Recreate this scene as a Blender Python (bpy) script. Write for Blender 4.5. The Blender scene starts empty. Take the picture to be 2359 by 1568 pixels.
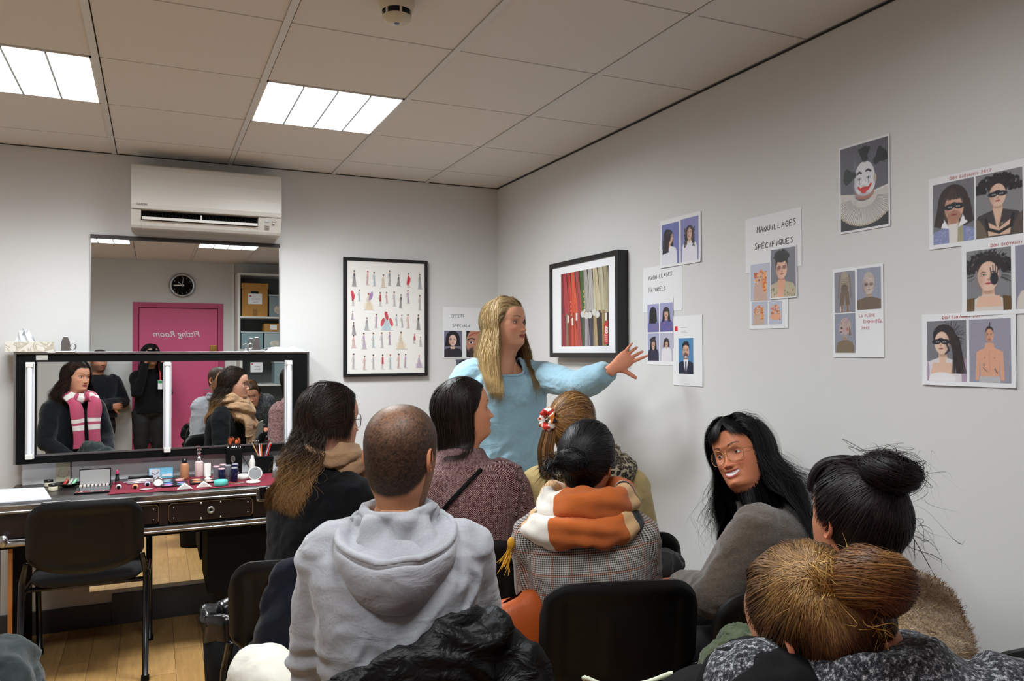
import bpy, math, random
import numpy as np
from mathutils import Vector, Matrix, Euler
C = bpy.context.scene.collection
SC = bpy.context.scene
PI = math.pi
random.seed(7)
RNG = np.random.RandomState(11)

# ---------------------------------------------------------------- camera, light, exposure
FPX = 1802.5
cd = bpy.data.cameras.new('camera'); cam = bpy.data.objects.new('camera', cd); C.objects.link(cam)
cd.sensor_width = 36.0; cd.lens = FPX / 2359 * 36; cd.clip_start = 0.05; cd.clip_end = 60
CAM = Vector((-2.098, -4.809, 1.475))
YAW, PIT, ROL = 0.4294, 0.0148, -0.0033
fw = Vector((math.sin(YAW)*math.cos(PIT), math.cos(YAW)*math.cos(PIT), math.sin(PIT)))
rt = Vector((math.cos(YAW), -math.sin(YAW), 0)); up = rt.cross(fw)
r2 = rt*math.cos(ROL) + up*math.sin(ROL); u2 = -rt*math.sin(ROL) + up*math.cos(ROL)
M = Matrix((r2, u2, -fw)).transposed().to_4x4(); M.translation = CAM
cam.matrix_world = M
SC.camera = cam
SC.view_settings.view_transform = 'Standard'; SC.view_settings.look = 'None'
SC.view_settings.gamma = 1.0; SC.view_settings.use_curve_mapping = False
SC.view_settings.exposure = 0.0
LAMP_POWER = 55.0
w = bpy.data.worlds.new('world'); SC.world = w; w.use_nodes = True
w.node_tree.nodes['Background'].inputs[0].default_value = (0.5, 0.52, 0.55, 1)
w.node_tree.nodes['Background'].inputs[1].default_value = 0.02
try:
    SC.cycles.max_bounces = 8; SC.cycles.diffuse_bounces = 4; SC.cycles.glossy_bounces = 5
    SC.cycles.transparent_max_bounces = 10; SC.cycles.caustics_reflective = False; SC.cycles.caustics_refractive = False
    SC.cycles.sample_clamp_indirect = 6.0
    SC.cycles.use_denoising = True
except Exception: pass

# ---------------------------------------------------------------- mesh helpers
class MB:
    def __init__(s): s.V = []; s.F = []; s.Cc = []; s.UV = []; s.n = 0
    def add(s, v, f, col=None, uv=None):
        v = np.asarray(v, float).reshape(-1, 3)
        s.V.append(v); n = s.n
        s.F += [tuple(i + n for i in q) for q in f]
        s.Cc.append(np.tile(np.array(col if col is not None else (1, 1, 1), float)[:3], (len(v), 1)) if col is None or np.ndim(col) == 1 else np.asarray(col, float))
        s.UV.append(np.zeros((len(v), 2)) if uv is None else np.asarray(uv, float))
        s.n += len(v); return s
    def box(s, x0, x1, y0, y1, z0, z1, col=None):
        v = [(x0,y0,z0),(x1,y0,z0),(x1,y1,z0),(x0,y1,z0),(x0,y0,z1),(x1,y0,z1),(x1,y1,z1),(x0,y1,z1)]
        return s.add(v, [(0,3,2,1),(4,5,6,7),(0,1,5,4),(1,2,6,5),(2,3,7,6),(3,0,4,7)], col)
    def grid(s, P, cu=False, cv=False, col=None, uv=None, flip=False):
        P = np.asarray(P, float); m, n = P.shape[:2]; f = []
        for i in range(m if cu else m-1):
            a = i*n; b = ((i+1) % m)*n
            for j in range(n if cv else n-1):
                k = (j+1) % n
                q = (a+j, a+k, b+k, b+j)
                f.append(q[::-1] if flip else q)
        if col is not None and np.ndim(col) == 3: col = np.asarray(col).reshape(-1, 3)
        if uv is not None: uv = np.asarray(uv).reshape(-1, 2)
        return s.add(P.reshape(-1, 3), f, col, uv)
    def tube(s, path, r, n=8, closed=False, caps=True, col=None, flat=1.0, ref=None, twist=0):
        path = np.asarray(path, float); m = len(path); r = np.broadcast_to(np.asarray(r, float), (m,))
        T = np.gradient(path, axis=0) if not closed else (np.roll(path, -1, 0) - np.roll(path, 1, 0))
        T /= np.linalg.norm(T, axis=1)[:, None] + 1e-12
        nr = np.array(ref if ref is not None else ((0, 0, 1.) if abs(T[0][2]) < .9 else (1., 0, 0)), float)
        P = np.zeros((m, n, 3)); a = np.arange(n)*2*PI/n + twist
        for i in range(m):
            nr = nr - T[i]*(nr @ T[i]); nr /= np.linalg.norm(nr) + 1e-12
            b = np.cross(T[i], nr)
            P[i] = path[i] + r[i]*(np.cos(a)[:, None]*b + flat*np.sin(a)[:, None]*nr)
        base = s.n
        s.grid(P, cu=closed, cv=True, col=col)
        if caps and not closed:
            s.F.append(tuple(base + j for j in range(n))[::1]); s.F.append(tuple(base + (m-1)*n + j for j in range(n))[::-1])
        return s
    def cyl(s, p0, p1, r0, r1=None, n=16, col=None):
        return s.tube([p0, p1], [r0, r0 if r1 is None else r1], n, col=col)
    def lathe(s, prof, c=(0, 0, 0), n=24, col=None, axis='z', a0=0, a1=2*PI):
        prof = np.asarray(prof, float); full = abs(a1-a0-2*PI) < 1e-6
        a = a0 + (a1-a0)*np.arange(n)/(n if full else n-1)
        P = np.zeros((len(prof), n, 3))
        P[..., 0] = prof[:, 0:1]*np.cos(a); P[..., 1] = prof[:, 0:1]*np.sin(a); P[..., 2] = prof[:, 1:2]
        if axis == 'y': P = P[..., [0, 2, 1]]
        if axis == 'x': P = P[..., [2, 0, 1]]
        P = P + np.array(c)
        return s.grid(P, cv=full, col=col, flip=(axis == 'y'))
    def prism(s, poly, z0, z1, plane='xy', col=None):
        poly = np.asarray(poly, float); n = len(poly)
        def m(z):
            a = np.zeros((n, 3))
            if plane == 'xy': a[:, 0] = poly[:, 0]; a[:, 1] = poly[:, 1]; a[:, 2] = z
            if plane == 'xz': a[:, 0] = poly[:, 0]; a[:, 2] = poly[:, 1]; a[:, 1] = z
            if plane == 'yz': a[:, 1] = poly[:, 0]; a[:, 2] = poly[:, 1]; a[:, 0] = z
            return a
        f = [tuple(range(n))[::-1], tuple(range(n, 2*n))] + [(i, (i+1) % n, (i+1) % n + n, i+n) for i in range(n)]
        return s.add(np.vstack([m(z0), m(z1)]), f, col)
    def ellipsoid(s, c, r, n=20, m=12, R=None, col=None):
        t = np.linspace(0, PI, m)[:, None]; a = (np.arange(n)*2*PI/n)[None]
        P = np.stack([np.sin(t)*np.cos(a)*r[0], np.sin(t)*np.sin(a)*r[1], (np.cos(t)+0*a)*r[2]], -1)
        if R is not None: P = P @ np.array(R).T
        return s.grid(P + np.array(c), cv=True, col=col, flip=True)
    def xf(s, Mx):
        Mx = np.array(Mx); s.V = [v @ Mx[:3, :3].T + Mx[:3, 3] for v in s.V]; return s
    def verts(s): return np.vstack(s.V)

def rrect(x0, x1, y0, y1, r, n=5):
    out = []
    for cx, cy, a in ((x1-r, y1-r, 0), (x0+r, y1-r, PI/2), (x0+r, y0+r, PI), (x1-r, y0+r, 1.5*PI)):
        for i in range(n+1):
            t = a + i/n*PI/2; out.append((cx + r*math.cos(t), cy + r*math.sin(t)))
    return out

def to_mesh(mb, name, mat=None, smooth=False):
    me = bpy.data.meshes.new(name); V = mb.verts()
    me.from_pydata(V.tolist(), [], mb.F)
    cc = np.vstack(mb.Cc)
    if (cc != 1).any():
        at = me.color_attributes.new('Col', 'FLOAT_COLOR', 'POINT')
        at.data.foreach_set('color', np.hstack([cc, np.ones((len(cc), 1))]).ravel())
    uv = np.vstack(mb.UV)
    if uv.any():
        ul = me.uv_layers.new(name='UVMap')
        li = np.zeros(len(me.loops), int); me.loops.foreach_get('vertex_index', li)
        ul.data.foreach_set('uv', uv[li].ravel())
    if smooth: me.polygons.foreach_set('use_smooth', np.ones(len(me.polygons), bool))
    me.update()
    if mat: me.materials.append(mat)
    return me

def place(name, me, parent=None, world=True):
    o = bpy.data.objects.new(name, me); C.objects.link(o)
    if parent is not None:
        o.parent = parent
        if world:
            pm = parent
            Mw = Matrix.Identity(4)
            while pm is not None: Mw = pm.matrix_basis @ Mw; pm = pm.parent
            o.matrix_basis = Mw.inverted()
    return o

def obj(name, mb, mat=None, parent=None, smooth=False, bevel=0, world=True, sub=0):
    me = mb if isinstance(mb, bpy.types.Mesh) else to_mesh(mb, name, mat, smooth)
    o = place(name, me, parent, world)
    if bevel:
        b = o.modifiers.new('b', 'BEVEL'); b.width = bevel; b.segments = 2; b.limit_method = 'ANGLE'; b.angle_limit = 0.7
    if sub:
        m = o.modifiers.new('s', 'SUBSURF'); m.levels = sub; m.render_levels = sub
    return o

def each(name, mb, mat=None, parent=None, smooth=False, bevel=0):
    """one object for every piece that was added to the builder"""
    n = 0; out = []
    for V, Cc in zip(mb.V, mb.Cc):
        q = MB(); q.add(V, [tuple(i-n for i in f) for f in mb.F if n <= f[0] < n+len(V)], Cc); out.append(obj(name, q, mat, parent, smooth, bevel)); n += len(V)
    return out
def tag(o, label, cat, group=None, kind=None):
    o['label'] = label; o['category'] = cat
    if group: o['group'] = group
    if kind: o['kind'] = kind
    return o
def thing(name, label, cat, loc=(0, 0, 0), rotz=0, group=None, rot=None):
    o = bpy.data.objects.new(name, None); C.objects.link(o)
    o.location = loc; o.rotation_euler = rot if rot is not None else (0, 0, rotz)
    o.empty_display_size = 0.05
    bpy.context.view_layer.update()
    return tag(o, label, cat, group)
def struct(name, mb, m, smooth=False, bevel=0, parent=None):
    o = obj(name, mb, m, parent, smooth, bevel)
    if parent is None: o['kind'] = 'structure'
    return o
def dup(root, loc=None, rotz=None, label=None, group=None):
    r = root.copy(); C.objects.link(r)
    if loc is not None: r.location = loc
    if rotz is not None: r.rotation_euler = (0, 0, rotz)
    if label: r['label'] = label
    if group: r['group'] = group
    for ch in list(root.children):
        c = ch.copy(); C.objects.link(c); c.parent = r
        for g in ch.children:
            d = g.copy(); C.objects.link(d); d.parent = c
    return r

# ---------------------------------------------------------------- materials
def lin(c):
    if isinstance(c, str):
        c = [int(c[i:i+2], 16)/255 for i in (0, 2, 4)]
        return tuple(x/12.92 if x <= .04045 else ((x+.055)/1.055)**2.4 for x in c)
    return tuple(c)
def L(c): return (*lin(c), 1)
class NT:
    def __init__(s, name):
        s.m = bpy.data.materials.new(name); s.m.use_nodes = True; s.t = s.m.node_tree
        s.b = s.t.nodes['Principled BSDF']
    def n(s, typ, **kw):
        x = s.t.nodes.new(typ)
        for k, v in kw.items():
            if k.startswith('i_'):
                key = k[2:]; key = int(key) if key.isdigit() else key.replace('_', ' ')
                x.inputs[key].default_value = v
            else: setattr(x, k, v)
        return x
    def l(s, a, b): s.t.links.new(a, b)
    def noise(s, scale, detail=3, rough=.5, vec=None, dist=0):
        x = s.n('ShaderNodeTexNoise'); x.inputs['Scale'].default_value = scale; x.inputs['Detail'].default_value = detail
        x.inputs['Roughness'].default_value = rough; x.inputs['Distortion'].default_value = dist
        if vec is not None: s.l(vec, x.inputs['Vector'])
        return x
    def ramp(s, src, stops, interp='LINEAR'):
        x = s.n('ShaderNodeValToRGB'); s.l(src, x.inputs[0]); e = x.color_ramp.elements; x.color_ramp.interpolation = interp
        while len(e) < len(stops): e.new(0.5)
        for k, (p, c) in enumerate(stops): e[k].position = p; e[k].color = c if len(c) == 4 else (*c, 1)
        return x
    def mix(s, f, a, b, bt='MIX'):
        x = s.n('ShaderNodeMix', data_type='RGBA', blend_type=bt)
        for sock, v in ((x.inputs[0], f), (x.inputs[6], a), (x.inputs[7], b)):
            if isinstance(v, (int, float)): sock.default_value = v
            elif isinstance(v, tuple): sock.default_value = v if len(v) == 4 else (*v, 1)
            else: s.l(v, sock)
        return x.outputs[2]
    def math(s, op, a, b=None, c=None):
        x = s.n('ShaderNodeMath', operation=op)
        for i, v in enumerate((a, b, c)):
            if v is None: continue
            if isinstance(v, (int, float)): x.inputs[i].default_value = v
            else: s.l(v, x.inputs[i])
        return x.outputs[0]
    def bump(s, h, strength=.3, dist=.002):
        x = s.n('ShaderNodeBump'); x.inputs['Strength'].default_value = strength; x.inputs['Distance'].default_value = dist
        s.l(h, x.inputs['Height']); s.l(x.outputs[0], s.b.inputs['Normal']); return x
    def coord(s, which='Object', scale=(1, 1, 1), rot=(0, 0, 0)):
        t = s.n('ShaderNodeTexCoord'); mp = s.n('ShaderNodeMapping'); mp.inputs['Scale'].default_value = scale
        mp.inputs['Rotation'].default_value = rot
        s.l(t.outputs[which], mp.inputs[0]); return mp.outputs[0]
def mat(name, col, rough=.5, metal=0, spec=None, bump=None, var=0, trans=0, alpha=1, emit=None, coat=0, vscale=8):
    k = NT(name); b = k.b
    b.inputs['Base Color'].default_value = L(col); b.inputs['Roughness'].default_value = rough
    b.inputs['Metallic'].default_value = metal
    if spec is not None: b.inputs['Specular IOR Level'].default_value = spec
    if coat: b.inputs['Coat Weight'].default_value = coat
    if trans: b.inputs['Transmission Weight'].default_value = trans
    if alpha < 1: b.inputs['Alpha'].default_value = alpha
    if emit: b.inputs['Emission Color'].default_value = L(col); b.inputs['Emission Strength'].default_value = emit
    if var:
        v = k.coord(); nz = k.noise(vscale, 4, .6, v); c = lin(col)
        r = k.ramp(nz.outputs[0], [(.3, tuple(x*(1-var) for x in c)), (.7, tuple(min(1, x*(1+var)) for x in c))])
        k.l(r.outputs[0], b.inputs['Base Color'])
    if bump:
        v = k.coord(); nz = k.noise(bump[0], 4, .6, v); k.bump(nz.outputs[0], bump[1], bump[2] if len(bump) > 2 else .002)
    return k.m
def matcol(name, rough=.5, metal=0, spec=None, bump=None, sheen=0, noise=0, nscale=60, sss=0, attr='Col'):
    k = NT(name); a = k.n('ShaderNodeAttribute', attribute_name=attr)
    out = a.outputs['Color']
    if noise:
        v = k.coord(); nz = k.noise(nscale, 3, .6, v)
        r = k.ramp(nz.outputs[0], [(.25, (1-noise,)*3), (.75, (1+noise,)*3)]); out = k.mix(1.0, out, r.outputs[0], 'MULTIPLY')
    k.l(out, k.b.inputs['Base Color']); k.b.inputs['Roughness'].default_value = rough; k.b.inputs['Metallic'].default_value = metal
    if spec is not None: k.b.inputs['Specular IOR Level'].default_value = spec
    if sheen: k.b.inputs['Sheen Weight'].default_value = sheen
    if sss:
        k.b.inputs['Subsurface Weight'].default_value = sss; k.b.inputs['Subsurface Radius'].default_value = (1, .35, .2); k.b.inputs['Subsurface Scale'].default_value = .008
    if bump:
        v = k.coord(); nz = k.noise(bump[0], 4, .6, v); k.bump(nz.outputs[0], bump[1], bump[2] if len(bump) > 2 else .002)
    return k.m

M_ = {}
M_['wall'] = mat('wall_paint', 'd5d5d4', .75, bump=(240, .12, .001), var=.015, vscale=2)
M_['ceil'] = mat('ceiling_tile', 'dedad4', .9, bump=(500, .5, .001), var=.03, vscale=300)
M_['bar'] = mat('ceiling_bar', 'd4d4d0', .5)
M_['black'] = mat('black_plastic', '070708', .42, spec=.35, bump=(700, .25, .0006))
M_['blackg'] = mat('black_gloss', '08080a', .25)
M_['blackm'] = mat('black_matt', '040405', .7, spec=.15)
M_['frame'] = mat('black_frame', '101012', .35)
M_['mirror'] = mat('mirror_glass', (.86, .89, .88), 0.0, 1)
M_['alu'] = mat('aluminium', 'a9a9aa', .28, 1, bump=(60, .1, .001), var=.1, vscale=40)
M_['chrome'] = mat('chrome', 'd8d8da', .1, 1)
M_['steel'] = mat('steel_screw', 'b8b8b6', .3, 1)
M_['white'] = mat('white_plastic', 'e2e0da', .38)
M_['whitem'] = mat('white_paper', 'e6e7ea', .8)
M_['dark'] = mat('dark_recess', '050505', .8)
M_['ink'] = mat('black_ink', '15151a', .7)
M_['red'] = mat('red_ink', 'c03040', .7)
M_['redsq'] = mat('red_square', 'd01828', .6)
M_['col'] = matcol('printed_photo', .45)
M_['pcol'] = matcol('painted_plastic', .35)
M_['glass'] = mat('clear_plastic', (.9, .93, .95), .08, trans=.95, alpha=.45)

# ---------------------------------------------------------------- letters drawn as strokes
GL = {
'A': [[(0,0),(.5,1),(1,0)],[(.2,.4),(.8,.4)]], 'C': [[(1,.85),(.5,1),(0,.6),(.1,.15),(.6,0),(1,.12)]],
'D': [[(0,0),(0,1),(.6,.9),(1,.5),(.6,.08),(0,0)]], 'E': [[(1,1),(0,1),(0,0),(1,0)],[(0,.5),(.8,.5)]],
'F': [[(0,0),(0,1),(1,1)],[(0,.52),(.75,.52)]], 'G': [[(1,.85),(.5,1),(0,.5),(.4,0),(1,.1),(1,.48),(.6,.48)]],
'H': [[(0,0),(0,1)],[(1,0),(1,1)],[(0,.5),(1,.5)]], 'I': [[(.4,0),(.5,.75)],[(.5,.97),(.52,1.02)]], 'L': [[(0,1),(0,0),(.9,0)]],
'M': [[(0,0),(.1,1),(.5,.4),(.9,1),(1,0)]], 'N': [[(0,0),(0,1),(1,0),(1,1)]], 'O': [[(.5,1),(0,.6),(.1,.1),(.5,0),(1,.35),(.9,.85),(.5,1)]],
'P': [[(0,0),(0,1),(.8,.95),(.9,.65),(0,.45)]], 'Q': [[(.5,1),(0,.6),(.1,.1),(.6,0),(1,.4),(.9,.85),(.5,1)],[(.6,.3),(1.05,-.08)]],
'R': [[(0,0),(0,1),(.8,.95),(.85,.6),(0,.48),(.95,0)]], 'S': [[(.95,.88),(.5,1),(.05,.78),(.5,.52),(.95,.25),(.5,0),(0,.12)]],
'T': [[(0,1),(1,1)],[(.5,1),(.5,0)]], 'U': [[(0,1),(0,.2),(.5,0),(1,.2),(1,1)]], 'V': [[(0,1),(.45,0),(1,1)]], 'X': [[(0,1),(1,0)],[(0,0),(1,1)]],
'É': [[(1,1),(0,1),(0,0),(1,0)],[(0,.5),(.8,.5)],[(.4,1.15),(.75,1.35)]],
'Û': [[(0,1),(0,.2),(.5,0),(1,.2),(1,1)],[(.2,1.15),(.5,1.35),(.8,1.15)]],
'0': [[(.5,1),(0,.5),(.5,0),(1,.5),(.5,1)]], '1': [[(.2,.75),(.5,1),(.5,0)]], '2': [[(.05,.8),(.5,1),(.9,.7),(0,0),(1,.02)]],
'5': [[(.95,1),(.15,1),(.05,.55),(.7,.6),(.9,.25),(.5,0),(0,.1)]], '6': [[(.8,1),(.1,.5),(.2,.05),(.8,.05),(.9,.4),(.1,.45)]], '7': [[(0,1),(1,1),(.4,0)]],
}
def handwriting(mb, text, org, ux, uy, un, h, w=None, r=.0011, seed=0, gap=.45):
    """strokes on a plane: org, unit vectors across/up/normal, letter height h"""
    rg = random.Random(seed); w = w or h*.62; x = 0
    org = np.array(org, float); ux = np.array(ux, float); uy = np.array(uy, float); un = np.array(un, float)
    for ch in text:
        if ch == ' ': x += w*1.1; continue
        hh = h*rg.uniform(.88, 1.08) * (1.12 if x == 0 else .95); dy = rg.uniform(-.05, .05)*h; sl = rg.uniform(.02, .16)
        for st in GL.get(ch, []):
            P = [org + ux*(x + p[0]*w + sl*p[1]*hh) + uy*(p[1]*hh + dy) + un*.0006 for p in st]
            mb.tube(P, r, 4, ref=un, flat=.3)
        x += w + (gap*w)*(.6 if ch == 'I' else 1)
    return mb
def printed(text, size, M4, mat_, name='lettering', parent=None, shear=0, bold=0, align='CENTER'):
    cu = bpy.data.curves.new(name, 'FONT'); cu.body = text; cu.size = size; cu.align_x = align; cu.align_y = 'CENTER'
    cu.shear = shear; cu.offset = bold; cu.extrude = .0002; cu.resolution_u = 3
    o = bpy.data.objects.new(name, cu); C.objects.link(o); bpy.context.view_layer.update()
    me = bpy.data.meshes.new_from_object(o.evaluated_get(bpy.context.evaluated_depsgraph_get()))
    bpy.data.objects.remove(o); me.name = name; me.transform(M4); me.materials.clear(); me.materials.append(mat_)
    return place(name, me, parent)
def plane_m(org, ux, uy):
    ux = Vector(ux); uy = Vector(uy); un = ux.cross(uy)
    m = Matrix((ux, uy, un)).transposed().to_4x4(); m.translation = Vector(org); return m
# ---------------------------------------------------------------- the room
XL, YR, H = -4.3, -5.35, 2.573
def floor_mat():
    k = NT('oak_vinyl'); v = k.coord('Object', rot=(0, 0, PI/2))
    br = k.n('ShaderNodeTexBrick', offset=.37, squash=1); k.l(v, br.inputs[0])
    br.inputs['Scale'].default_value = 1; br.inputs['Brick Width'].default_value = .85; br.inputs['Row Height'].default_value = .125
    br.inputs['Mortar Size'].default_value = .0012; br.inputs['Mortar'].default_value = L('6b5030')
    br.inputs['Color1'].default_value = L('c39a62'); br.inputs['Color2'].default_value = L('a98350'); br.inputs['Bias'].default_value = 0
    v2 = k.coord('Object', scale=(16, 1.6, 1)); nz = k.noise(3.2, 6, .65, v2, .6)
    r = k.ramp(nz.outputs[0], [(.3, (.82, .8, .77)), (.7, (1.12, 1.12, 1.1))])
    k.l(k.mix(1, br.outputs[0], r.outputs[0], 'MULTIPLY'), k.b.inputs['Base Color'])
    k.b.inputs['Roughness'].default_value = .38; k.bump(nz.outputs[0], .08, .001); return k.m
M_['floor'] = floor_mat()
struct('floor', MB().box(XL, 0, YR, 0, -.1, 0), M_['floor'])
struct('wall_back', MB().box(XL-.1, .1, 0, .1, 0, H+.3), M_['wall'])
struct('wall_right', MB().box(0, .1, YR-.1, 0, 0, H+.3), M_['wall'])
struct('wall_left', MB().box(XL-.1, XL, YR-.1, 0, 0, H+.3), M_['wall'])
DX0, DX1, DZ = -2.32, -1.33, 2.075      # door opening
wf = MB().box(XL, DX0, YR-.1, YR, 0, H+.3).box(DX1, 0, YR-.1, YR, 0, H+.3).box(DX0, DX1, YR-.1, YR, DZ, H+.3)
struct('wall_rear', wf, M_['wall'])
struct('baseboard_right', MB().box(-.012, 0, YR, 0, 0, .07), mat('grey_skirting', '8e8d8a', .5))
# ceiling: panels between bars, with openings for the lights
cols = [0, -.499, -1.099, -1.699, -2.299, -2.899, -3.499, -4.099, XL]
rows = [0, -.349, -.949, -1.549, -2.149, -2.749, -3.349, -3.949, -4.549, -5.149, YR]
LIGHTS = [(2, 2), (4, 2), (2, 6), (4, 6)]
cm = MB(); cm.box(XL, 0, YR, 0, H+.056, H+.09)
for i in range(len(cols)-1):
    for j in range(len(rows)-1):
        if (i, j) in LIGHTS: continue
        x1, x0 = cols[i], cols[i+1]; y1, y0 = rows[j], rows[j+1]
        cm.box(x0+.016, x1-.0125, y0+.005, y1-.003, H+.001, H+.015)
struct('ceiling', cm, M_['ceil'])
bm_ = MB()
for x in cols[1:-1]: bm_.box(x-.012, x+.012, YR, 0, H-.004, H+.0)
for y in rows[1:-1]:
    bm_.box(XL, 0, y-.002, y+.004, H+.006, H+.016)
struct('trim_1', bm_, M_['bar'])
ed = MB().box(-.006, -.0005, YR, 0, H-.006, H+.0).box(XL, 0, -.005, -.0005, H-.004, H)
struct('trim_2', ed, mat('shadow_gap_strip', '2a2826', .8))
# ---- luminaires
def lamp_mat(f=1.0):
    k = NT('fluorescent_glow'); k.b.inputs['Base Color'].default_value = (.9, .9, .9, 1)
    k.b.inputs['Emission Color'].default_value = (.93, .975, 1.0, 1); 
    # the parabolic louvre throws the light downwards: less of it leaves at a flat angle, whoever looks
    g = k.n('ShaderNodeNewGeometry'); d = k.n('ShaderNodeVectorMath', operation='DOT_PRODUCT'); k.l(g.outputs['Normal'], d.inputs[0]); k.l(g.outputs['Incoming'], d.inputs[1])
    mr = k.n('ShaderNodeMapRange', interpolation_type='SMOOTHSTEP'); k.l(k.math('ABSOLUTE', d.outputs['Value']), mr.inputs[0]); mr.inputs[1].default_value = .18; mr.inputs[2].default_value = .58; mr.inputs[3].default_value = LAMP_POWER*.10; mr.inputs[4].default_value = LAMP_POWER*f
    k.l(mr.outputs[0], k.b.inputs['Emission Strength']); return k.m
M_['lamp'] = lamp_mat(); M_['lamp_rear'] = lamp_mat(.55); M_['lamp_left'] = lamp_mat(.68)
lab = ['square fluorescent ceiling light in front of the framed costume posters', 'square fluorescent ceiling light at the left, above the mirror station',
       'square fluorescent ceiling light seen in the wall mirror, nearer the shelves', 'square fluorescent ceiling light seen in the wall mirror, at its left edge']
for k, (i, j) in enumerate(LIGHTS):
    x1, x0 = cols[i]-.012, cols[i+1]+.012; y1, y0 = rows[j]-.006, rows[j+1]+.006
    t = thing('ceiling_light', lab[k], 'light', ((x0+x1)/2, (y0+y1)/2, H), group='recessed ceiling lights')
    fr = MB(); a = .008
    fr.box(x0, x0+a, y0, y1, H-.003, H+.05).box(x1-a, x1, y0, y1, H-.003, H+.05).box(x0, x1, y0, y0+a, H-.003, H+.05).box(x0, x1, y1-a, y1, H-.003, H+.05).box(x0, x1, y0, y1, H+.05, H+.055)
    obj('housing', fr, M_['white'], t)
    wd = (x1-x0-2*a)/4
    for c in range(4):
        xa = x0+a+c*wd
        s = np.linspace(0, 1, 9); P = np.zeros((9, 2, 3)); 
        P[:, 0] = np.stack([xa+.003+(wd-.006)*s, 0*s+y0+a, H+.004+.014*(1-(2*s-1)**2)], -1); P[:, 1] = P[:, 0]; P[:, 1, 1] = y1-a
        obj('diffuser', MB().grid(P), M_[('lamp', 'lamp_left', 'lamp_rear', 'lamp_rear')[k]], t, smooth=True)
    dv = MB()
    for c in range(1, 4): dv.box(x0+a+c*wd-.004, x0+a+c*wd+.004, y0+a, y1-a, H-.008, H+.012)
    each('divider', dv, M_['steel'], t)
# ---- smoke detector
t = thing('smoke_detector', 'round cream smoke detector on the ceiling tile at the top of the picture', 'smoke detector', (-1.41, -2.45, H))
cream = mat('cream_plastic', 'cfc6ae', .4)
obj('base', MB().lathe([(0, 0), (.054, 0), (.056, -.012), (.05, -.03), (.046, -.033)], (-1.41, -2.45, H), 32), cream, t, smooth=True)
obj('sensor_chamber', MB().lathe([(.042, -.03), (.042, -.052)], (-1.41, -2.45, H), 32), M_['dark'], t)
rb = MB()
for q in range(6):
    a = q*PI/3; rb.box(-.0035, .0035, .040, .046, -.054, -.03); rb.V[-1] = rb.V[-1] @ np.array(Matrix.Rotation(a, 3, 'Z')).T + np.array((-1.41, -2.45, H))
each('cage_rib', rb, cream, t)
obj('cap', MB().lathe([(.046, -.05), (.044, -.058), (.03, -.068), (0, -.071)], (-1.41, -2.45, H), 32), cream, t, smooth=True)
obj('indicator', MB().lathe([(.009, -.0695), (.007, -.072), (0, -.0725)], (-1.41, -2.45, H), 16), mat('blue_dot', '2a4a80', .3), t)
# ---- rear door (seen in the mirrors)
pink = mat('pink_door_paint', 'cf5580', .45); pinkd = mat('pink_frame_paint', 'b8406c', .45)
dr = MB().box(DX0+.065, DX1-.065, YR-.05, YR-.012, .005, DZ-.065)
d1 = struct('door_1', dr, pink, bevel=.003)
fr = MB().box(DX0-.0, DX0+.06, YR-.08, YR+.012, 0, DZ).box(DX1-.06, DX1, YR-.08, YR+.012, 0, DZ).box(DX0+.06, DX1-.06, YR-.08, YR+.012, DZ-.06, DZ)
struct('door_frame', fr, pinkd, bevel=.002, parent=d1)
printed('Fitting Room', .098, plane_m((-1.845, YR-.0115, 1.70), (-1, 0, 0), (0, 0, 1)), M_['whitem'], 'door_lettering', d1, shear=.25, bold=.0006)
hn = MB().lathe([(0, 0), (.025, 0), (.025, .008), (.01, .012)], (-1.44, YR-.012, 1.05), 20, axis='y').tube([(-1.44, YR-.01, 1.05), (-1.44, YR+.04, 1.05), (-1.46, YR+.05, 1.05), (-1.56, YR+.05, 1.05)], .009, 10)
struct('door_handle', hn, M_['chrome'], smooth=True, parent=d1)
struct('door_lock', MB().box(-1.48, -1.40, YR-.012, YR+.02, 1.50, 1.57), mat('brass', 'b8924a', .3, 1), bevel=.004, parent=d1)
struct('trim_3', MB().box(-1.225, -1.205, YR, YR+.02, .2, H), M_['white'])
# ---- clock
t = thing('wall_clock', 'round black faced wall clock with a silver rim above the pink door', 'clock', (-1.79, YR, 2.285))
obj('rim', MB().lathe([(.112, 0), (.14, .004), (.146, .02), (.138, .036), (.122, .036), (.114, .028)], (-1.79, YR, 2.285), 48, axis='y'), M_['alu'], t, smooth=True)
obj('dial', MB().lathe([(0, .024), (.12, .024), (.12, .0)], (-1.79, YR, 2.285), 48, axis='y'), M_['blackm'], t)
hd = MB()
for q in range(12):
    a = q*PI/6; c0 = np.array((-1.79 - .098*math.sin(a), YR+.0245, 2.285 + .098*math.cos(a)))
    hd.box(-.004, .004, 0, .001, -.006, .006); hd.V[-1] += c0
each('hour_mark', hd, mat('grey_print', '8a8a86', .6), t)
def hand(ang, ln, wd, m, nm):
    h_ = MB().box(-wd, wd, .026, .028, -.02, ln); R = np.array(Matrix.Rotation(ang, 3, 'Y')); h_.V[-1] = h_.V[-1] @ R.T + np.array((-1.79, YR, 2.285)); obj(nm, h_, m, t)
hand(-PI/2-.05, .092, .008, M_['whitem'], 'hour_hand'); hand(-.9+.0, .06, .0025, M_['steel'], 'minute_hand'); hand(.1, .09, .0015, M_['steel'], 'second_hand')

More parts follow.
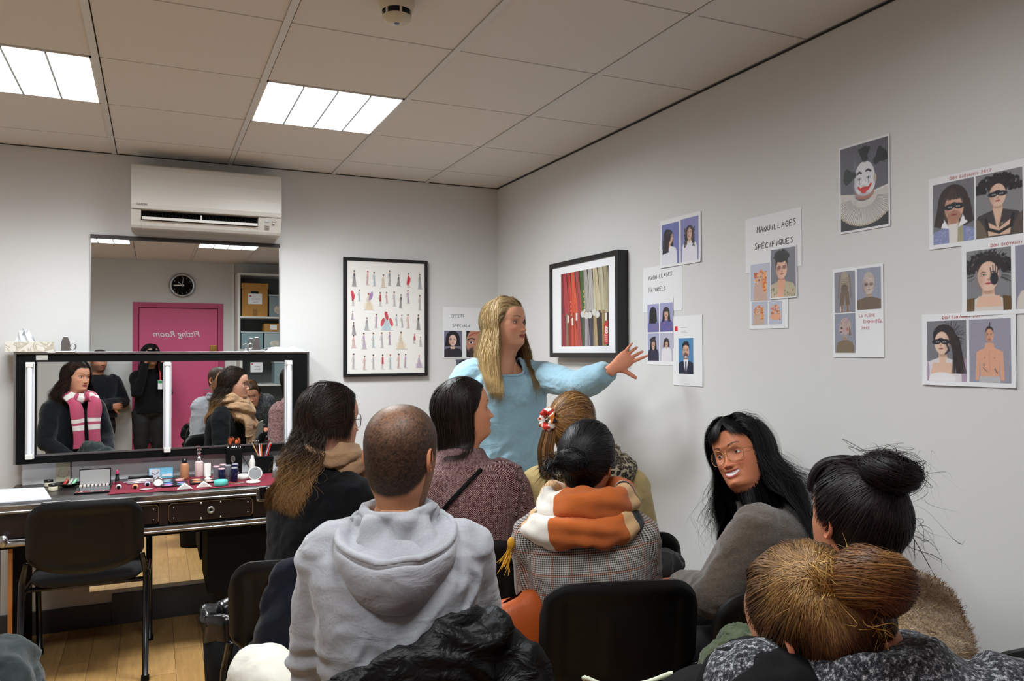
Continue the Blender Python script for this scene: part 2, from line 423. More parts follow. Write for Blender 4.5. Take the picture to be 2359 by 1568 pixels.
# ---------------------------------------------------------------- air conditioner
t = thing('air_conditioner', 'white split air conditioner mounted high on the wall above the mirror', 'air conditioner', (-1.82, 0, 2.15))
acw = mat('ac_shell', 'dddbd5', .32)
X0, X1 = -2.212, -1.435
prof = [(0, 2.49), (-.17, 2.49), (-.188, 2.482), (-.197, 2.46), (-.207, 2.40), (-.213, 2.33), (-.214, 2.27), (-.208, 2.245), (-.16, 2.165), (-.145, 2.152), (-.12, 2.148), (0, 2.148)]
up_ = [p for p in prof if p[1] >= 2.245]
shell = MB(); pf = np.array(up_ + [(-.14, 2.243), (0, 2.243)])
shell.prism(pf, X0, X1, 'yz')
obj('front_panel', shell, acw, t, bevel=.006)
low = MB()
sx0, sx1 = -2.162, -1.562
lp = np.array([(0, 2.241), (-.207, 2.241), (-.16, 2.165), (-.145, 2.152), (-.12, 2.148), (0, 2.148)])
low.prism(lp, X0, sx0, 'yz').prism(lp, sx1, X1, 'yz')
low.prism(np.array([(0, 2.19), (-.176, 2.19), (-.16, 2.165), (-.145, 2.152), (-.12, 2.148), (0, 2.148)]), sx0, sx1, 'yz')
obj('lower_housing', low, acw, t, bevel=.002)
obj('air_outlet', MB().box(sx0, sx1, -.15, -.14, 2.19, 2.243), M_['dark'], t)
vn = MB(); vn.box(sx0+.004, sx1-.004, -.197, -.19, 2.192, 2.207)
vn.box(-1.866, -1.858, -.195, -.16, 2.20, 2.232)
obj('vane', vn, M_['white'], t, bevel=.001)
fn = MB()
for x in np.linspace(sx0+.02, sx1-.02, 34): fn.box(x-.001, x+.001, -.175, -.15, 2.192, 2.242)
obj('fin', fn, M_['blackm'], t)
printed('DAIKIN', .016, plane_m((-2.158, -.2155, 2.268), (1, 0, 0), (0, 0, 1)), mat('grey_logo', '8c8c88', .5), 'logo', t, bold=.0004)
obj('display', MB().box(-1.528, -1.502, -.199, -.19, 2.218, 2.231), mat('grey_display', 'a8aeb0', .3), t)
lb = MB()
for q in range(3): lb.box(-1.526, -1.50, -.186+.005*q, -.18, 2.196-.008*q, 2.199-.008*q)
obj('sticker', lb, mat('grey_print_2', '8f8f8c', .6), t)
obj('button', MB().lathe([(0, -.004), (.006, -.004), (.0085, 0), (.0085, .01)], (-1.478, -.197, 2.213), 20, axis='y'), M_['steel'], t, smooth=True)

# ---------------------------------------------------------------- wall mirror and panel beneath
t = thing('wall_mirror', 'tall wall mirror reflecting the pink door, with a dark strip on top', 'mirror', (-1.914, 0, .19))
obj('glass', MB().box(-2.408, -1.422, -.006, -.001, .19, 2.10), M_['mirror'], t)
obj('top_rail', MB().box(-2.412, -1.418, -.012, -.001, 2.10, 2.122), mat('brown_rail', '2b2522', .5), t)
each('edge', MB().box(-2.412, -2.408, -.008, -.001, .19, 2.10).box(-1.422, -1.418, -.008, -.001, .19, 2.10), M_['steel'], t)
struct('baseboard_back', MB().box(-2.30, -1.2, -.02, 0, 0, .165).box(XL, -2.305, -.02, 0, 0, .12).box(-1.2, 0, -.012, 0, 0, .07), mat('dark_grey_skirting', '3a3a3b', .5), bevel=.002)
# ---------------------------------------------------------------- painted prints (each print is a flat sheet with its own colours)
class Pic:
    def __init__(s, w, h, n, bg='808090', seed=0, zoom=1.0, yc=.55):
        s.w, s.h = w, h; s.nx = n; s.ny = int(n*h/w)
        s.A = h/w
        s.X, s.Y = np.meshgrid(.5+(np.linspace(0, 1, s.nx)-.5)/zoom, yc*s.A+(np.linspace(0, 1, s.ny)-yc)*s.A/zoom)
        s.I = np.zeros((s.ny, s.nx, 3)) + np.array(lin(bg)); s.rg = np.random.RandomState(seed)
        s.px = 1/s.nx
    def _b(s, m, col, al=1):
        m = np.clip(m, 0, 1)[..., None]*al; s.I = s.I*(1-m) + np.array(lin(col))*m; return s
    def ell(s, cx, cy, rx, ry, col, soft=None, rot=0, al=1, half=None):
        soft = soft or s.px*1.2; c, n = math.cos(rot), math.sin(rot)
        x = (s.X-cx)*c + (s.Y-cy)*n; y = -(s.X-cx)*n + (s.Y-cy)*c
        r = np.sqrt((x/rx)**2 + (y/ry)**2) + 1e-9; d = (1-r)*min(rx, ry)/soft + .5
        if half == 'top': d = np.where(y > 0, d, 0)
        if half == 'bot': d = np.where(y < 0, d, 0)
        return s._b(d, col, al)
    def poly(s, pts, col, al=1, soft=None):
        pts = np.array(pts, float); ins = np.zeros(s.X.shape, bool); dmin = np.full(s.X.shape, 9.)
        for (x0, y0), (x1, y1) in zip(pts, np.roll(pts, -1, 0)):
            c = ((y0 > s.Y) != (y1 > s.Y)) & (s.X < (x1-x0)*(s.Y-y0)/((y1-y0) or 1e-9) + x0); ins ^= c
            dmin = np.minimum(dmin, s._sd(x0, y0, x1, y1))
        d = np.where(ins, dmin, -dmin)
        return s._b(d/(soft or s.px*1.2) + .5, col, al)
    def _sd(s, x0, y0, x1, y1):
        dx, dy = x1-x0, y1-y0; t = np.clip(((s.X-x0)*dx + (s.Y-y0)*dy)/(dx*dx+dy*dy+1e-12), 0, 1)
        return np.hypot(s.X-x0-t*dx, s.Y-y0-t*dy)
    def line(s, pts, wd, col, al=1):
        for (x0, y0), (x1, y1) in zip(pts[:-1], pts[1:]):
            s._b((wd - s._sd(x0, y0, x1, y1))/(s.px*1.2) + .5, col, al)
        return s
    def grain(s, a=.06, sc=1):
        s.I *= (1 + a*s.rg.randn(s.ny, s.nx, 1)); s.I = np.clip(s.I, 0, 1); return s
    def strands(s, cx, cy, r0, r1, a0, a1, n, wd, col, wob=.05, al=.9):
        for i in range(n):
            a = a0 + (a1-a0)*s.rg.rand(); q = s.rg.rand()*wob
            P = [(cx + r*math.cos(a + q*math.sin(r*20)), cy + r*math.sin(a + q*math.cos(r*17))) for r in np.linspace(r0, r0 + (r1-r0)*(.6 + .4*s.rg.rand()), 4)]
            s.line(P, wd, col, al)
        return s
    def head(s, cx, cy, r, skin='c89a80', brow='2a1c18', lip='a04048', tilt=0, side=0, eye='201814', nose=True, shade='8a5a48', beard=None, brows=True):
        """frontal head: r = half height of the face"""
        S = s; w = r*.74
        S.ell(cx, cy, w, r, skin, rot=tilt); S.ell(cx, cy-r*.35, w*.82, r*.66, skin, rot=tilt)
        o = side*w*.35
        S.ell(cx - (w*.75 if side >= 0 else -w*.75), cy-r*.1, w*.35, r*.7, shade, soft=r*.3, al=.35)
        for sg in (-1, 1):
            ex = cx + o + sg*w*.42*(1-.15*abs(side))
            S.ell(ex, cy+r*.08, w*.27, r*.1, shade, soft=r*.08, al=.5); S.ell(ex, cy+r*.07, w*.18, r*.055, 'e6e0dc'); S.ell(ex, cy+r*.075, w*.085, r*.06, eye)
            S.line([(ex-w*.2, cy+r*.09), (ex, cy+r*.14), (ex+w*.2, cy+r*.08)], r*.018, '201410')
            if brows: S.line([(ex-sg*w*.2, cy+r*.24), (ex+sg*w*.05, cy+r*.3), (ex+sg*w*.26, cy+r*.24)], r*.03, brow)
        if nose:
            S.ell(cx+o*1.2, cy-r*.26, w*.17, r*.09, shade, soft=r*.06, al=.55); S.line([(cx+o*1.2+w*.08, cy+r*.05), (cx+o*1.2+w*.1, cy-r*.22)], r*.02, shade, .5)
        if beard: S.ell(cx+o*.6, cy-r*.62, w*.72, r*.42, beard, soft=r*.14, al=.8)
        S.ell(cx+o, cy-r*.52, w*.3, r*.075, lip); S.line([(cx+o-w*.28, cy-r*.52), (cx+o+w*.28, cy-r*.52)], r*.015, '501820')
        return S
    def bust(s, cx, cy, r, skin, cloth, sw=2.0, neck=.42, v=0.0, shade='8a5a48'):
        S = s; S.poly([(cx-neck*r, cy-.5*r), (cx+neck*r, cy-.5*r), (cx+neck*r*1.15, cy-1.6*r), (cx-neck*r*1.15, cy-1.6*r)], skin)
        S.ell(cx, cy-1.0*r, neck*r, r*.16, shade, soft=r*.12, al=.5)
        S.poly([(cx-neck*r*1.1, cy-1.25*r), (cx+neck*r*1.1, cy-1.25*r), (cx+sw*r*.85, cy-1.65*r), (cx+sw*r, cy-2.2*r), (cx+sw*r*1.1, -.2), (cx-sw*r*1.1, -.2), (cx-sw*r, cy-2.2*r), (cx-sw*r*.85, cy-1.65*r)], cloth)
        if v: S.poly([(cx-neck*r*1.1, cy-1.2*r), (cx+neck*r*1.1, cy-1.2*r), (cx, cy-1.2*r-v*r)], skin)
        return S

def quadpt(pl, a, z, off):
    return (-off, -a, z) if pl == 'R' else (a, -off, z)
PLV = {'R': ((0, -1, 0), (0, 0, 1), (-1, 0, 0)), 'B': ((1, 0, 0), (0, 0, 1), (0, -1, 0))}
def sheet(name, label, cat, pl, a0, a1, z0, z1, lay=1, rot=0, m=None, group=None, curl=.004, corner=None):
    """a sheet of paper stuck on a wall; a runs to the right"""
    ca, cz = (a0+a1)/2, (z0+z1)/2; n = 9
    mb = MB(); off = .0012 + .0016*lay; curl = curl if lay > 1 else .0010
    def P(u, v, e=0.0):
        a = (u-.5)*(a1-a0); z = (v-.5)*(z1-z0); c, s_ = math.cos(rot), math.sin(rot)
        cr = curl*(max(0, .25-v)/.25)**2*(.5+.5*math.cos(6*u + ca*9)) + e
        return quadpt(pl, ca + a*c - z*s_, cz + a*s_ + z*c, off + cr)
    for e, fl in ((0, False), (-.0006, True)):
        mb.grid([[P(u, v, e) for v in np.linspace(0, 1, n)] for u in np.linspace(0, 1, n)], flip=fl)
    o = obj(name, mb, m or M_['whitem'], None, smooth=True); tag(o, label, cat, group)
    o['_'] = 0; del o['_']
    return o, P
def photo(P, pic, u0, u1, v0, v1, parent, name='photo', label=None):
    I = np.clip(pic.I, 0, 1); ny, nx = pic.ny, pic.nx
    G = [[P(u0+(u1-u0)*i/(nx-1), v0+(v1-v0)*j/(ny-1), .0005) for j in range(ny)] for i in range(nx)]
    o = obj(name, MB().grid(G, col=np.transpose(I, (1, 0, 2)).copy()), M_['col'], parent)
    if label: o['label'] = label
    return o
def write(P, pl, lines, parent, m, h, seed=0, r=.0011, name='handwriting'):
    mb = MB(); ux, uy, un = [np.array(v, float) for v in PLV[pl]]
    for k, (tx, u, v, sl) in enumerate(lines):
        d = ux*math.cos(sl) + uy*math.sin(sl); e = -ux*math.sin(sl) + uy*math.cos(sl)
        handwriting(mb, tx, P(u, v, .0004), d, e, un, h, r=r, seed=seed+k)
    return obj(name, mb, m, parent)

def pic_woman(w, h, n, bg, hair, cloth, side=0, curly=False, fringe=False, beret=False, skin='cfa58e', seed=1, back=False, r=.21, cx=.5, hl=1.0, pattern=None):
    p = Pic(w, h, n, bg, seed, 1.22, .72); A = p.A; cy = A*.66
    p.ell(cx, cy+.02, r*1.05, r*1.2, hair); p.poly([(cx-r*1.05, cy), (cx+r*1.05, cy), (cx+r*1.25, cy-r*1.9*hl), (cx-r*1.25, cy-r*1.9*hl)], hair)
    p.bust(cx, cy, r, skin, cloth, v=.5)
    if pattern:
        for i in range(60): p.ell(p.rg.rand(), p.rg.rand()*(cy-1.3*r), .02, .012, pattern, rot=p.rg.rand()*3, al=.6)
    if back:
        p.ell(cx-.03, cy, r*.95, r*1.25, hair); p.poly([(cx-r*1.1, cy+.1), (cx+r*.75, cy+.1), (cx+r*.8, cy-r*1.7*hl), (cx-r*1.2, cy-r*1.7*hl)], hair)
    elif side:
        p.ell(cx+.06, cy, r*.75, r*.95, skin); p.poly([(cx+r*.9, cy+.02), (cx+r*1.22, cy-r*.22), (cx+r*.9, cy-r*.3)], skin)
        p.ell(cx+r*.95, cy-r*.5, r*.12, r*.06, 'a04048'); p.ell(cx+r*.75, cy+r*.08, r*.1, r*.05, '201814'); p.line([(cx+r*.6, cy+r*.25), (cx+r*.95, cy+r*.22)], r*.03, '201814')
        p.ell(cx-.07, cy+.05, r*.95, r*1.15, hair); p.ell(cx, cy+r*.75, r*.95, r*.5, hair)
        p.poly([(cx-r*1.25, cy+.1), (cx+r*.15, cy+.1), (cx, cy-r*2.2*hl), (cx-r*1.6, cy-r*2.4*hl)], hair)
    else:
        p.head(cx, cy, r, skin); 
        if fringe: p.poly([(cx-r*.85, cy+r*.25), (cx-r*.7, cy+r*1.0), (cx, cy+r*1.2), (cx+r*.7, cy+r*1.0), (cx+r*.85, cy+r*.25), (cx, cy+r*.33)], hair)
        else:
            p.poly([(cx-r*.9, cy-.1*r), (cx-r*.85, cy+r), (cx+.1*r, cy+r*1.25), (cx-.05*r, cy+r*.85), (cx-r*.55, cy+r*.4)], hair)
            p.poly([(cx+r*.95, cy-.1*r), (cx+r*.85, cy+r), (cx, cy+r*1.25), (cx+.05*r, cy+r*.88), (cx+r*.6, cy+r*.45)], hair)
        for sg in (-1, 1):
            p.poly([(cx+sg*r*.62, cy+r*.7), (cx+sg*r*1.05, cy+r*.5), (cx+sg*r*1.35, cy-r*1.9*hl), (cx+sg*r*.62, cy-r*1.7*hl)], hair)
    if curly:
        for i in range(70):
            sg = (-1)**i if not side else -1
            p.ell(cx+sg*r*(.85+.5*p.rg.rand()), cy+r*.8-p.rg.rand()*r*3.0*hl, .022, .03, hair if i % 3 else '4a3a3c', rot=p.rg.rand()*3)
    if beret: p.ell(cx-.04, cy+r*.95, r*1.25, r*.42, '15141c', rot=.3)
    for i in range(14): p.line([(cx+(p.rg.rand()-.5)*r*2, cy+r), (cx+(p.rg.rand()-.5)*r*2.2, cy+r*.6)], .003, '54444a', .35)
    return p.grain(.05)

NP = 'photographs and sheets stuck on the right wall'
# two portraits, dark curly hair
o, P = sheet('photo_print', 'print of two portraits of a woman with long dark curls on blue', 'photo', 'R', 1.858, 2.150, 1.853, 2.068, 2, .0, group=NP)
photo(P, pic_woman(.13, .19, 62, '6d74ae', '1c1a22', 'dcdce4', side=1, curly=True, r=.19, cx=.42, seed=3), .05, .49, .05, .9, o)
photo(P, pic_woman(.13, .19, 62, '7f80b4', '1c1a22', 'dcdce4', curly=True, r=.17, seed=4), .53, .95, .05, .92, o)
# MAQUILLAGES NATURELS
o, P = sheet('title_sheet', 'white sheet handwritten MAQUILLAGES NATURELS', 'sign', 'R', 1.716, 2.015, 1.657, 1.866, 0, -.01, group=NP)
write(P, 'R', [('MAQUILLAGES', .16, .70, .06), ('NATURELS', .16, .44, .02)], o, M_['ink'], .019, 1)
o, P = sheet('photo_print', 'sheet of four small portraits of a dark-haired woman with a fringe', 'photo', 'R', 1.748, 1.953, 1.415, 1.715, 1, 0, group=NP)
photo(P, pic_woman(.085, .125, 46, '9fa0c6', '17161c', '6a6ca0', back=True, r=.24, pattern='c05060', seed=5), .03, .47, .5, .93, o)
photo(P, pic_woman(.085, .125, 46, '9fa0c6', '17161c', '5a5c98', fringe=True, r=.2, pattern='d07080', seed=6), .51, .98, .5, .93, o)
photo(P, pic_woman(.085, .125, 46, 'a4a6c4', '17161c', '2a2840', fringe=True, beret=True, r=.19, seed=7), .03, .47, .06, .48, o)
photo(P, pic_woman(.085, .125, 46, 'b4b4c8', '1a181e', 'dedce0', fringe=True, r=.16, hl=.6, seed=8), .51, .98, .06, .48, o)
# man in a suit
o, P = sheet('photo_print', 'white sheet with a small portrait of a bearded man in a dark suit on blue', 'photo', 'R', 1.949, 2.154, 1.327, 1.630, 1, 0, group=NP)
p = Pic(.1, .15, 62, '4f86b4', 9, 1.2, .75); p.bust(.5, .97, .24, 'c49a84', '1a2038', sw=1.9)
p.poly([(.36, .68), (.64, .68), (.5, .1)], 'e8e8ee').poly([(.46, .62), (.54, .62), (.55, .1), (.45, .1)], '40304a')
p.head(.5, .98, .25, 'd2a890', beard='2a2024'); p.ell(.5, .77, .07, .022, 'f4f0ee'); p.poly([(.3, 1.0), (.3, 1.22), (.42, 1.33), (.62, 1.33), (.7, 1.2), (.7, 1.02), (.66, 1.14), (.5, 1.2), (.36, 1.15)], '17141a')
photo(P, p.grain(.04), .2, .7, .17, .68, o)
sq = MB(); sq.grid([[P(u, v, .0005) for v in (.785, .855)] for u in (.07, .17)]); obj('red_mark', sq, M_['redsq'], o)
tx = MB(); 
for v, a, b in ((.83, .28, .5), (.775, .28, .46), (.755, .28, .5)): tx.grid([[P(u, vv, .0005) for vv in (v, v+.006)] for u in (a, b)])
obj('printed_lines', tx, mat('faint_print', 'a8a8ac', .8), o)
# MAQUILLAGES SPECIFIQUES
o, P = sheet('title_sheet', 'white sheet handwritten MAQUILLAGES SPÉCIFIQUES', 'sign', 'R', 2.420, 2.710, 1.779, 1.989, 0, 0, group=NP)
write(P, 'R', [('MAQUILLAGES', .22, .70, .03), ('SPÉCIFIQUES', .18, .40, .03)], o, M_['ink'], .021, 5, r=.0013)
def wig(w, h, n, r, cx, back=False, seed=0):
    p = Pic(w, h, n, 'b8bccc', seed); A = p.A; cy = A*.62
    for i in range(110): p.ell(cx+(p.rg.rand()-.5)*r*2.7, cy+r*1.15-p.rg.rand()*r*4, .05, .035, ['e08a3a', 'c8602a', 'eeb070', 'a84a24'][i % 4], rot=p.rg.rand()*3)
    p.ell(cx+.03, cy+r*1.35, r*.35, r*.3, 'd88040')
    if not back:
        p.bust(cx, cy, r*.9, 'd8a890', 'c4a898', sw=1.6); p.head(cx-.02, cy, r*.95, 'dcae94', lip='306070', eye='203040', brow='402020', side=-.5); p.ell(cx-.06, cy-r*.5, r*.17, r*.17, '10242c')
        for i in range(60): p.ell(cx+r*(.65+.6*p.rg.rand()), cy+r*1.1-p.rg.rand()*r*4, .04, .035, ['e08a3a', 'c8602a', 'eeb070'][i % 3])
    else: p.ell(cx, cy-r*1.9, r*1.7, r*.9, 'e0a480')
    return p.grain(.05)
o, P = sheet('photo_print', 'sheet of three portraits of a performer in a long orange wig', 'photo', 'R', 2.441, 2.643, 1.560, 1.812, 1, -.01, group=NP)
photo(P, wig(.1, .15, 52, .2, .45, seed=1), .04, .62, .42, .98, o); photo(P, wig(.07, .12, 42, .23, .45, seed=2), .07, .49, .06, .41, o); photo(P, wig(.06, .1, 40, .25, .5, True, 3), .53, .86, .06, .40, o)
# spiky haired man
o, P = sheet('photo_print', 'small portrait of a man with spiky black hair and painted eyes', 'photo', 'R', 2.556, 2.688, 1.668, 1.857, 2, 0, group=NP)
p = Pic(.13, .19, 80, '75757f', 10, 1.2, .7); p.bust(.45, .85, .22, 'd49a7c', 'b8ac90', sw=2.1, v=1.6)
for i in range(40): p.ell(p.rg.rand()*.9, p.rg.rand()*.45, .03, .02, ['4a3c2e', '8a7a60', '20181a'][i % 3], rot=p.rg.rand()*3, al=.6)
p.poly([(.33, .6), (.57, .6), (.5, .05), (.3, .1)], 'd8a084')
p.head(.45, .88, .25, 'dcb098', lip='b04a4a', side=.1); p.ell(.36, .9, .08, .05, '703038', soft=.04, al=.6); p.ell(.55, .91, .08, .05, '703038', soft=.04, al=.6); p.line([(.56, .93), (.6, 1.06)], .008, '503040', .7)
p.ell(.45, 1.18, .22, .14, '1a1616'); p.strands(.45, 1.08, .12, .3, .3, 2.85, 90, .012, '1c1818')
p.poly([(.25, .9), (.24, 1.15), (.36, 1.13), (.29, 1.0)], '1c1818').poly([(.65, .92), (.67, 1.15), (.55, 1.13), (.62, 1.02)], '1c1818')
photo(P, p.grain(.05), .03, .97, .03, .97, o)
# clown
o, P = sheet('photo_print', 'large portrait of a white-faced clown with red painted mouth and pleated ruff', 'photo', 'R', 2.882, 3.081, 1.866, 2.157, 1, 0, group=NP)
p = Pic(.19, .28, 150, '5c5c66', 12)
p.poly([(0, 0), (1, 0), (1, .3), (0, .35)], '15151c')
c0 = (.5, .56)
for i in range(150):
    a = -PI*1.06 + 1.12*PI*i/149 + .02; R1 = .62 + .03*math.sin(i*1.1)
    p.line([(c0[0]+.2*math.cos(a), c0[1]+.12*math.sin(a)+.02), (c0[0]+R1*math.cos(a), c0[1]+.52*math.sin(a)+.02)], .013, 'd8d4d0' if i % 2 else 'b0aaa6')
for i in range(38):
    a = -PI*.95 + .9*PI*i/37; p.line([(c0[0]+.28*math.cos(a), c0[1]+.2*math.sin(a)), (c0[0]+.6*math.cos(a), c0[1]+.5*math.sin(a))], .004, '504a48', .7)
for i in range(30):
    a = -PI*.95 + .9*PI*i/29; p.ell(c0[0]+.62*math.cos(a), c0[1]+.51*math.sin(a)+.01, .02, .02, 'c8b898'); p.ell(c0[0]+.62*math.cos(a), c0[1]+.51*math.sin(a)+.01, .009, .009, '1a1a22')
p.ell(.52, .6, .2, .1, 'a8705c'); p.ell(.52, .86, .215, .30, 'd9d9df'); p.ell(.52, .76, .22, .2, 'd9d9df'); p.ell(.32, .8, .03, .3, '90909c', soft=.06, al=.5); p.ell(.5, .585, .16, .03, '9a9aa8', soft=.03, al=.6)
p.ell(.735, .83, .03, .07, 'c0a8a0')
p.strands(.52, 1.15, .02, .26, 1.1, 2.1, 160, .012, '101a1c'); p.strands(.74, 1.1, .02, .26, .0, 1.3, 160, .012, '101a1c'); p.strands(.33, .94, .02, .26, 2.5, 3.8, 150, .012, '101a1c')
p.ell(.53, 1.2, .07, .06, '12191b', soft=.03); p.ell(.76, 1.12, .06, .07, '12191b', soft=.03); p.ell(.29, .96, .06, .06, '12191b', soft=.03)
for ex in (.41, .60): p.ell(ex, .865, .045, .025, '8890a0'); p.ell(ex, .862, .032, .014, 'c8ccd4'); p.ell(ex, .862, .015, .017, '182028'); p.line([(ex, .84), (ex+.005, .77)], .006, '303840')
p.line([(.37, .955), (.41, .985), (.45, .96)], .018, '14181e').line([(.55, .985), (.6, 1.0), (.65, .965)], .018, '14181e')
p.ell(.515, .77, .05, .045, 'e6e6ea'); p.ell(.5, .74, .055, .012, 'a8a8b4', al=.7); p.line([(.53, .86), (.54, .79)], .008, 'b8b8c4', .8)
p.ell(.52, .675, .1, .045, 'cc2a26'); p.ell(.50, .66, .07, .06, 'd03028'); p.line([(.42, .68), (.39, .72)], .022, 'cc2a26').line([(.61, .69), (.65, .74)], .022, 'cc2a26'); p.line([(.43, .68), (.52, .69), (.61, .7)], .006, '801818', .6)
photo(P, p.grain(.04), .03, .97, .025, .975, o)
# La Flute enchantee
o, P = sheet('photo_print', 'sheet of three portraits in skeletal body make-up with LA FLÛTE ENCHANTÉE in red', 'photo', 'R', 2.850, 3.052, 1.454, 1.752, 1, 0, group=NP)
p = Pic(.09, .15, 56, '85858f', 14); p.ell(.5, 1.2, .2, .5, 'a09484'); p.ell(.5, .95, .17, .2, '6a5c50')
for i in range(7): p.line([(.32, 1.42-.07*i), (.5, 1.38-.07*i), (.68, 1.42-.07*i)], .008, '54463c')
p.poly([(.3, .85), (.7, .85), (.75, .3), (.55, .3), (.5, .7), (.45, .3), (.25, .3)], '6e5c4c'); p.line([(.28, 1.5), (.22, 1.0), (.2, .6)], .035, '7c7064').line([(.72, 1.5), (.78, 1.0), (.8, .6)], .035, '7c7064'); p.line([(.36, .3), (.36, .02)], .04, '88603c').line([(.64, .3), (.64, .02)], .04, '88603c')
p.line([(.3, .06), (.3, .22)], .02, 'd8d4d0'); photo(P, p.grain(.07), .04, .46, .50, .96, o)
p = Pic(.1, .15, 60, '8e93a4', 15, 1.2, .7); p.bust(.5, .85, .24, 'b0a090', '6c5c4c', sw=2.2); p.ell(.5, 1.0, .2, .3, 'b4a8a0'); p.head(.5, .9, .26, 'c0b2a8', lip='907070', brows=False); p.ell(.41, .93, .07, .05, '402c30', soft=.03, al=.8); p.ell(.59, .93, .07, .05, '402c30', soft=.03, al=.8)
for i in range(50): p.ell(.5+(p.rg.rand()-.5)*.4, .9+(p.rg.rand()-.4)*.5, .03, .02, '8a7a74', soft=.03, al=.3)
photo(P, p.grain(.06), .5, .96, .52, .97, o)
p = Pic(.09, .14, 56, '8a8f9e', 16); p.bust(.5, .8, .23, 'a89484', '7c6c58', sw=1.8); p.ell(.52, 1.05, .27, .33, 'b8a09c'); p.ell(.34, .92, .12, .2, 'b8a49c'); p.poly([(.26, 1.0), (.17, .9), (.27, .87)], 'b8a49c'); p.ell(.33, .98, .05, .04, '30242a'); p.ell(.3, .82, .06, .03, '604448'); p.ell(.62, .92, .04, .07, 'a87868')
for i in range(30): p.line([(.72, 1.0), (.7+.1*p.rg.rand(), .7)], .008, '7a5648', .6)
for i in range(40): p.ell(.5+(p.rg.rand()-.5)*.4, 1.05+(p.rg.rand()-.4)*.5, .03, .02, '806468', soft=.03, al=.35)
photo(P, p.grain(.06), .04, .46, .05, .49, o)
write(P, 'R', [('LA FLÛTE', .54, .44, .0), ('ENCHANTÉE', .62, .375, .0), ('2015', .58, .305, .0)], o, M_['red'], .009, 8, r=.0006)
# Don Giovanni sheets
def dgpage(label, a0, a1, z0, z1, lay, rot, pics, tu=.2, tv=.925, title='DON GIOVANNI 2017'):
    o, P = sheet('photo_print', label, 'photo', 'R', a0, a1, z0, z1, lay, rot, group=NP)
    for (q, u0, u1) in pics: photo(P, q, u0, u1, .06, .9, o)
    write(P, 'R', [(title, tu, tv, .0)], o, M_['red'], .0085, int(z0*100), r=.0006)
def masked(p, cx, cy, r, full=True):
    p.ell(cx-.42*r, cy+.08*r, .42*r, .22*r, '15182a'); p.ell(cx+.42*r, cy+.08*r, .42*r, .22*r, '15182a'); p.ell(cx, cy+.22*r, .3*r, .2*r, '15182a')
    for sg in (-1, 1): p.ell(cx+sg*.32*r, cy+.07*r, .13*r, .05*r, 'd8d4d0'); p.ell(cx+sg*.32*r, cy+.07*r, .06*r, .055*r, '181410')
p1 = Pic(.13, .18, 90, '6e6e74', 20, 1.15, .75); p1.ell(.5, .9, .33, .38, '2c2220'); p1.poly([(.17, .9), (.83, .9), (.9, .5), (.72, .42), (.3, .42), (.08, .5)], '2c2220')
p1.bust(.5, .8, .26, 'c49a84', '8088b4', sw=1.9); p1.poly([(.4, .5), (.62, .5), (.6, 0), (.42, 0)], 'dcd8d4').poly([(.6, .5), (.7, .45), (.72, 0), (.58, 0)], 'a09c7c').poly([(.3, .62), (.42, .42), (.24, .45)], 'e8e6ea').poly([(.7, .66), (.6, .42), (.8, .5)], 'e8e6ea')
for i in range(120): p1.ell(p1.rg.choice([p1.rg.rand()*.35, .72+p1.rg.rand()*.3]), p1.rg.rand()*.4, .012, .008, 'a8b0d0', al=.7)
p1.head(.52, .82, .27, 'cca08a', beard='9c6e58'); masked(p1, .52, .82, .26); p1.poly([(.28, .92), (.3, 1.12), (.5, 1.2), (.72, 1.12), (.76, .9), (.66, 1.0), (.5, .98), (.38, 1.02)], '30241f')
for i in range(50): x = .3+.42*p1.rg.rand(); p1.line([(.5, 1.22), (x, 1.0), (x+(x-.5)*.3, .85 if abs(x-.5) > .16 else .98)], .006, ['4a3830', '241c1a'][i % 2], .7)
for sg in (-1, 1): p1.poly([(.52+sg*.2, 1.0), (.52+sg*.33, .95), (.52+sg*.42, .5), (.52+sg*.22, .55)], '2c2220')
def curlytop(p, cx, cy, r, n=260, c=('17131a', '251e26', '0e0c12')):
    for i in range(n):
        a = p.rg.rand()*PI*1.2-.3; R = r*(.9+.9*p.rg.rand()); sg = (-1)**i
        p.ell(cx+sg*abs(R*math.cos(a))*1.05, cy+R*abs(math.sin(a))*.75+.1*r, .03, .03, c[i % 3], al=.95)
p2 = Pic(.13, .18, 90, '808084', 21, 1.15, .7); p2.bust(.48, .88, .2, 'd8b49c', '3a3238', sw=2.2, v=2.2); p2.poly([(.28, .42), (.5, .28), (.74, .44), (.7, .15), (.3, .15)], 'd8b49c'); p2.line([(.26, .46), (.3, .28), (.5, .2), (.72, .3), (.76, .5)], .03, '141016'); p2.ell(.5, .35, .012, .1, '9a6a54', al=.6); p2.ell(.56, .36, .025, .025, '807858')
p2.ell(.16, .2, .1, .3, '6a5c4c', rot=.3); p2.ell(.86, .25, .1, .3, '50443c', rot=-.3)
p2.ell(.48, 1.06, .2, .16, '17131a'); curlytop(p2, .48, .95, .24); p2.head(.48, .9, .21, 'dcbaa6', lip='c02c34'); masked(p2, .48, .9, .22)
dgpage('print of two masked make-up portraits, a long-haired man and a curly-haired woman', 3.215, 3.503, 1.774, 1.984, 1, 0, [(p1, .05, .49), (p2, .51, .96)], .24)
p3 = Pic(.13, .18, 90, '7c7c80', 22, 1.12, .7); p3.bust(.5, .75, .27, 'dcb49c', 'd0ccc8', sw=1.6); p3.poly([(.0, 0), (.22, 0), (.22, .38), (.05, .35)], '5c4420').poly([(.8, 0), (1, 0), (.98, .36), (.78, .4)], '5c4420')
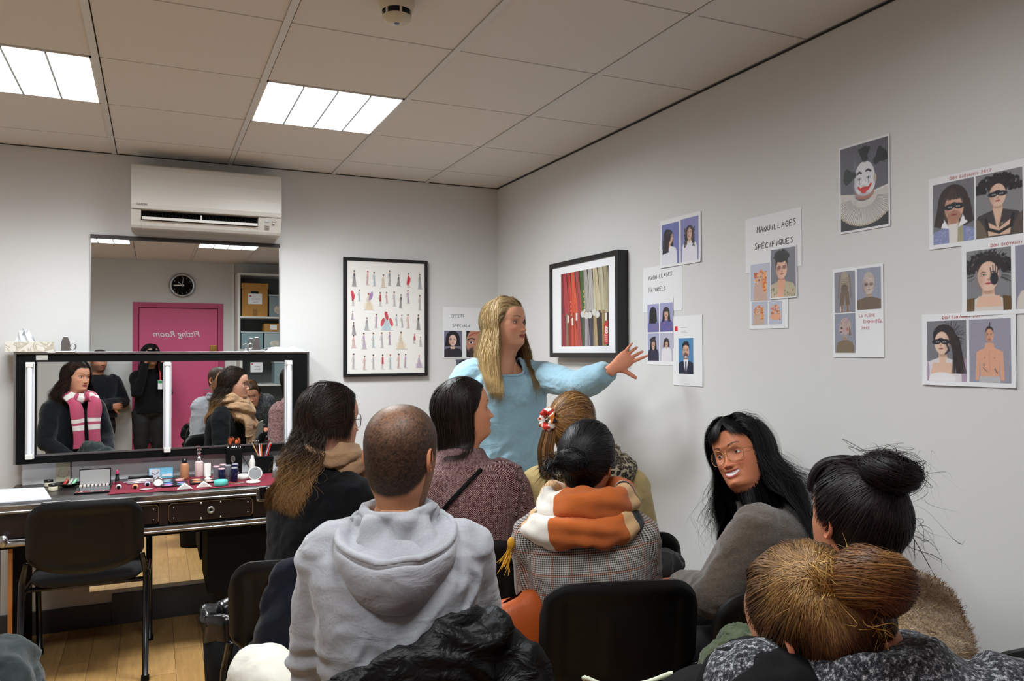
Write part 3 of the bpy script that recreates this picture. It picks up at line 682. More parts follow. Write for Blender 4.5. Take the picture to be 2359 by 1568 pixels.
p3.poly([(.3, .4), (.72, .4), (.78, .18), (.24, .18)], 'dcb49c'); curlytop(p3, .5, .85, .3, 300); p3.ell(.5, 1.02, .27, .2, '1c171a'); p3.head(.5, .8, .29, 'e0bca8', lip='b85058'); p3.ell(.5, .78, .2, .25, 'e0bca8', al=0)
p3.ell(.62, .74, .085, .13, '22222e')
for i, (dx, l) in enumerate(((-.06, .1), (-.02, .15), (.02, .17), (.06, .13))): p3.line([(.62+dx, .84), (.62+dx*1.3, .86+l)], .012, '22222e')
p3.strands(.5, .9, .3, .5, -.6, 3.8, 60, .005, '1c171a')
p4 = Pic(.13, .18, 60, '8c8a9c', 23); p4.bust(.55, .8, .25, 'd8b49c', 'd0c8c0'); p4.ell(.55, 1.0, .27, .25, '1c171a'); p4.head(.55, .8, .26, 'dcb8a4')
dgpage('print of a round-faced woman with a black handprint over one eye', 3.318, 3.606, 1.573, 1.775, 2, 0, [(p3, .05, .49), (p4, .53, .96)], .3)
p5 = Pic(.13, .18, 90, '76767c', 24, 1.15, .75); p5.bust(.42, .85, .2, 'dcb8a2', 'd8d2d6', sw=2.0, v=2.0); p5.poly([(.2, .5), (.62, .5), (.66, .28), (.14, .28)], 'dcb8a2'); p5.ell(.4, .18, .3, .13, 'e4e0e2'); p5.ell(.95, .3, .12, .3, 'a890a8'); p5.ell(.05, .3, .07, .25, 'a890a8')
p5.ell(.45, 1.05, .25, .22, '241c20'); p5.head(.4, .9, .22, 'e0c0ac', lip='a04048', side=-.3); masked(p5, .38, .9, .24); p5.line([(.5, .9), (.56, .75), (.48, .68)], .02, '2a2a3a')
for i in range(120): x = .52+.2*p5.rg.rand(); p5.line([(.5, 1.22), (x+.05, 1.0), (x+.12, .7), (x+.08+.15*p5.rg.rand(), .3)], .006, ['2a2022', '191416', '3a2c2a'][i % 3], .8)
p5.strands(.6, 1.05, .1, .32, -.8, 2.5, 40, .004, '241c20')
p6 = Pic(.14, .18, 90, '9492a2', 25); p6.poly([(.4, .8), (.6, .8), (.62, .7), (.82, .62), (.85, .05), (.76, .05), (.74, .45), (.72, 0), (.28, 0), (.26, .45), (.24, .05), (.15, .05), (.18, .62), (.38, .7)], 'd8a286')
p6.ell(.38, .5, .012, .012, '9a5444').ell(.62, .5, .012, .012, '9a5444'); p6.line([(.5, .65), (.5, .2)], .006, 'b07c64', .5); p6.line([(.34, .3), (.44, .22)], .01, '40405a', .8).line([(.62, .28), (.68, .2)], .014, '40405a', .8).ell(.36, .36, .03, .03, '70607a', al=.5); p6.poly([(.26, .12), (.74, .12), (.76, 0), (.24, 0)], 'b8b8bc')
p6.ell(.5, 1.02, .1, .12, '2a2022'); p6.head(.5, .95, .135, 'd09a80', beard=None); p6.line([(.5, 1.12), (.51, 1.2)], .015, '2a2022'); p6.ell(.5, .85, .05, .03, '8a6050', al=.5)
dgpage('lowest print of the right group, a masked woman beside a bare-chested man', 3.189, 3.470, 1.374, 1.583, 2, 0, [(p5.grain(.04), .06, .5), (p6.grain(.04), .53, .95)], .24)

# back wall: EFFETS SPECIAUX
o, P = sheet('title_sheet', 'white sheet handwritten EFFETS SPÉCIAUX, partly behind the standing woman', 'sign', 'B', -.391, -.112, 1.437, 1.770, 0, -.005)
write(P, 'B', [('EFFETS', .2, .80, .03), ('SPECIAUX', .24, .61, -.01)], o, M_['ink'], .018, 21, r=.0011)
o, P = sheet('photo_print', 'portrait of a person in a dark hood with a scarred face, under EFFETS SPÉCIAUX', 'photo', 'B', -.386, -.254, 1.438, 1.621, 1, 0, group='make-up effects photographs')
p = Pic(.13, .18, 84, '6c6c80', 31, 1.15, .7); p.bust(.48, .88, .24, 'd4b0a0', '24222a', sw=1.9); p.ell(.48, 1.0, .33, .33, '14121a'); p.poly([(.15, 1.0), (.81, 1.0), (.86, .62), (.1, .62)], '14121a'); p.poly([(.36, .6), (.6, .6), (.58, .5), (.38, .5)], 'd4b0a0'); p.head(.48, .9, .25, 'dcbcae', lip='b04848'); p.ell(.37, .95, .05, .05, '4a3444', soft=.03, al=.7); p.line([(.58, 1.0), (.6, 1.1)], .01, '8a3030', .7)
for i in range(40): p.ell(p.rg.rand(), p.rg.rand()*.38, .05, .015, '3c3844', rot=p.rg.rand()*3, al=.5)
photo(P, p.grain(.05), .03, .97, .03, .97, o)
o, P = sheet('photo_print', 'close-up photograph of a bearded face with a red scar across the forehead', 'photo', 'B', -.232, -.1, 1.436, 1.621, 1, 0, group='make-up effects photographs')
p = Pic(.13, .18, 84, '1c1818', 32); p.ell(.6, .75, .6, .8, 'b8826c'); p.ell(.6, .25, .55, .32, '3a2a2a', soft=.1); p.ell(.65, .45, .25, .2, 'b8826c', soft=.1); p.ell(.28, .78, .13, .07, 'e0d8d4'); p.ell(.27, .78, .06, .065, '281c18'); p.line([(.1, .93), (.28, .99), (.48, .95)], .035, '2a1c1a'); p.line([(.14, .84), (.28, .87), (.42, .81)], .014, '2a1c1a'); p.line([(.15, 1.1), (.4, 1.25), (.75, 1.3)], .02, '8a2c28').line([(.2, 1.16), (.5, 1.3), (.6, 1.2)], .012, 'a03830')
p.ell(.6, .42, .1, .06, '503030', al=.8); p.ell(.6, .2, .2, .06, 'c05858'); photo(P, p.grain(.05), .03, .97, .03, .97, o)
o, P = sheet('photo_print', 'dark portrait photograph half hidden behind the standing woman’s shoulder', 'photo', 'B', -.306, -.178, 1.27, 1.433, 1, 0, group='make-up effects photographs')
p = Pic(.13, .17, 64, '5c5c6c', 33); p.ell(.5, 1.0, .32, .3, '14121a'); p.bust(.5, .8, .25, 'c8a494', '1c1c26'); p.head(.5, .82, .26, 'd0ac9c'); p.poly([(.2, .95), (.2, 1.2), (.5, 1.3), (.8, 1.2), (.8, .95), (.6, 1.08), (.4, 1.05)], '14121a'); photo(P, p.grain(.05), .03, .97, .03, .97, o)

# ---------------------------------------------------------------- framed posters
def framed(name, label, pl, a0, a1, z0, z1, depth, fw_, mat_w, pic, picbox):
    c = quadpt(pl, (a0+a1)/2, z0, 0); t = thing(name, label, 'framed picture', c)
    def bx(mb, A0, A1, Z0, Z1, d0, d1):
        p0 = quadpt(pl, A0, Z0, d0); p1 = quadpt(pl, A1, Z1, d1)
        return mb.box(min(p0[0], p1[0]), max(p0[0], p1[0]), min(p0[1], p1[1]), max(p0[1], p1[1]), Z0, Z1)
    f = MB(); bx(f, a0, a0+fw_, z0, z1, .001, depth); bx(f, a1-fw_, a1, z0, z1, .001, depth); bx(f, a0+fw_, a1-fw_, z0, z0+fw_, .001, depth); bx(f, a0+fw_, a1-fw_, z1-fw_, z1, .001, depth)
    obj('frame', f, M_['frame'], t, bevel=.0015)
    m = MB(); bx(m, a0+fw_, a1-fw_, z0+fw_, z1-fw_, .001, depth-.008); obj('mount', m, M_['whitem'], t)
    b0, b1, c0_, c1_ = picbox
    def P(u, v, e=0): return quadpt(pl, b0+(b1-b0)*u, c0_+(c1_-c0_)*v, depth-.0075+e)
    photo(P, pic, 0, 1, 0, 1, t, 'print')
    return t
# costume plates
p = Pic(.50, .695, 330, 'e6e4e0', 40); A = p.A
cl = ['b8b8bc', 'd8a8a4', 'a8c4d0', '9c7ca8', 'c42840', '4a484c', 'dcc8a8', 'b098b8', '88949c', 'c8a49c']
rows_ = [
 [(.09, 1.18, 5, 1.15, 0), (.26, 1.19, 1, 1, 1), (.34, 1.18, 2, 1, 1), (.46, 1.16, 6, .9, 2), (.54, 1.2, 8, 1.1, 1), (.66, 1.17, 5, .8, 2), (.79, 1.18, 4, 1, 1), (.94, 1.17, 8, 1.1, 0)],
 [(.07, .93, 4, 1, 1), (.15, .97, 2, .8, 1), (.27, .9, 6, 1.2, 3), (.42, .93, 4, 1, 1), (.5, .95, 1, .8, 1), (.6, .94, 0, 1.05, 1), (.69, .91, 5, 1, 1), (.78, .97, 3, .95, 1), (.94, .9, 0, 1.1, 1)],
 [(.07, .72, 7, .6, 2), (.08, .56, 5, .9, 2), (.25, .62, 8, .9, 2), (.37, .66, 7, 1, 1), (.5, .66, 2, 1.3, 3), (.63, .67, 2, .8, 1), (.7, .66, 0, .9, 1), (.78, .66, 1, 1, 1), (.92, .65, 5, 1.1, 0)],
 [(.08, .4, 1, .9, 2), (.21, .41, 7, 1.15, 0), (.33, .42, 2, 1.05, 1), (.44, .42, 0, 1.1, 1), (.54, .44, 3, .9, 1), (.69, .42, 6, 1.25, 3), (.87, .44, 4, .7, 1), (.95, .4, 0, .7, 2)],
 [(.08, .16, 0, 1.1, 1), (.22, .14, 1, 1, 1), (.33, .15, 0, 1.05, 1), (.45, .15, 4, 1.05, 1), (.55, .15, 2, 1.05, 1), (.66, .16, 1, 1.05, 1), (.75, .16, 7, 1, 1), (.93, .15, 7, .9, 3)]]
for R_ in rows_:
    for (x, y, ci, sc, kind) in R_:
        h = .095*sc; wd = .017*sc*(1 + (kind == 0)*.5 + (kind == 2)*1.0 + (kind == 3)*1.9); c = cl[ci]; pale = ci in (4,)
        dx = p.rg.uniform(-.01, .01)
        p.poly([(x-.008*sc, y+h*.35), (x+.008*sc, y+h*.35), (x+wd+dx, y-h*.98), (x-wd+dx, y-h*.98)] if kind != 4 else [], 'd8d0cc' if pale else c, .62, .006)
        if kind == 3: p.ell(x, y-h*.6, wd*1.1, h*.42, c, al=.4)
        if pale: p.poly([(x-.012, y+h*.2), (x+.012, y+h*.2), (x+.014, y-h*.35), (x-.014, y-h*.35)], 'b82840', .95)
        p.ell(x, y+h*.35, .011*sc, .022*sc, c if not pale else 'b82840', al=.95)
        p.ell(x, y+h*.66, .008*sc, .011*sc, 'd0a894'); p.ell(x, y+h*.78, .01*sc, .009*sc, ['2a2224', '4a3830', 'b83044', '6a5c58'][int(x*97+y*31) % 4])
        for s_ in range(4): xx = x + (s_-1.5)*wd*.35; p.line([(x+(s_-1.5)*.005, y+h*.2), (xx+dx, y-h*.9)], .0016, '4c4448', .55)
        p.line([(x-.012*sc, y+h*.4), (x-.022*sc, y), (x-.01*sc, y-h*.1)], .003, 'b8988c', .8); p.line([(x-wd, y-h*.99), (x+wd*1.3, y-h*1.0)], .003, '6a6468', .6)
for k_, (x, y, c) in enumerate([(.5, .72, 'c42840'), (.45, .64, 'c42840'), (.56, .64, 'c42840'), (.3, .96, '9070a8'), (.07, .97, 'c42840'), (.79, 1.16, 'c42840')]): p.ell(x, y, .022, .055, c, rot=.3*(-1)**k_, al=.9)
framed('framed_poster', 'black framed poster of rows of small historical costume figures on the back wall', 'B', -1.041, -.504, 1.325, 2.061, .034, .019, None, p.grain(.03), (-1.020, -.525, 1.345, 2.041))
# costume rail photograph
p = Pic(.50, .40, 260, '30221e', 41); A = p.A
def costume(x, w_, top, bot, c, c2=None, tilt=.06):
    p.poly([(x-w_*.3, A*top), (x+w_*.5, A*top), (x+w_*.8+tilt, A*bot), (x-w_*.5+tilt, A*bot)], c)
    for i in range(5): q = x+(p.rg.rand()-.3)*w_; p.line([(q, A*top), (q+tilt*.8, A*bot)], .004, c2 or '40201c', .45)
for x, w_, c, c2 in [(.0, .07, '7a2430', None), (.07, .08, 'b04048', '6a1c28'), (.16, .07, 'c03c30', '701c18'), (.25, .09, 'd0583a', '8a3020'), (.35, .08, 'a84a48', '5a2024'), (.44, .07, '4c6a34', '2a3c20'), (.52, .09, 'a8a49c', '5c5a54'), (.62, .09, 'b4b2ac', '6c685c'), (.72, .1, 'c4b898', '84785c'), (.83, .1, 'b8b094', '6c6450'), (.93, .09, 'a89c80', '5c5440')]:
    costume(x, w_, 1.02, .42, c, c2)
for x, w_, c, c2 in [(.02, .08, '9a3040', None), (.1, .07, '8a6a54', None), (.17, .07, 'a83a30', None), (.25, .09, 'c04c34', None), (.35, .09, 'b8504c', None), (.45, .06, '4a5c40', None), (.53, .08, '9c98a0', None), (.62, .06, '4c4c5c', None), (.7, .07, 'b4a078', None), (.8, .05, '2c2c30', None), (.87, .06, 'a89058', None)]:
    costume(x+.02, w_, .45, -.02, c, c2, .02)
for i, (x, y) in enumerate([(.14, .36), (.24, .32), (.33, .38), (.93, .35), (.5, .42)]): p.poly([(x, A*y+.05), (x+.035, A*y+.05), (x+.035, A*y-.03), (x, A*y-.03)], 'd8d4cc')
for x, y in [(.48, .42), (.56, .4), (.63, .4), (.72, .43), (.78, .4)]: p.ell(x, A*y, .045, .035, 'c8c6c0')
for k_ in range(5): p.ell(.5+.006*k_, A*(.72-.07*k_), .012, .012, 'c8a840'); p.ell(.22+.004*k_, A*(.6-.06*k_), .01, .01, 'c8a070')
p.poly([(.91, .02), (.99, .02), (.985, .26), (.91, .22)], 'b82c2c'); 
p.line([(.975, .175), (.945, .19), (.935, .15), (.95, .125), (.975, .135), (.972, .155), (.955, .155)], .007, 'f0e8e4')
for y in (.04, .06, .08, .1): p.line([(.92, y), (.97, y)], .003, 'e8b8b0')
framed('framed_picture', 'black framed colour photograph of hanging costumes on the right wall', 'R', .868, 1.588, 1.444, 1.970, .06, .026, None, p.grain(.08), (.997, 1.492, 1.505, 1.903))
# ---------------------------------------------------------------- make-up station (flight case desk with mirror lid)
brown = mat('dark_brown_ply', '1c100c', .35, var=.2); ply = mat('plywood_edge', 'a86a30', .6); cutl = mat('raw_wood_line', 'b08a5c', .6)
TZ = .795; TF = -.685
t = thing('makeup_station', 'black flight-case make-up desk with aluminium rails and a long mirror lid fitted with three tubes', 'desk', (-2.02, -.35, 0))
obj('tabletop', MB().box(-2.745, -1.285, TF+.01, -.03, TZ-.022, TZ), mat('dark_laminate', '211c1b', .3), t, bevel=.001)
bd = MB().box(-2.735, -1.295, TF+.012, -.05, .60, TZ-.022)
obj('case_body', bd, M_['blackm'], t)
def rail(mb, x0, x1, y, z0, z1):
    pr = [(y, z0), (y-.006, z0+.004), (y-.006, z0+.011), (y-.003, z0+.014), (y-.003, z1-.012), (y-.007, z1-.009), (y-.007, z1-.003), (y, z1), (y+.012, z1), (y+.012, z0)]
    return mb.prism(pr, x0, x1, 'yz')
obj('upper_rail', rail(MB(), -2.745, -1.285, TF, .757, TZ+.003), M_['alu'], t, bevel=.0008)
obj('lower_rail', rail(MB(), -2.745, -1.285, TF, .612, .645), M_['alu'], t, bevel=.0008)
sc = MB()
for x in (-2.05, -1.83, -1.615, -2.3, -2.5): sc.lathe([(0, -.003), (.004, -.002), (.0045, 0)], (x, TF-.004, .63), 10, axis='y')
each('screw', sc, M_['steel'], t)
for a, b, nm in ((-2.52, -2.075, 0), (-2.03, -1.645, 1)):
    c = .012
    def octo(a, b, z0, z1): return [(a+c, z0), (b-c, z0), (b, z0+c), (b, z1-c), (b-c, z1), (a+c, z1), (a, z1-c), (a, z0+c)]
    d = obj('drawer', MB().prism(octo(a, b, .662, .748), TF+.002, TF+.012, 'xz'), brown, t)
    obj('drawer_edge', MB().prism(octo(a-.0016, b+.0016, .6604, .7496), TF+.005, TF+.0125, 'xz'), cutl, d)
    s = MB()
    for x in (a+.022, b-.022):
        for z in (.68, .73): s.lathe([(0, -.002), (.0028, -.001), (.003, .002)], (x, TF+.001, z), 8, axis='y')
    each('drawer_screw', s, M_['steel'], d)
    if nm:
        k = MB().lathe([(.0, .004), (.008, .004), (.0085, -.004), (.013, -.006), (.0175, -.004), (.0185, .002)], (-1.84, TF, .705), 24, axis='y')
        obj('lock', k, M_['steel'], d, smooth=True); obj('keyhole', MB().lathe([(0, -.0), (.008, -.0)], (-1.84, TF+.001, .705), 16, axis='y'), M_['dark'], d)
        s = MB()
        for x in (-1.885, -1.795):
            for z in (.668, .742): s.lathe([(0, -.004), (.004, -.003), (.0055, .0), (.0055, .003)], (x, TF+.001, z), 12, axis='y')
        each('bolt', s, M_['chrome'], d, smooth=True)
each('front_divider', MB().box(-2.735, -2.523, TF+.004, TF+.012, .65, .757).box(-2.072, -2.033, TF+.004, TF+.012, .65, .757).box(-1.642, -1.30, TF+.004, TF+.012, .65, .757), brown, t)
# latches on the front and corner hardware
for x in (-2.5, -1.60):
    lt = MB().prism(rrect(x-.062 if x < -2 else x-.028, x+.062 if x < -2 else x+.03, .728, .803, .012), TF-.013, TF-.005, 'xz')
    o = obj('latch', lt, M_['alu'], t, bevel=.002)
    obj('latch_recess', MB().prism(rrect(x-.032 if x < -2 else x-.012, x+.032 if x < -2 else x+.028, .748 if x < -2 else .742, .80, .006), TF-.0135, TF-.012, 'xz'), M_['chrome'], o)
    s = MB()
    for dx in ((-.05, .05) if x < -2 else (-.02, .022)):
        for z in (.737, .792): s.lathe([(0, -.003), (.0035, -.002), (.004, 0)], (x+dx, TF-.014, z), 10, axis='y')
    each('rivet', s, M_['steel'], o)
hnd = MB().tube([(-2.75, TF-.02, .63), (-2.70, TF-.03, .63), (-2.6, TF-.03, .628)], .013, 10).ellipsoid((-2.70, TF-.03, .645), (.022, .02, .03))
obj('side_bar', hnd, M_['alu'], t, smooth=True)
lg = MB().box(-2.69, -2.665, TF+.03, -.08, .0, .60)
o = obj('leg', lg, M_['blackm'], t); obj('plywood_strip', MB().box(-2.69, -2.672, TF+.024, TF+.0295, .0, .60), ply, o)
obj('leg', MB().box(-2.74, -2.722, TF+.015, TF+.05, 0, .60), M_['alu'], t)
obj('leg', MB().box(-1.33, -1.30, TF+.03, -.08, .0, .60), M_['blackm'], t)
# back strip with socket, below the mirror lid
obj('back_strip', MB().box(-2.713, -1.32, -.075, -.06, TZ, .91), mat('white_board', 'e8eaee', .35), t, bevel=.002)
so = obj('power_socket', MB().box(-2.562, -2.496, -.084, -.0755, .803, .905), mat('cream_socket', 'd2ccb4', .4), t, bevel=.002)
obj('socket_ring', MB().lathe([(0, .006), (.019, .006), (.0205, -.003), (.023, -.004), (.025, 0)], (-2.529, -.084, .853), 28, axis='y'), mat('cream_socket2', 'dcd6c0', .4), so, smooth=True)
s = MB()
for x, z in ((-2.5385, .853), (-2.5195, .853), (-2.529, .864), (-2.529, .842)): s.lathe([(0, .0045), (.0026, .0045)], (x, -.0845, z), 10, axis='y')
obj('socket_hole', s, M_['dark'], so)
s = MB()
for k in range(9): s.box(-2.492, -2.489, -.0765, -.075, .808+.011*k, .815+.011*k)
obj('dashed_line', s, M_['ink'], t)
printed('• MAQUILLAGES POUR TRAVAUX •', .013, plane_m((-2.06, -.0765, .884), (1, 0, 0), (0, 0, 1)), mat('worn_print', '77787c', .6), 'printed_words', t, bold=.0)
obj('pedestal', MB().box(-1.85, -1.36, -.60, -.12, .27, .60), M_['blackm'], t, bevel=.004)
# lid
lid = MB(); LX0, LX1, LZ0, LZ1 = -2.731, -1.283, .912, 1.472
for a, b, z0, z1 in ((LX0, -2.644, LZ0, LZ1), (-1.385, LX1, LZ0, LZ1), (-2.644, -1.385, LZ0, .955), (-2.644, -1.385, 1.432, LZ1)): lid.box(a, b, -.15, -.02, z0, z1)
obj('lid_frame', lid, M_['blackm'], t)
ed = MB(); e = .012
for a, b, z0, z1 in ((LX0-e, LX0, LZ0, LZ1+e), (LX1, LX1+e, LZ0, LZ1+e), (LX0, LX1, LZ1, LZ1+e)): ed.box(a, b, -.158, -.015, z0, z1)
each('lid_edge', ed, M_['alu'], t, bevel=.002)
obj('lid_trim', MB().box(-2.644, -1.41, -.153, -.149, .950, .956), M_['alu'], t)
obj('mirror', MB().box(-2.644, -1.385, -.132, -.128, .955, 1.432), M_['mirror'], t)
opal = mat('opal_tube', 'eceef2', .3); bat = mat('batten_white', 'd8d9dc', .4)
for x in (-2.672, -2.03, -1.388):
    o = obj('tube_holder', MB().box(x-.021, x+.021, -.152 if x != -2.03 else -.142, -.131, .938, 1.432), bat, t, bevel=.003)
    yy = -.168
    obj('fluorescent_tube', MB().cyl((x, yy, .965), (x, yy, 1.405), .013, n=20), opal, o, smooth=False)
    each('tube_socket', MB().box(x-.017, x+.017, -.182, -.15, 1.405, 1.428).box(x-.017, x+.017, -.182, -.15, .938, .965), M_['white'], o, bevel=.004)
obj('tape_label', MB().box(-2.646, -2.594, -.152, -.15, 1.442, 1.467), mat('grey_label', 'b0aea8', .5), t)
for x in (-2.515, -1.565):
    lt = MB().box(x-.045, x+.045, -.165, -.10, LZ1+e-.004, LZ1+e+.004)
    lt.prism([(x-.022, LZ1+e), (x+.022, LZ1+e), (x+.02, 1.535), (x+.010, 1.565), (x-.010, 1.565), (x-.02, 1.535)], -.145, -.138, 'xz')
    o = obj('lid_catch', lt, M_['alu'], t, bevel=.002)
    a = np.linspace(0, 2*PI, 15)[:-1]; sg = 1 if x < -2 else -1
    obj('catch_ring', MB().tube([(x+sg*.033+.014*math.cos(q), -.14, 1.512+.016*math.sin(q)) for q in a], .004, 8, closed=True), M_['steel'], o, smooth=True)
# ---- things on the lid
t = thing('tissue_box', 'cardboard tissue box with a tissue pulled up, on the left of the mirror lid', 'tissue box', (-2.68, -.1, LZ1+e))
z0 = LZ1+e
bx = MB().box(-2.785, -2.572, -.17, -.055, z0, z0+.052)
bx.V[-1] = (bx.V[-1]-np.array((-2.68, -.11, 0))) @ np.array(Matrix.Rotation(.12, 3, 'Z')).T + np.array((-2.68, -.11, 0))
def tbm():
    k = NT('tissue_box_card'); v = k.coord('Object'); n1 = k.noise(18, 2, .5, v, 1.5); r = k.ramp(n1.outputs[0], [(.42, lin('d2cec2')), (.5, lin('a89c88')), (.56, lin('d6d2c8'))]); k.l(r.outputs[0], k.b.inputs[0]); k.b.inputs['Roughness'].default_value = .5; return k.m
obj('carton', bx, tbm(), t, bevel=.001)
ts = MB(); rr = np.random.RandomState(3)
for q in range(2):
    P = np.zeros((9, 13, 3))
    for i in range(9):
        for j in range(13):
            s_ = i/8; a = j/12*2-1
            P[i, j] = (-2.70 + a*(.045*(1-s_*.45)) + .012*s_*(1 if q else -1), -.11 + .014*math.sin(a*7+q*2+s_*2) + .01*q, z0+.045 + s_*(.075 - .03*abs(a+.2*q)) + .006*math.sin(a*9))
    ts.grid(P)
obj('tissue', ts, M_['whitem'], t, smooth=True)
def crumple(name, label, cat, c, sx, sy, hz, m, seed=0, n=26, group=None, f=6):
    mb = MB(); P = np.zeros((n, n, 3)); rr = np.random.RandomState(seed); ph = rr.rand(6)*6
    for i in range(n):
        for j in range(n):
            u, v = i/(n-1)*2-1, j/(n-1)*2-1; e = max(0, 1-max(abs(u), abs(v))**3)
            h = (.5+.5*math.sin(f*u+ph[0]+2*math.sin(f*.7*v+ph[1])))*(.5+.5*math.sin(f*.8*v+ph[2]+u*3))
            P[i, j] = (c[0]+u*sx*(1+.08*math.sin(7*v+ph[3])), c[1]+v*sy*(1+.08*math.sin(8*u+ph[4])), c[2]+.002+e**.5*hz*(.35+.65*h))
    mb.grid(P, flip=False); P2 = P.copy(); P2[..., 2] = c[2]+.0005; mb.grid(P2, flip=True)
    o = obj(name, mb, m, None, smooth=True); tag(o, label, cat, group); return o
crumple('tissue', 'crumpled white tissues on the right end of the mirror lid', 'tissue', (-1.40, -.1, z0), .10, .045, .03, M_['whitem'], 4)

# ---------------------------------------------------------------- make-up on the desk
G = 'make-up laid out on the desk'
def one(name, label, cat, mb, m, smooth=True, bevel=0, group=G):
    o = obj(name, mb, m, None, smooth, bevel); return tag(o, label, cat, group)
burg = mat('burgundy_cloth', '7a1830', .85, bump=(300, .4, .001), var=.12)
nn = 40; P = np.zeros((nn, 14, 3))
for i in range(nn):
    for j in range(14):
        u, v = i/(nn-1), j/13
        x = -2.30 + u*.80; y = -.625 + v*.44 + .014*math.sin(u*11+v)*(1 if j == 0 else .2) + (.05*(1-u) if v < .5 else 0)*(1-2*v) + .05*max(0, u-.9)*8*(1-v)
        P[i, j] = (x + .01*math.sin(v*9), y, TZ+.0025+.0022*math.sin(u*23+v*9)*math.sin(v*7+u*5) + (.002 if j else 0))
c_ = MB().grid(P); P2 = P.copy(); P2[..., 2] -= .0018; c_.grid(P2, flip=True)
tag(obj('cloth', c_, burg, None, True), 'burgundy cloth spread on the desk under the make-up', 'cloth')
pp = MB().prism([(-2.80, -.60), (-2.53, -.59), (-2.60, -.22), (-2.80, -.19)], TZ+.001, TZ+.006, 'xy')
tag(obj('paper_sheet', pp, mat('white_paper_2', 'e4e9f0', .7), None), 'white papers lying on the left end of the make-up desk', 'paper')
glassj = M_['glass']
def jar(x, y, lab_):
    t = thing('cream_jar', lab_, 'jar', (x, y, TZ), group=G)
    obj('pot', MB().lathe([(0, 0), (.020, 0), (.021, .003), (.021, .022), (.019, .024)], (x, y, TZ), 20), mat('jar_cream', 'cfc8b0', .2), t, smooth=True)
    obj('lid', MB().lathe([(.0215, .023), (.0215, .033), (.02, .035), (0, .035)], (x, y, TZ), 20), M_['blackg'], t, smooth=True)
jar(-2.585, -.17, 'small black-lidded cream pot, the further of two beside the white papers'); jar(-2.55, -.32, 'small black-lidded cream pot, the nearer of two beside the white papers')
t = thing('tray', 'small black tray of assorted cosmetics under the power socket', 'tray', (-2.49, -.22, TZ), group=G)
obj('dish', MB().lathe([(0, .002), (.03, .002), (.048, .012), (.05, .02), (.046, .02), (.03, .006)], (-2.49, -.22, TZ), 24), M_['blackg'], t, smooth=True)
for i, (dx, c) in enumerate(((-.022, 'b04038'), (0, 'b8b4ae'), (.018, '8fd0a8'))):
    o = one('lipstick_tube', ['red', 'silver', 'mint green'][i]+' tube lying in the small black tray', 'lipstick', MB().cyl((-2.49+dx, -.235, TZ+.012), (-2.475+dx, -.205, TZ+.034), .007), mat('tube_'+c, c, .25))
t = thing('brush_case', 'small curved black case standing right of the power socket', 'case', (-2.43, -.2, TZ), group=G)
obj('shell', MB().ellipsoid((-2.43, -.2, TZ+.012), (.03, .02, .012)), M_['blackg'], t, smooth=True)
# open palette with mirror
t = thing('makeup_palette', 'open silver make-up palette with an upright mirror and a row of lip colours', 'palette', (-2.35, -.36, TZ), group=G)
obj('base', MB().box(-2.445, -2.29, -.50, -.30, TZ, TZ+.010), M_['blackg'], t, bevel=.002)
obj('clear_cover', MB().box(-2.44, -2.295, -.49, -.37, TZ+.0102, TZ+.012), mat('silver_foil', '8d97a6', .15, 1), t)
pn = MB()
for k in range(9): pn.box(-2.437+k*.016, -2.425+k*.016, -.497, -.485, TZ+.010, TZ+.0125, col=lin(['c03848', 'd8a0a0', 'a02838'][k % 3]))
for k in range(8): pn.box(-2.435+k*.017, -2.423+k*.017, -.33, -.305, TZ+.010, TZ+.018, col=lin('e8dcd8'))
obj('colour_pans', pn, M_['pcol'], t)
mm = MB().box(-2.437, -2.295, -.297, -.292, TZ+.012, TZ+.094); obj('lid', mm, M_['blackg'], t); obj('lid_mirror', MB().box(-2.433, -2.299, -.2985, -.2972, TZ+.016, TZ+.090), mat('palette_mirror', 'b8bab8', .25, .3), t)
# lipstick
t = thing('lipstick', 'open pink lipstick standing upright in a black case beside the mirrored palette', 'lipstick', (-2.268, -.27, TZ), group=G)
c = (-2.268, -.27, TZ)
obj('silver_base', MB().lathe([(0, 0), (.010, 0), (.010, .022)], c, 20), M_['alu'], t, smooth=True); obj('case', MB().lathe([(.0102, .022), (.0102, .034), (.0085, .036), (.0085, .058)], c, 20), M_['blackg'], t, smooth=True)
obj('bullet', MB().lathe([(.006, .055), (.006, .068), (.004, .076), (0, .080)], c, 16), mat('pink_bullet', 'd0306c', .35), t, smooth=True)
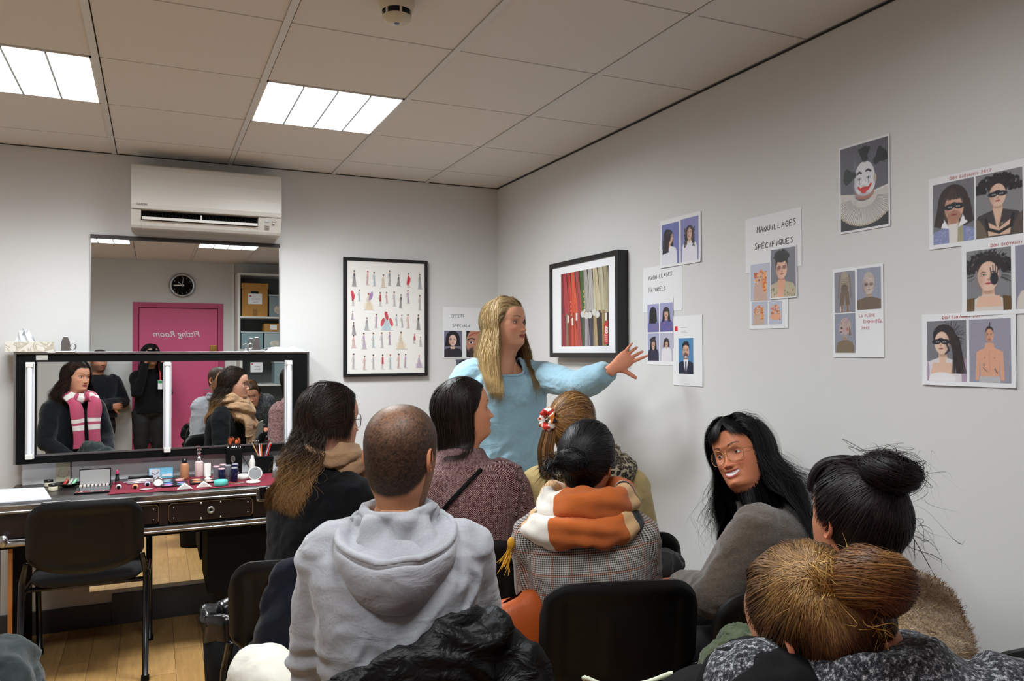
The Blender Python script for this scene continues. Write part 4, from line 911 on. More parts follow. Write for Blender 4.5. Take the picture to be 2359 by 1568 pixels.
# flat items: eyeliner pencils and sample pods
for k, (x0, y0, x1, y1, c_, r_, lb) in enumerate([(-2.22, -.20, -2.06, -.19, 'c8c6cc', .006, 'silver cosmetic pencil lying behind the cloth edge, furthest back'), (-2.24, -.26, -2.08, -.24, 'dcd8dc', .005, 'pale cosmetic pencil lying on the burgundy cloth, middle of three'), (-2.22, -.31, -2.10, -.30, 'b0a8ac', .005, 'grey cosmetic pencil lying on the burgundy cloth, nearest of three')]):
    one('pencil', lb, 'pencil', MB().cyl((x0, y0, TZ+.009), (x1, y1, TZ+.009), r_, n=10), mat('pencil_%d' % k, c_, .25, .5))
one('makeup_case', 'flat black and silver case standing behind the pencils', 'case', MB().box(-2.22, -2.10, -.155, -.135, TZ, TZ+.022), M_['blackg'], bevel=.003)
for k, (x, y, c_, lb) in enumerate([(-2.255, -.43, 'b8b4b0', 'grey teardrop sponge applicator left on the cloth'), (-2.18, -.46, 'd89060', 'orange teardrop sponge applicator on the cloth'), (-2.125, -.40, 'b8b8e0', 'lilac teardrop applicator beside the round compact')]):
    a = .4
    t = thing('applicator', lb, 'applicator', (x, y, TZ), group=G)
    obj('body', MB().lathe([(.0, -.0), (.014, .002), (.013, .016), (.006, .03), (.0, .044)], (0, 0, 0), 16).xf(Matrix.Translation((x, y, TZ+.0145)) @ Matrix.Rotation(-1.9, 4, 'X') @ Matrix.Rotation(.6*(-1)**k, 4, 'Z')), mat('appl_%d' % k, c_, .5), t, smooth=True)
    obj('tip', MB().ellipsoid((x, y-.012, TZ+.014), (.0085, .006, .0085)), M_['blackm'], t, smooth=True)
one('petal_brush', 'flat grey oval powder leaf on the cloth in front of the applicators', 'applicator', MB().ellipsoid((-2.13, -.52, TZ+.008), (.03, .012, .004)), mat('grey_leaf', 'a8a0a0', .4))
t = thing('compact', 'open round silver compact on the burgundy cloth', 'compact', (-2.075, -.45, TZ), group=G)
R_ = Matrix.Translation((-2.075, -.45, TZ+.028)) @ Matrix.Rotation(-.35, 4, 'X')
obj('ring', MB().lathe([(.019, -.004), (.026, -.004), (.027, .0), (.026, .004), (.019, .004)], (0, 0, 0), 28, axis='y').xf(R_), M_['chrome'], t, smooth=True)
obj('window', MB().lathe([(0, 0), (.019, 0)], (0, 0, 0), 24, axis='y').xf(R_), M_['whitem'], t)
obj('base', MB().lathe([(0, 0), (.022, 0), (.022, .008), (0, .008)], (-2.07, -.45, TZ), 24), M_['blackg'], t)
def eyepal(x0, x1, y0, y1, cs, lb, grid_=(2, 2), rz=0, m='blackg'):
    t = thing('eyeshadow_palette', lb, 'palette', ((x0+x1)/2, (y0+y1)/2, TZ), group=G)
    obj('case', MB().box(x0, x1, y0, y1, TZ+.0045, TZ+.014), M_[m], t, bevel=.002)
    pn = MB(); nx_, ny_ = grid_; k = 0
    for i in range(nx_):
        for j in range(ny_):
            cx_ = x0+(i+.5)*(x1-x0)/nx_; cy_ = y0+(j+.5)*(y1-y0)/ny_
            pn.ellipsoid((cx_, cy_, TZ+.0135), ((x1-x0)/nx_*.38, (y1-y0)/ny_*.36, .003), 16, 6, col=lin(cs[k % len(cs)])); k += 1
    obj('colours', pn, M_['pcol'], t, smooth=True)
eyepal(-2.065, -1.94, -.37, -.28, ['7ca8b8', '98bcc8', 'd87880', 'e8b0a8'], 'black palette of blue and pink eyeshadows, further of the two stacked in depth')
eyepal(-2.06, -1.935, -.50, -.39, ['b878a0', '5a7cb8', '60b8b8', '8878b8'], 'black palette of violet and turquoise eyeshadows, nearer of the two')
eyepal(-1.925, -1.80, -.46, -.32, ['c87c50', 'd8a080', 'e0a098', 'ece4e0'], 'palette of peach and white powders right of the eyeshadows')
# false lashes packet
t = thing('lash_packet', 'light blue and pink packet of false lashes standing against the white strip', 'packet', (-2.06, -.12, TZ), group=G)
pk = MB().box(-2.12, -2.0, -.115, -.105, TZ, TZ+.055)
obj('card', pk, mat('lash_blue', '7cc4e4', .4, var=.15, vscale=40), t); obj('window', MB().box(-2.115, -2.065, -.117, -.1155, TZ+.006, TZ+.05), mat('lash_window', 'd8dce8', .2), t)
obj('lashes', MB().tube([(-2.106+.034*u, -.118, TZ+.034-.012*math.sin(PI*u)) for u in np.linspace(0, 1, 9)], .0014, 6), M_['ink'], t)
obj('label_patch', MB().box(-2.055, -2.004, -.1165, -.1152, TZ+.006, TZ+.02), M_['whitem'], t)
# bottles
def bottle(x, y, r, h, body, cap, lb, capm, neck=.4, pump=False, name='bottle'):
    t = thing(name, lb, 'bottle', (x, y, TZ), group=G); c = (x, y, TZ+.0045)
    obj('body', MB().lathe([(0, 0), (r*.95, 0), (r, .003), (r, h*.86), (r*.85, h*.95), (r*neck, h)], c, 24), mat('liquid_'+body, body, .25), t, smooth=True)
    if pump:
        obj('collar', MB().lathe([(r*neck*1.1, h), (r*neck*1.2, h+.018), (r*.3, h+.02), (r*.3, h+.03), (r*neck, h+.034), (r*neck, h+.045), (0, h+.05)], c, 20), M_['chrome'], t, smooth=True)
        obj('pump_head', MB().box(x-.012, x+.012, y-.03, y+.008, c[2]+h+.055, c[2]+h+.066).cyl((x, y, c[2]+h+.04), (x, y, c[2]+h+.06), .004), M_['chrome'], t, bevel=.003)
    else: obj('cap', MB().lathe([(r*neck, h), (r*neck*1.05, h+.002), (r*neck*1.0, h+cap), (0, h+cap)], c, 20), capm, t, smooth=True)
    return t
t = bottle(-1.945, -.235, .0225, .085, 'b07c58', .024, 'tan foundation bottle with a black cap', M_['blackg'], .55)
s = MB(); 
for k in range(3): s.box(-1.9665+.004*k, -1.9655+.004*k+.001, -.258, -.2565, TZ+.02, TZ+.06)
t = bottle(-1.87, -.19, .023, .088, 'd8c0bc', .02, 'pale pink lotion bottle with a clear pump top', M_['chrome'], .5, pump=True)
t = thing('cream_tube', 'white upright cream tube between the pink bottle and the dark cylinders', 'tube', (-1.835, -.33, TZ), group=G)
P = []
for v in np.linspace(0, 1, 8): P.append([(-1.835+.017*math.cos(a)*(1), -.33+.013*math.sin(a)*(1-v*.9), TZ+.005+.018+v*.07) for a in np.linspace(0, 2*PI, 21)[:-1]])
obj('tube_body', MB().grid(P, cv=True), M_['white'], t, smooth=True); obj('cap', MB().lathe([(0, 0), (.012, 0), (.0125, .018), (0, .018)], (-1.835, -.33, TZ+.0045), 20), M_['white'], t, smooth=True)
navy = mat('navy_translucent', '141a3c', .15); grey_ = mat('smoky_plastic', '6c6c74', .15)
for k, (x, y, h, m, lb) in enumerate([(-1.795, -.40, .075, grey_, 'smoky grey pot with a pink lid, leftmost of the six cylinders'), (-1.775, -.46, .07, navy, 'navy blue pot with a pink lid, front left of the six cylinders'), (-1.76, -.36, .078, grey_, 'smoky grey pot with a pink lid behind the navy pots'), (-1.74, -.42, .08, grey_, 'smoky grey pot with a grey lid in the centre of the six cylinders'), (-1.71, -.45, .07, navy, 'navy blue pot with a grey lid, front right of the six cylinders'), (-1.70, -.37, .078, navy, 'dark blue pot with a grey rim, rightmost of the six cylinders')]):
    t = thing('cosmetic_pot', lb, 'pot', (x, y, TZ), group='cylindrical pots in front of the brush box')
    obj('pot', MB().lathe([(0, 0), (.0155, 0), (.0165, .002), (.0165, h)], (x, y, TZ+.0045), 20), m, t, smooth=True); obj('lid', MB().lathe([(.0168, h), (.0168, h+.003), (.015, h+.006), (0, h+.006)], (x, y, TZ+.0045), 20), mat('lid_%d' % k, 'c8a0a8' if k < 3 else '8c8c94', .3), t, smooth=True)
one('powder_puff', 'teal round sponge at the front of the desk', 'sponge', MB().lathe([(0, 0), (.03, 0), (.034, .004), (.034, .024), (.03, .029), (0, .029)], (-1.785, -.55, TZ+.0045), 32), mat('teal_sponge', '5cc0b4', .8, bump=(300, .4)))
for x, y, lb in ((-1.955, -.585, 'white triangular sponge left of the other'), (-1.865, -.565, 'white triangular sponge next to the teal sponge')):
    one('wedge_sponge', lb, 'sponge', MB().prism([(x-.037, TZ+.005), (x+.037, TZ+.005), (x-.002, TZ+.035)], y-.016, y+.016, 'xz'), mat('sponge_white', 'ddd6cf', .9), smooth=False, bevel=.003)
t = thing('compact', 'open round white compact with an upright mirror at the right of the cloth', 'compact', (-1.62, -.5, TZ), group=G)
obj('base', MB().lathe([(0, 0), (.034, 0), (.036, .004), (.034, .010), (0, .011)], (-1.625, -.53, TZ+.0045), 32), mat('white_compact', 'e4dcd8', .3), t, smooth=True)
R_ = Matrix.Translation((-1.61, -.485, TZ+.045)) @ Matrix.Rotation(-.25, 4, 'X')
obj('lid', MB().lathe([(0, .004), (.034, .004), (.037, .0), (.034, -.004), (.031, -.002)], (0, 0, 0), 32, axis='y').xf(R_), M_['white'], t, smooth=True); obj('mirror', MB().lathe([(0, -.003), (.031, -.003)], (0, 0, 0), 32, axis='y').xf(R_), mat('compact_mirror', '9a9c9e', .2, .4), t)
t = thing('powder_box', 'round white powder box behind the open compact', 'powder', (-1.655, -.36, TZ), group=G)
obj('box', MB().lathe([(0, 0), (.036, 0), (.04, .004), (.04, .02), (.036, .024), (.03, .012), (0, .012)], (-1.665, -.38, TZ+.0045), 32), M_['white'], t, smooth=True)
obj('powder', MB().lathe([(0, .016), (.03, .0125)], (-1.665, -.38, TZ+.0045), 24), mat('powder', 'e8dccc', .9), t)
one('sample_card', 'small clear square case on the cloth in front of the round compact', 'case', MB().box(-1.74, -1.67, -.55, -.51, TZ+.005, TZ+.010), mat('card_brown', '6c4438', .3), bevel=.001, smooth=False)
# brush box
t = thing('brush_holder', 'tall black box of make-up brushes with a silver emblem, behind the pots', 'brush holder', (-1.68, -.15, TZ), group=G)
bxm = MB().box(-1.728, -1.647, -.19, -.13, TZ+.004, TZ+.145); obj('box', bxm, M_['blackm'], t, bevel=.001)
obj('emblem', MB().lathe([(0, -.001), (.012, -.001), (.0125, .001)], (0, 0, 0), 24, axis='y').xf(Matrix.Translation((-1.695, -.1905, TZ+.09)) @ Matrix.Diagonal((1, 1, 1.7, 1))), M_['steel'], t)
obj('emblem_eye', MB().lathe([(.004, -.002), (.006, -.002)], (0, 0, 0), 20, axis='y').xf(Matrix.Translation((-1.695, -.1910, TZ+.09)) @ Matrix.Diagonal((1, 1, 1.3, 1))), M_['ink'], t)
printed('FOR EVER', .0085, plane_m((-1.682, -.1915, TZ+.014), (1, 0, 0), (0, 0, 1)), M_['whitem'], 'printed_words', t, bold=.0002)
BRL = ['leftmost', 'second from the left', 'third from the left', 'fourth from the left', 'fourth from the right', 'third from the right', 'second from the right', 'rightmost']
rr = np.random.RandomState(5)
for k in range(8):
    x = -1.72+.0095*k; y = -.16+rr.uniform(-.015, .015); a = rr.uniform(-.012, .012); zt = TZ+.15+rr.uniform(.01, .035)
    t = thing('makeup_brush', 'orange-brown make-up brush in the tall black box, '+BRL[k], 'brush', (x, y, TZ+.05), group='brushes in the tall black box')
    obj('handle', MB().cyl((x, y, TZ+.15), (x+a, y, zt), .003, .0045), M_['alu'], t, smooth=True); obj('bristles', MB().ellipsoid((x+a*1.3, y, zt+.013), (.008, .006, .014)), mat('bristle_%d' % (k % 3), ['a8481c', '7a3014', 'c05c28'][k % 3], .8, bump=(400, .5)), t, smooth=True)
t = thing('spray_bottle', 'slim white spray bottle between the brush box and the pencil pot', 'bottle', (-1.595, -.22, TZ), group=G)
obj('body', MB().lathe([(0, 0), (.016, 0), (.0165, .003), (.0165, .07), (.012, .082)], (-1.595, -.22, TZ+.004), 20), M_['white'], t, smooth=True); obj('cap', MB().lathe([(.0125, .082), (.008, .09), (.0075, .104), (0, .106)], (-1.595, -.22, TZ+.004), 20), M_['white'], t, smooth=True)
t = thing('pencil_pot', 'black square pot of make-up pencils at the right end of the desk', 'pot', (-1.535, -.2, TZ), group=G)
obj('pot', MB().prism([(-1.57, TZ), (-1.49, TZ), (-1.483, TZ+.1), (-1.577, TZ+.1)], -.25, -.17, 'xz'), M_['blackm'], t, bevel=.002)
for k, (dx, tp, c_, lb) in enumerate([(-.03, -.012, '5c2018', 'dark red pencil at the left of the black pot'), (-.022, -.004, 'd8d4d4', 'white pencil in the black pot'), (-.015, .0, 'c86838', 'orange pencil in the black pot'), (-.03, -.03, 'b89060', 'tan pencil leaning left in the black pot'), (.015, .022, 'c02c20', 'red pencil leaning right in the black pot'), (.008, .02, '90a8c0', 'pale blue pencil leaning right in the black pot'), (0, .03, '6c1c1c', 'maroon pencil standing tallest in the black pot')]):
    zt = TZ+.165 if k < 6 else TZ+.19
    t = thing('pencil', lb, 'pencil', (-1.53+dx, -.2, TZ+.1), group='pencils in the black pot')
    p0 = np.array((-1.53+dx, -.21, TZ+.1)); p1 = np.array((-1.53+dx+tp, -.2, zt))
    obj('barrel', MB().cyl(p0, p1, .0035, n=8), mat('penc_%d' % k, c_, .3), t); obj('end_cap', MB().cyl(p1, p1+(p1-p0)*.1, .0037, .003, n=8), M_['steel'], t)
t = thing('picture_card', 'white card with a small dark picture leaning behind the black pencil pot', 'card', (-1.43, -.1, TZ), group=G)
obj('card', MB().box(-1.475, -1.385, -.1, -.097, TZ, TZ+.085), M_['whitem'], t); obj('picture', MB().box(-1.452, -1.402, -.1012, -.1, TZ+.022, TZ+.06), mat('card_picture', '3c2a28', .5, var=.5, vscale=60), t)
one('card', 'white card with a crossed black line behind the white spray bottle', 'card', MB().box(-1.64, -1.585, -.1, -.097, TZ, TZ+.10), M_['whitem'], smooth=False)
one('scissors_blade', 'thin black crossed wires against the white card', 'wire', MB().cyl((-1.64, -.102, TZ+.095), (-1.60, -.102, TZ+.03), .0015).cyl((-1.625, -.102, TZ+.04), (-1.6, -.102, TZ+.07), .0012), M_['ink'])

# ---------------------------------------------------------------- shelves behind, seen in the mirrors
t = thing('storage_shelf', 'tall grey open shelf unit beside the pink door, seen in the wall mirror', 'shelf', (-.8, -5.15, 0))
SF = -5.0
for x in (-1.178, -.30): obj('side_panel', MB().box(x-.015, x+.015, YR+.002, SF, 0, 2.43), M_['bar'], t)
obj('top_panel', MB().box(-1.163, -.315, YR+.002, SF, 2.405, 2.43), M_['bar'], t)
for z in (.25, .66, 1.09, 1.50, 1.89): obj('shelf_board', MB().box(-1.163, -.315, YR+.002, SF, z, z+.022), M_['bar'], t)
obj('back_panel', MB().box(-1.163, -.315, YR+.0021, YR+.008, .05, 2.40), mat('shelf_back', '5b5d5c', .6), t)
card = mat('cardboard', 'b07f3e', .75, var=.06)
t = thing('archive_box', 'cardboard archive box with lid, hand hole and white label on the top shelf', 'box', (-.995, -5.1, 1.912))
obj('carton', MB().box(-1.143, -.850, YR+.05, SF-.01, 1.912, 2.26), card, t, bevel=.002); obj('lid', MB().box(-1.150, -.843, YR+.045, SF-.004, 2.245, 2.31), card, t, bevel=.002)
obj('hand_hole', MB().box(-1.045, -.955, SF-.012, SF-.0075, 2.185, 2.215), M_['dark'], t); obj('tape', MB().box(-1.02, -.97, SF-.012, SF-.0085, 1.915, 2.0), mat('brown_tape', '8f6432', .4), t)
o = obj('label', MB().box(-1.075, -.915, SF-.0085, SF-.006, 2.06, 2.185), M_['whitem'], t); obj('label_mark', MB().box(-1.06, -1.04, SF-.0065, SF-.0052, 2.145, 2.165), M_['redsq'], o)
printed('COMPRESSES', .018, plane_m((-.99, SF-.0055, 2.12), (-1, 0, 0), (0, 0, 1)), M_['ink'], 'lettering', o); printed('Accueil', .018, plane_m((-.99, SF-.0055, 2.085), (-1, 0, 0), (0, 0, 1)), M_['ink'], 'lettering', o)
def bin_(x0, x1, z, h, lb, mlid=None, col='8fa8b0', content=None):
    t = thing('plastic_bin', lb, 'box', ((x0+x1)/2, -5.15, z), group='clear plastic bins on the shelves')
    obj('tub', MB().box(x0, x1, YR+.03, SF-.012, z, z+h), mat('bin_'+col+lb[:4], col, .25), t, bevel=.008)
    obj('lid', MB().box(x0-.006, x1+.006, YR+.025, SF-.006, z+h, z+h+.018), mat('bin_lid', 'b4c0c4', .3), t, bevel=.004)
    if content: obj('contents', MB().ellipsoid(((x0+x1)/2, SF-.03, z+h*.35), ((x1-x0)*.4, .025, h*.3)), mat('cont'+content, content, .8, var=.4, vscale=30), t)
    return t
bin_(-.83, -.60, 1.912, .25, 'clear bin of folded cloth beside the cardboard archive box', col='7d8a90', content='b8a898'); bin_(-1.15, -.90, 1.522, .19, 'clear grey-blue bin at the left of the second shelf', col='7f979e'); bin_(-.885, -.62, 1.522, .19, 'clear bin under the small cardboard box', col='9fb0b4', content='c8c4b8')
bin_(-.80, -.55, 1.112, .24, 'clear bin on the third shelf with a blue clip', col='8ba0a6'); 
bl = mat('blue_clip', '203c9c', .3)
for x, z in ((-.625, 2.14), (-.64, 1.69)): pass
t = thing('small_carton', 'small flat cardboard box with a white label on top of a clear bin', 'box', (-.79, -5.1, 1.731)); obj('carton', MB().box(-.885, -.66, YR+.06, SF-.02, 1.731, 1.83), card, t, bevel=.002); obj('label', MB().box(-.82, -.74, SF-.02, SF-.0185, 1.755, 1.815), M_['whitem'], t)
t = thing('label_sheet', 'white label sheet with a red dot hanging on the third shelf of the unit', 'sign', (-1.0, -5.0, 1.3)); obj('sheet', MB().box(-1.075, -.94, SF+.001, SF+.003, 1.25, 1.365), M_['whitem'], t); obj('red_dot', MB().lathe([(0, .0035), (.01, .0035)], (-1.055, SF, 1.345), 12, axis='y'), M_['redsq'], t); printed('EFFETS', .02, plane_m((-1.0, SF+.0035, 1.315), (-1, 0, 0), (0, 0, 1)), M_['ink'], 'lettering', t); printed('SPECIAL', .02, plane_m((-1.0, SF+.0035, 1.285), (-1, 0, 0), (0, 0, 1)), M_['ink'], 'lettering', t)

# ---------------------------------------------------------------- chairs
def make_chair():
    t = thing('conference_chair', 'x', 'chair', (0, 0, 0))
    W, zt, zb = .235, .825, .50
    def surf(off, rec=False, n=33, m=25):
        P = np.zeros((n, m, 3)); r = .085/W
        for i in range(n):
            u = -1 + 2*i/(n-1); u = math.copysign(abs(u)**.75, u) if abs(u) > 0 else 0
            q = max(0, abs(u)-(1-r))/r; top = zt - .085*(1-math.sqrt(max(0, 1-q*q))) - .012*u*u; bot = zb + .05*u*u - .01 + .04*(1-math.sqrt(max(0, 1-q*q)))
            for j in range(m):
                v = j/(m-1); z = bot + (top-bot)*v
                y = -.215 - (z-.5)*.16 + .035*u*u
                e = off*min(1, (min(1-abs(u), v*1.2, (1-v)*1.2)*9+.15)**.5)
                if rec and abs(u) < .74 and .12 < v < .84: e -= .006*(1 if off > 0 else -1)*-1 if False else .006*np.sign(off)
                if rec and abs(u) < .26 and .2 < v < .74: e += .005*np.sign(off)*(1 if int((u+1)*30) % 3 else .2)
                P[i, j] = (u*W, y + e, z)
        return P
    mb = MB(); mb.grid(surf(.014), flip=True); mb.grid(surf(-.018, True), flip=False)
    A = surf(.014); B = surf(-.018, True); n, m = A.shape[:2]
    ring = [(i, 0) for i in range(n)] + [(n-1, j) for j in range(1, m)] + [(i, m-1) for i in range(n-2, -1, -1)] + [(0, j) for j in range(m-2, 0, -1)]
    mb.grid([[A[k] for k in ring], [B[k] for k in ring]], cv=True)
    obj('backrest', mb, M_['black'], t, smooth=True)
    st = MB(); Q = []
    for (s, z) in ((.0, .435), (.93, .435), (1, .45), (1, .468), (.94, .485), (.6, .492), (0, .49)):
        Q.append([(s*.232*math.copysign(abs(math.cos(a))**.45, math.cos(a)), .01 + s*.215*math.copysign(abs(math.sin(a))**.45, math.sin(a)), z) for a in np.linspace(0, 2*PI, 41)[:-1]])
    st.grid(Q, cv=True); obj('seat', st, mat('chair_fabric', '101013', .9, bump=(500, .4)), t, smooth=True)
    for sx in (-1, 1):
        x = sx*.245
        obj('leg', MB().tube([(x, -.28, .0), (x, -.225, .40), (x, -.215, .47), (x*.93, -.222, .56)], [.013, .0145, .0145, .012], 10), M_['blackg'], t, smooth=True)
        obj('leg', MB().tube([(x, .26, .0), (x, .20, .40), (x, .17, .425), (x, -.21, .425)], .013, 10), M_['blackg'], t, smooth=True)
    obj('crossbar', MB().tube([(-.245, .13, .425), (.245, .13, .425)], .011, 8).tube([(-.245, -.15, .425), (.245, -.15, .425)], .011, 8), M_['blackg'], t, smooth=True)
    ft = MB()
    for sx in (-1, 1):
        for y in (-.283, .262): ft.cyl((sx*.245, y, 0), (sx*.245, y, .025), .017)
    each('foot_cap', ft, M_['blackm'], t)
    return t
CHG = 'black stacking conference chairs'
CH = [(-2.365, -.60, -.03, 'empty black conference chair pushed up to the make-up desk'),
      (-.81, -2.66, -.28, 'black chair under the woman in the checked coat'),
      (-.46, -2.90, -.10, 'black chair under the laughing woman with glasses'),
      (-1.04, -2.02, -.40, 'black chair under the woman in the maroon tweed coat'),
      (-.50, -2.16, -.25, 'black chair in the front row with its corner against the right wall'),
      (-.735, -3.55, -.02, 'black chair under the woman in the teddy coat'),
      (-1.55, -3.02, -.25, 'black chair under the man in the grey hooded sweatshirt'),
      (-1.60, -2.02, -.25, 'black chair under the woman in the dark coat near the desk'),
      (-1.12, -3.98, -.3, 'black chair under the woman with the blonde bun'),
      (-2.66, -2.74, .1, 'black chair under the woman in the pink striped scarf'),
      (-.25, -3.45, 0, 'empty black chair at the lower right against the wall')]
proto = make_chair()
for i, (x, y, a, lb) in enumerate(CH):
    o = proto if i == 0 else dup(proto)
    o.location = (x, y, 0); o.rotation_euler = (0, 0, a); o['label'] = lb; o['group'] = CHG
bpy.context.view_layer.update()
# ================================================================ people: shared builders
def vnoise(P, seed=0):
    P = np.asarray(P, float); I = np.floor(P).astype(np.int64); F = P - I; F = F*F*(3-2*F)
    def h(ix, iy, iz):
        n = (ix*374761393 + iy*668265263 + iz*2147483647 + seed*1274126177) & 0xffffffff
        n = ((n ^ (n >> 13))*1274126177) & 0xffffffff; n = n ^ (n >> 16); return (n & 0xffff)/65535.0*2-1
    o = 0
    for dx in (0, 1):
        for dy in (0, 1):
            for dz in (0, 1):
                w_ = (F[..., 0] if dx else 1-F[..., 0])*(F[..., 1] if dy else 1-F[..., 1])*(F[..., 2] if dz else 1-F[..., 2])
                o = o + w_*h(I[..., 0]+dx, I[..., 1]+dy, I[..., 2]+dz)
    return o
def fbm(P, n=3, seed=0): return sum(vnoise(np.asarray(P)*2**k + 7.3*k, seed+k)/2**k for k in range(n))
def Rz(a): return np.array(Matrix.Rotation(a, 3, 'Z'))
def Rx(a): return np.array(Matrix.Rotation(a, 3, 'X'))
def Ry(a): return np.array(Matrix.Rotation(a, 3, 'Y'))
def sm(x): x = np.clip(x, 0, 1); return x*x*(3-2*x)
D2 = PI/180

HAIRLINE = ([0, 30, 48, 60, 70, 80, 88, 97, 112, 140, 180], [.074, .075, .064, .042, .012, -.008, -.01, -.03, -.055, -.08, -.088])
def head_arrays(res=1.0, male=False, smile=0.0, skin='c98f74', lip='a8565a', brow='2a1d18', hair='2a1d18', fat=0.0, hairline=0.0, buzz=False, beard=None, open_=0.0, neckw=None, blush=.25, lid=.0, mask=None):
    N = int(200*res); Mz = int(190*res)
    zc, zt = .035, .120
    tz = [-.26, -.20, -.165, -.145, -.130, -.120, -.112, -.104, -.095, -.082, -.065, -.05, -.03, -.01, .01, .035]
    nf = .0
    f_ = [.030, .028, .030, .034, .044, .060, .074, .0855, .0905, .0895, .0905, .091, .0895, .0875, .0900, .0925]
    b_ = [-.095, -.078, -.070, -.066, -.064, -.064, -.066, -.068, -.071, -.077, -.086, -.092, -.098, -.101, -.103, -.103]
    w_ = [.085, .060, .053, .0515, .051, .0515, .052, .053, .0555, .060, .0645, .0680, .0720, .0745, .0755, .0765]
    if male: w_ = [a*1.07 for a in w_]; w_[1:5] = [.070, .064, .062, .060]; f_[2:5] = [.034, .04, .05]
    if fat: w_ = [a+fat*(.010 if z < -.0 else 0) for a, z in zip(w_, tz)]; f_[3] += fat*.012; f_[4] += fat*.014; f_[5] += fat*.01
    if neckw: w_[1:4] = [neckw*1.05, neckw, neckw]
    zz = np.concatenate([np.linspace(-.26, -.15, int(Mz*.1))[:-1], np.linspace(-.15, zc, int(Mz*.62))])
    tt = np.linspace(0, PI/2, int(Mz*.28))[1:]
    k = 5; ker = np.ones(k)/k
    def ip(v):
        d = np.linspace(-.27, .045, 600); y = np.interp(d, tz, v); y = np.convolve(np.pad(y, 9, 'edge'), np.hanning(19)/np.hanning(19).sum(), 'valid'); return np.interp(zz, d, y)
    F, B, W = ip(f_), ip(b_), ip(w_); yc = np.full(len(zz), -.010)
    fac = np.cos(tt)**.88
    Z = np.concatenate([zz, zc+(zt-zc)*np.sin(tt)])
    ymid = -.008
    F = np.concatenate([F, ymid+(F[-1]-ymid)*fac]); B = np.concatenate([B, ymid+(B[-1]-ymid)*fac]); W = np.concatenate([W, W[-1]*fac]); yc = np.concatenate([yc, np.full(len(tt), ymid)])
    s = np.linspace(-PI, PI, N+1)[:-1]; a = s - .38*np.sin(s)
    ca, sa = np.cos(a)[None], np.sin(a)[None]
    q = np.interp(Z, [-.2, -.12, -.10, -.06, .0, .06, .12], [1, 1, .86, .80, .74, .86, 1])[:, None]
    X = W[:, None]*np.sign(sa)*np.abs(sa)**np.interp(Z, [-.12, -.05, .03, .12], [1, .92, .92, 1])[:, None]
    Y = np.where(ca > 0, yc[:, None] + (F-yc)[:, None]*np.abs(ca)**q, yc[:, None] - (yc-B)[:, None]*np.abs(ca)**.95)
    ZZ = np.repeat(Z[:, None], N, 1)
    fr = np.clip(ca, 0, 1)**.5*np.ones_like(X)
    def g(x0, z0, sx, sz): return np.exp(-((X-x0)/sx)**2-((ZZ-z0)/sz)**2)
    def gs(x0, z0, sx, sz): return g(x0, z0, sx, sz)+g(-x0, z0, sx, sz)
    dY = 0*X
    dY += .0035*gs(.026, .024, .022, .010)*fr + .002*g(0, .024, .02, .01)*fr
    dY -= .0125*gs(.0325, -.001, .0155, .012)*fr
    dY -= .004*g(0, .004, .010, .012)*fr
    na = np.interp(ZZ, [-.053, -.047, -.0435, -.040, -.035, -.025, -.005, .008, .016], [0, .003, .013, .0205, .0215, .0165, .0085, .003, 0])*(1.05 if male else .95)
    nw = np.interp(ZZ, [-.05, -.036, -.02, .01], [.0125, .0115, .0085, .0075])
    dY += na*np.exp(-np.abs(X/nw)**2.3)*fr
    dY += .0085*gs(.0125, -.0395, .0055, .0065)*fr
    dY += .004*gs(.045, -.028, .016, .016)*fr + smile*.006*gs(.036, -.034, .014, .013)*fr
    zm = -.064 + smile*(.0085*np.minimum(1, (X/.03)**2)) ; wm = .0245 + smile*.0035
    lm = np.clip(1-(X/wm)**2, 0, 1)
    op = open_*.0052*np.sqrt(lm)
    ul = np.exp(-((ZZ-(zm+op+.0045))/.0042)**2)*lm**.6; ll = np.exp(-((ZZ-(zm-op-.0055))/.0048)**2)*lm**.6
    dY += (.0050*ul+.0060*ll)*fr - .0035*np.exp(-((ZZ-zm)/(.0016+op))**2)*lm**.5*fr
    dY -= .0025*g(0, -.0775, .018, .005)*fr; dY += .0045*g(0, -.093, .014, .010)*fr
    dY -= smile*.003*gs(wm+.005, -.058, .004, .012)*fr
    dY -= .002*g(0, -.053, .004, .004)*fr
    Y = Y + dY
    X = X*(1+.0*X)
    P = np.stack([X, Y, ZZ], -1)
    # colours
    sk = np.array(lin(skin)); Cc = np.tile(sk, P.shape[:2]+(1,))
    def bl(m, c, al=1.0):
        nonlocal Cc
        m = (np.clip(m, 0, 1)*al)[..., None]; Cc = Cc*(1-m) + np.array(lin(c))*m
    red = sk*np.array((1.05, .62, .6))
    m = (gs(.044, -.032, .02, .016)*blush + g(0, -.037, .012, .01)*blush*.9)*fr; Cc = Cc*(1-m[..., None]) + red*m[..., None]
    fm = (fr > .05)
    if beard:
        bd = sm(((-.042)-ZZ)/.012)*sm((ZZ+.135)/.015)*(np.abs(a)[None] < 1.75)*np.ones_like(X); bd = np.maximum(bd, sm((np.abs(a)[None]-1.1)/.2)*(np.abs(a)[None] < 1.75)*(ZZ < .0)*(ZZ > -.12)); bl(bd*(.75+.25*vnoise(P*900)), beard, .85)
    aa = np.abs(X)
    bx = (aa-.014)/.036; bz = .0225 + .0065*np.sin(np.clip(bx, 0, 1)*PI*.75); bt = .0034*(1-.6*np.clip(bx, 0, 1))*(1.3 if male else 1)
    bl(np.where((bx > 0) & (bx < 1) & fm, (bt-np.abs(ZZ-bz))/.0012+.5, 0)*(.8+.3*vnoise(P*np.array((300, 1, 1200)))), brow, .88)
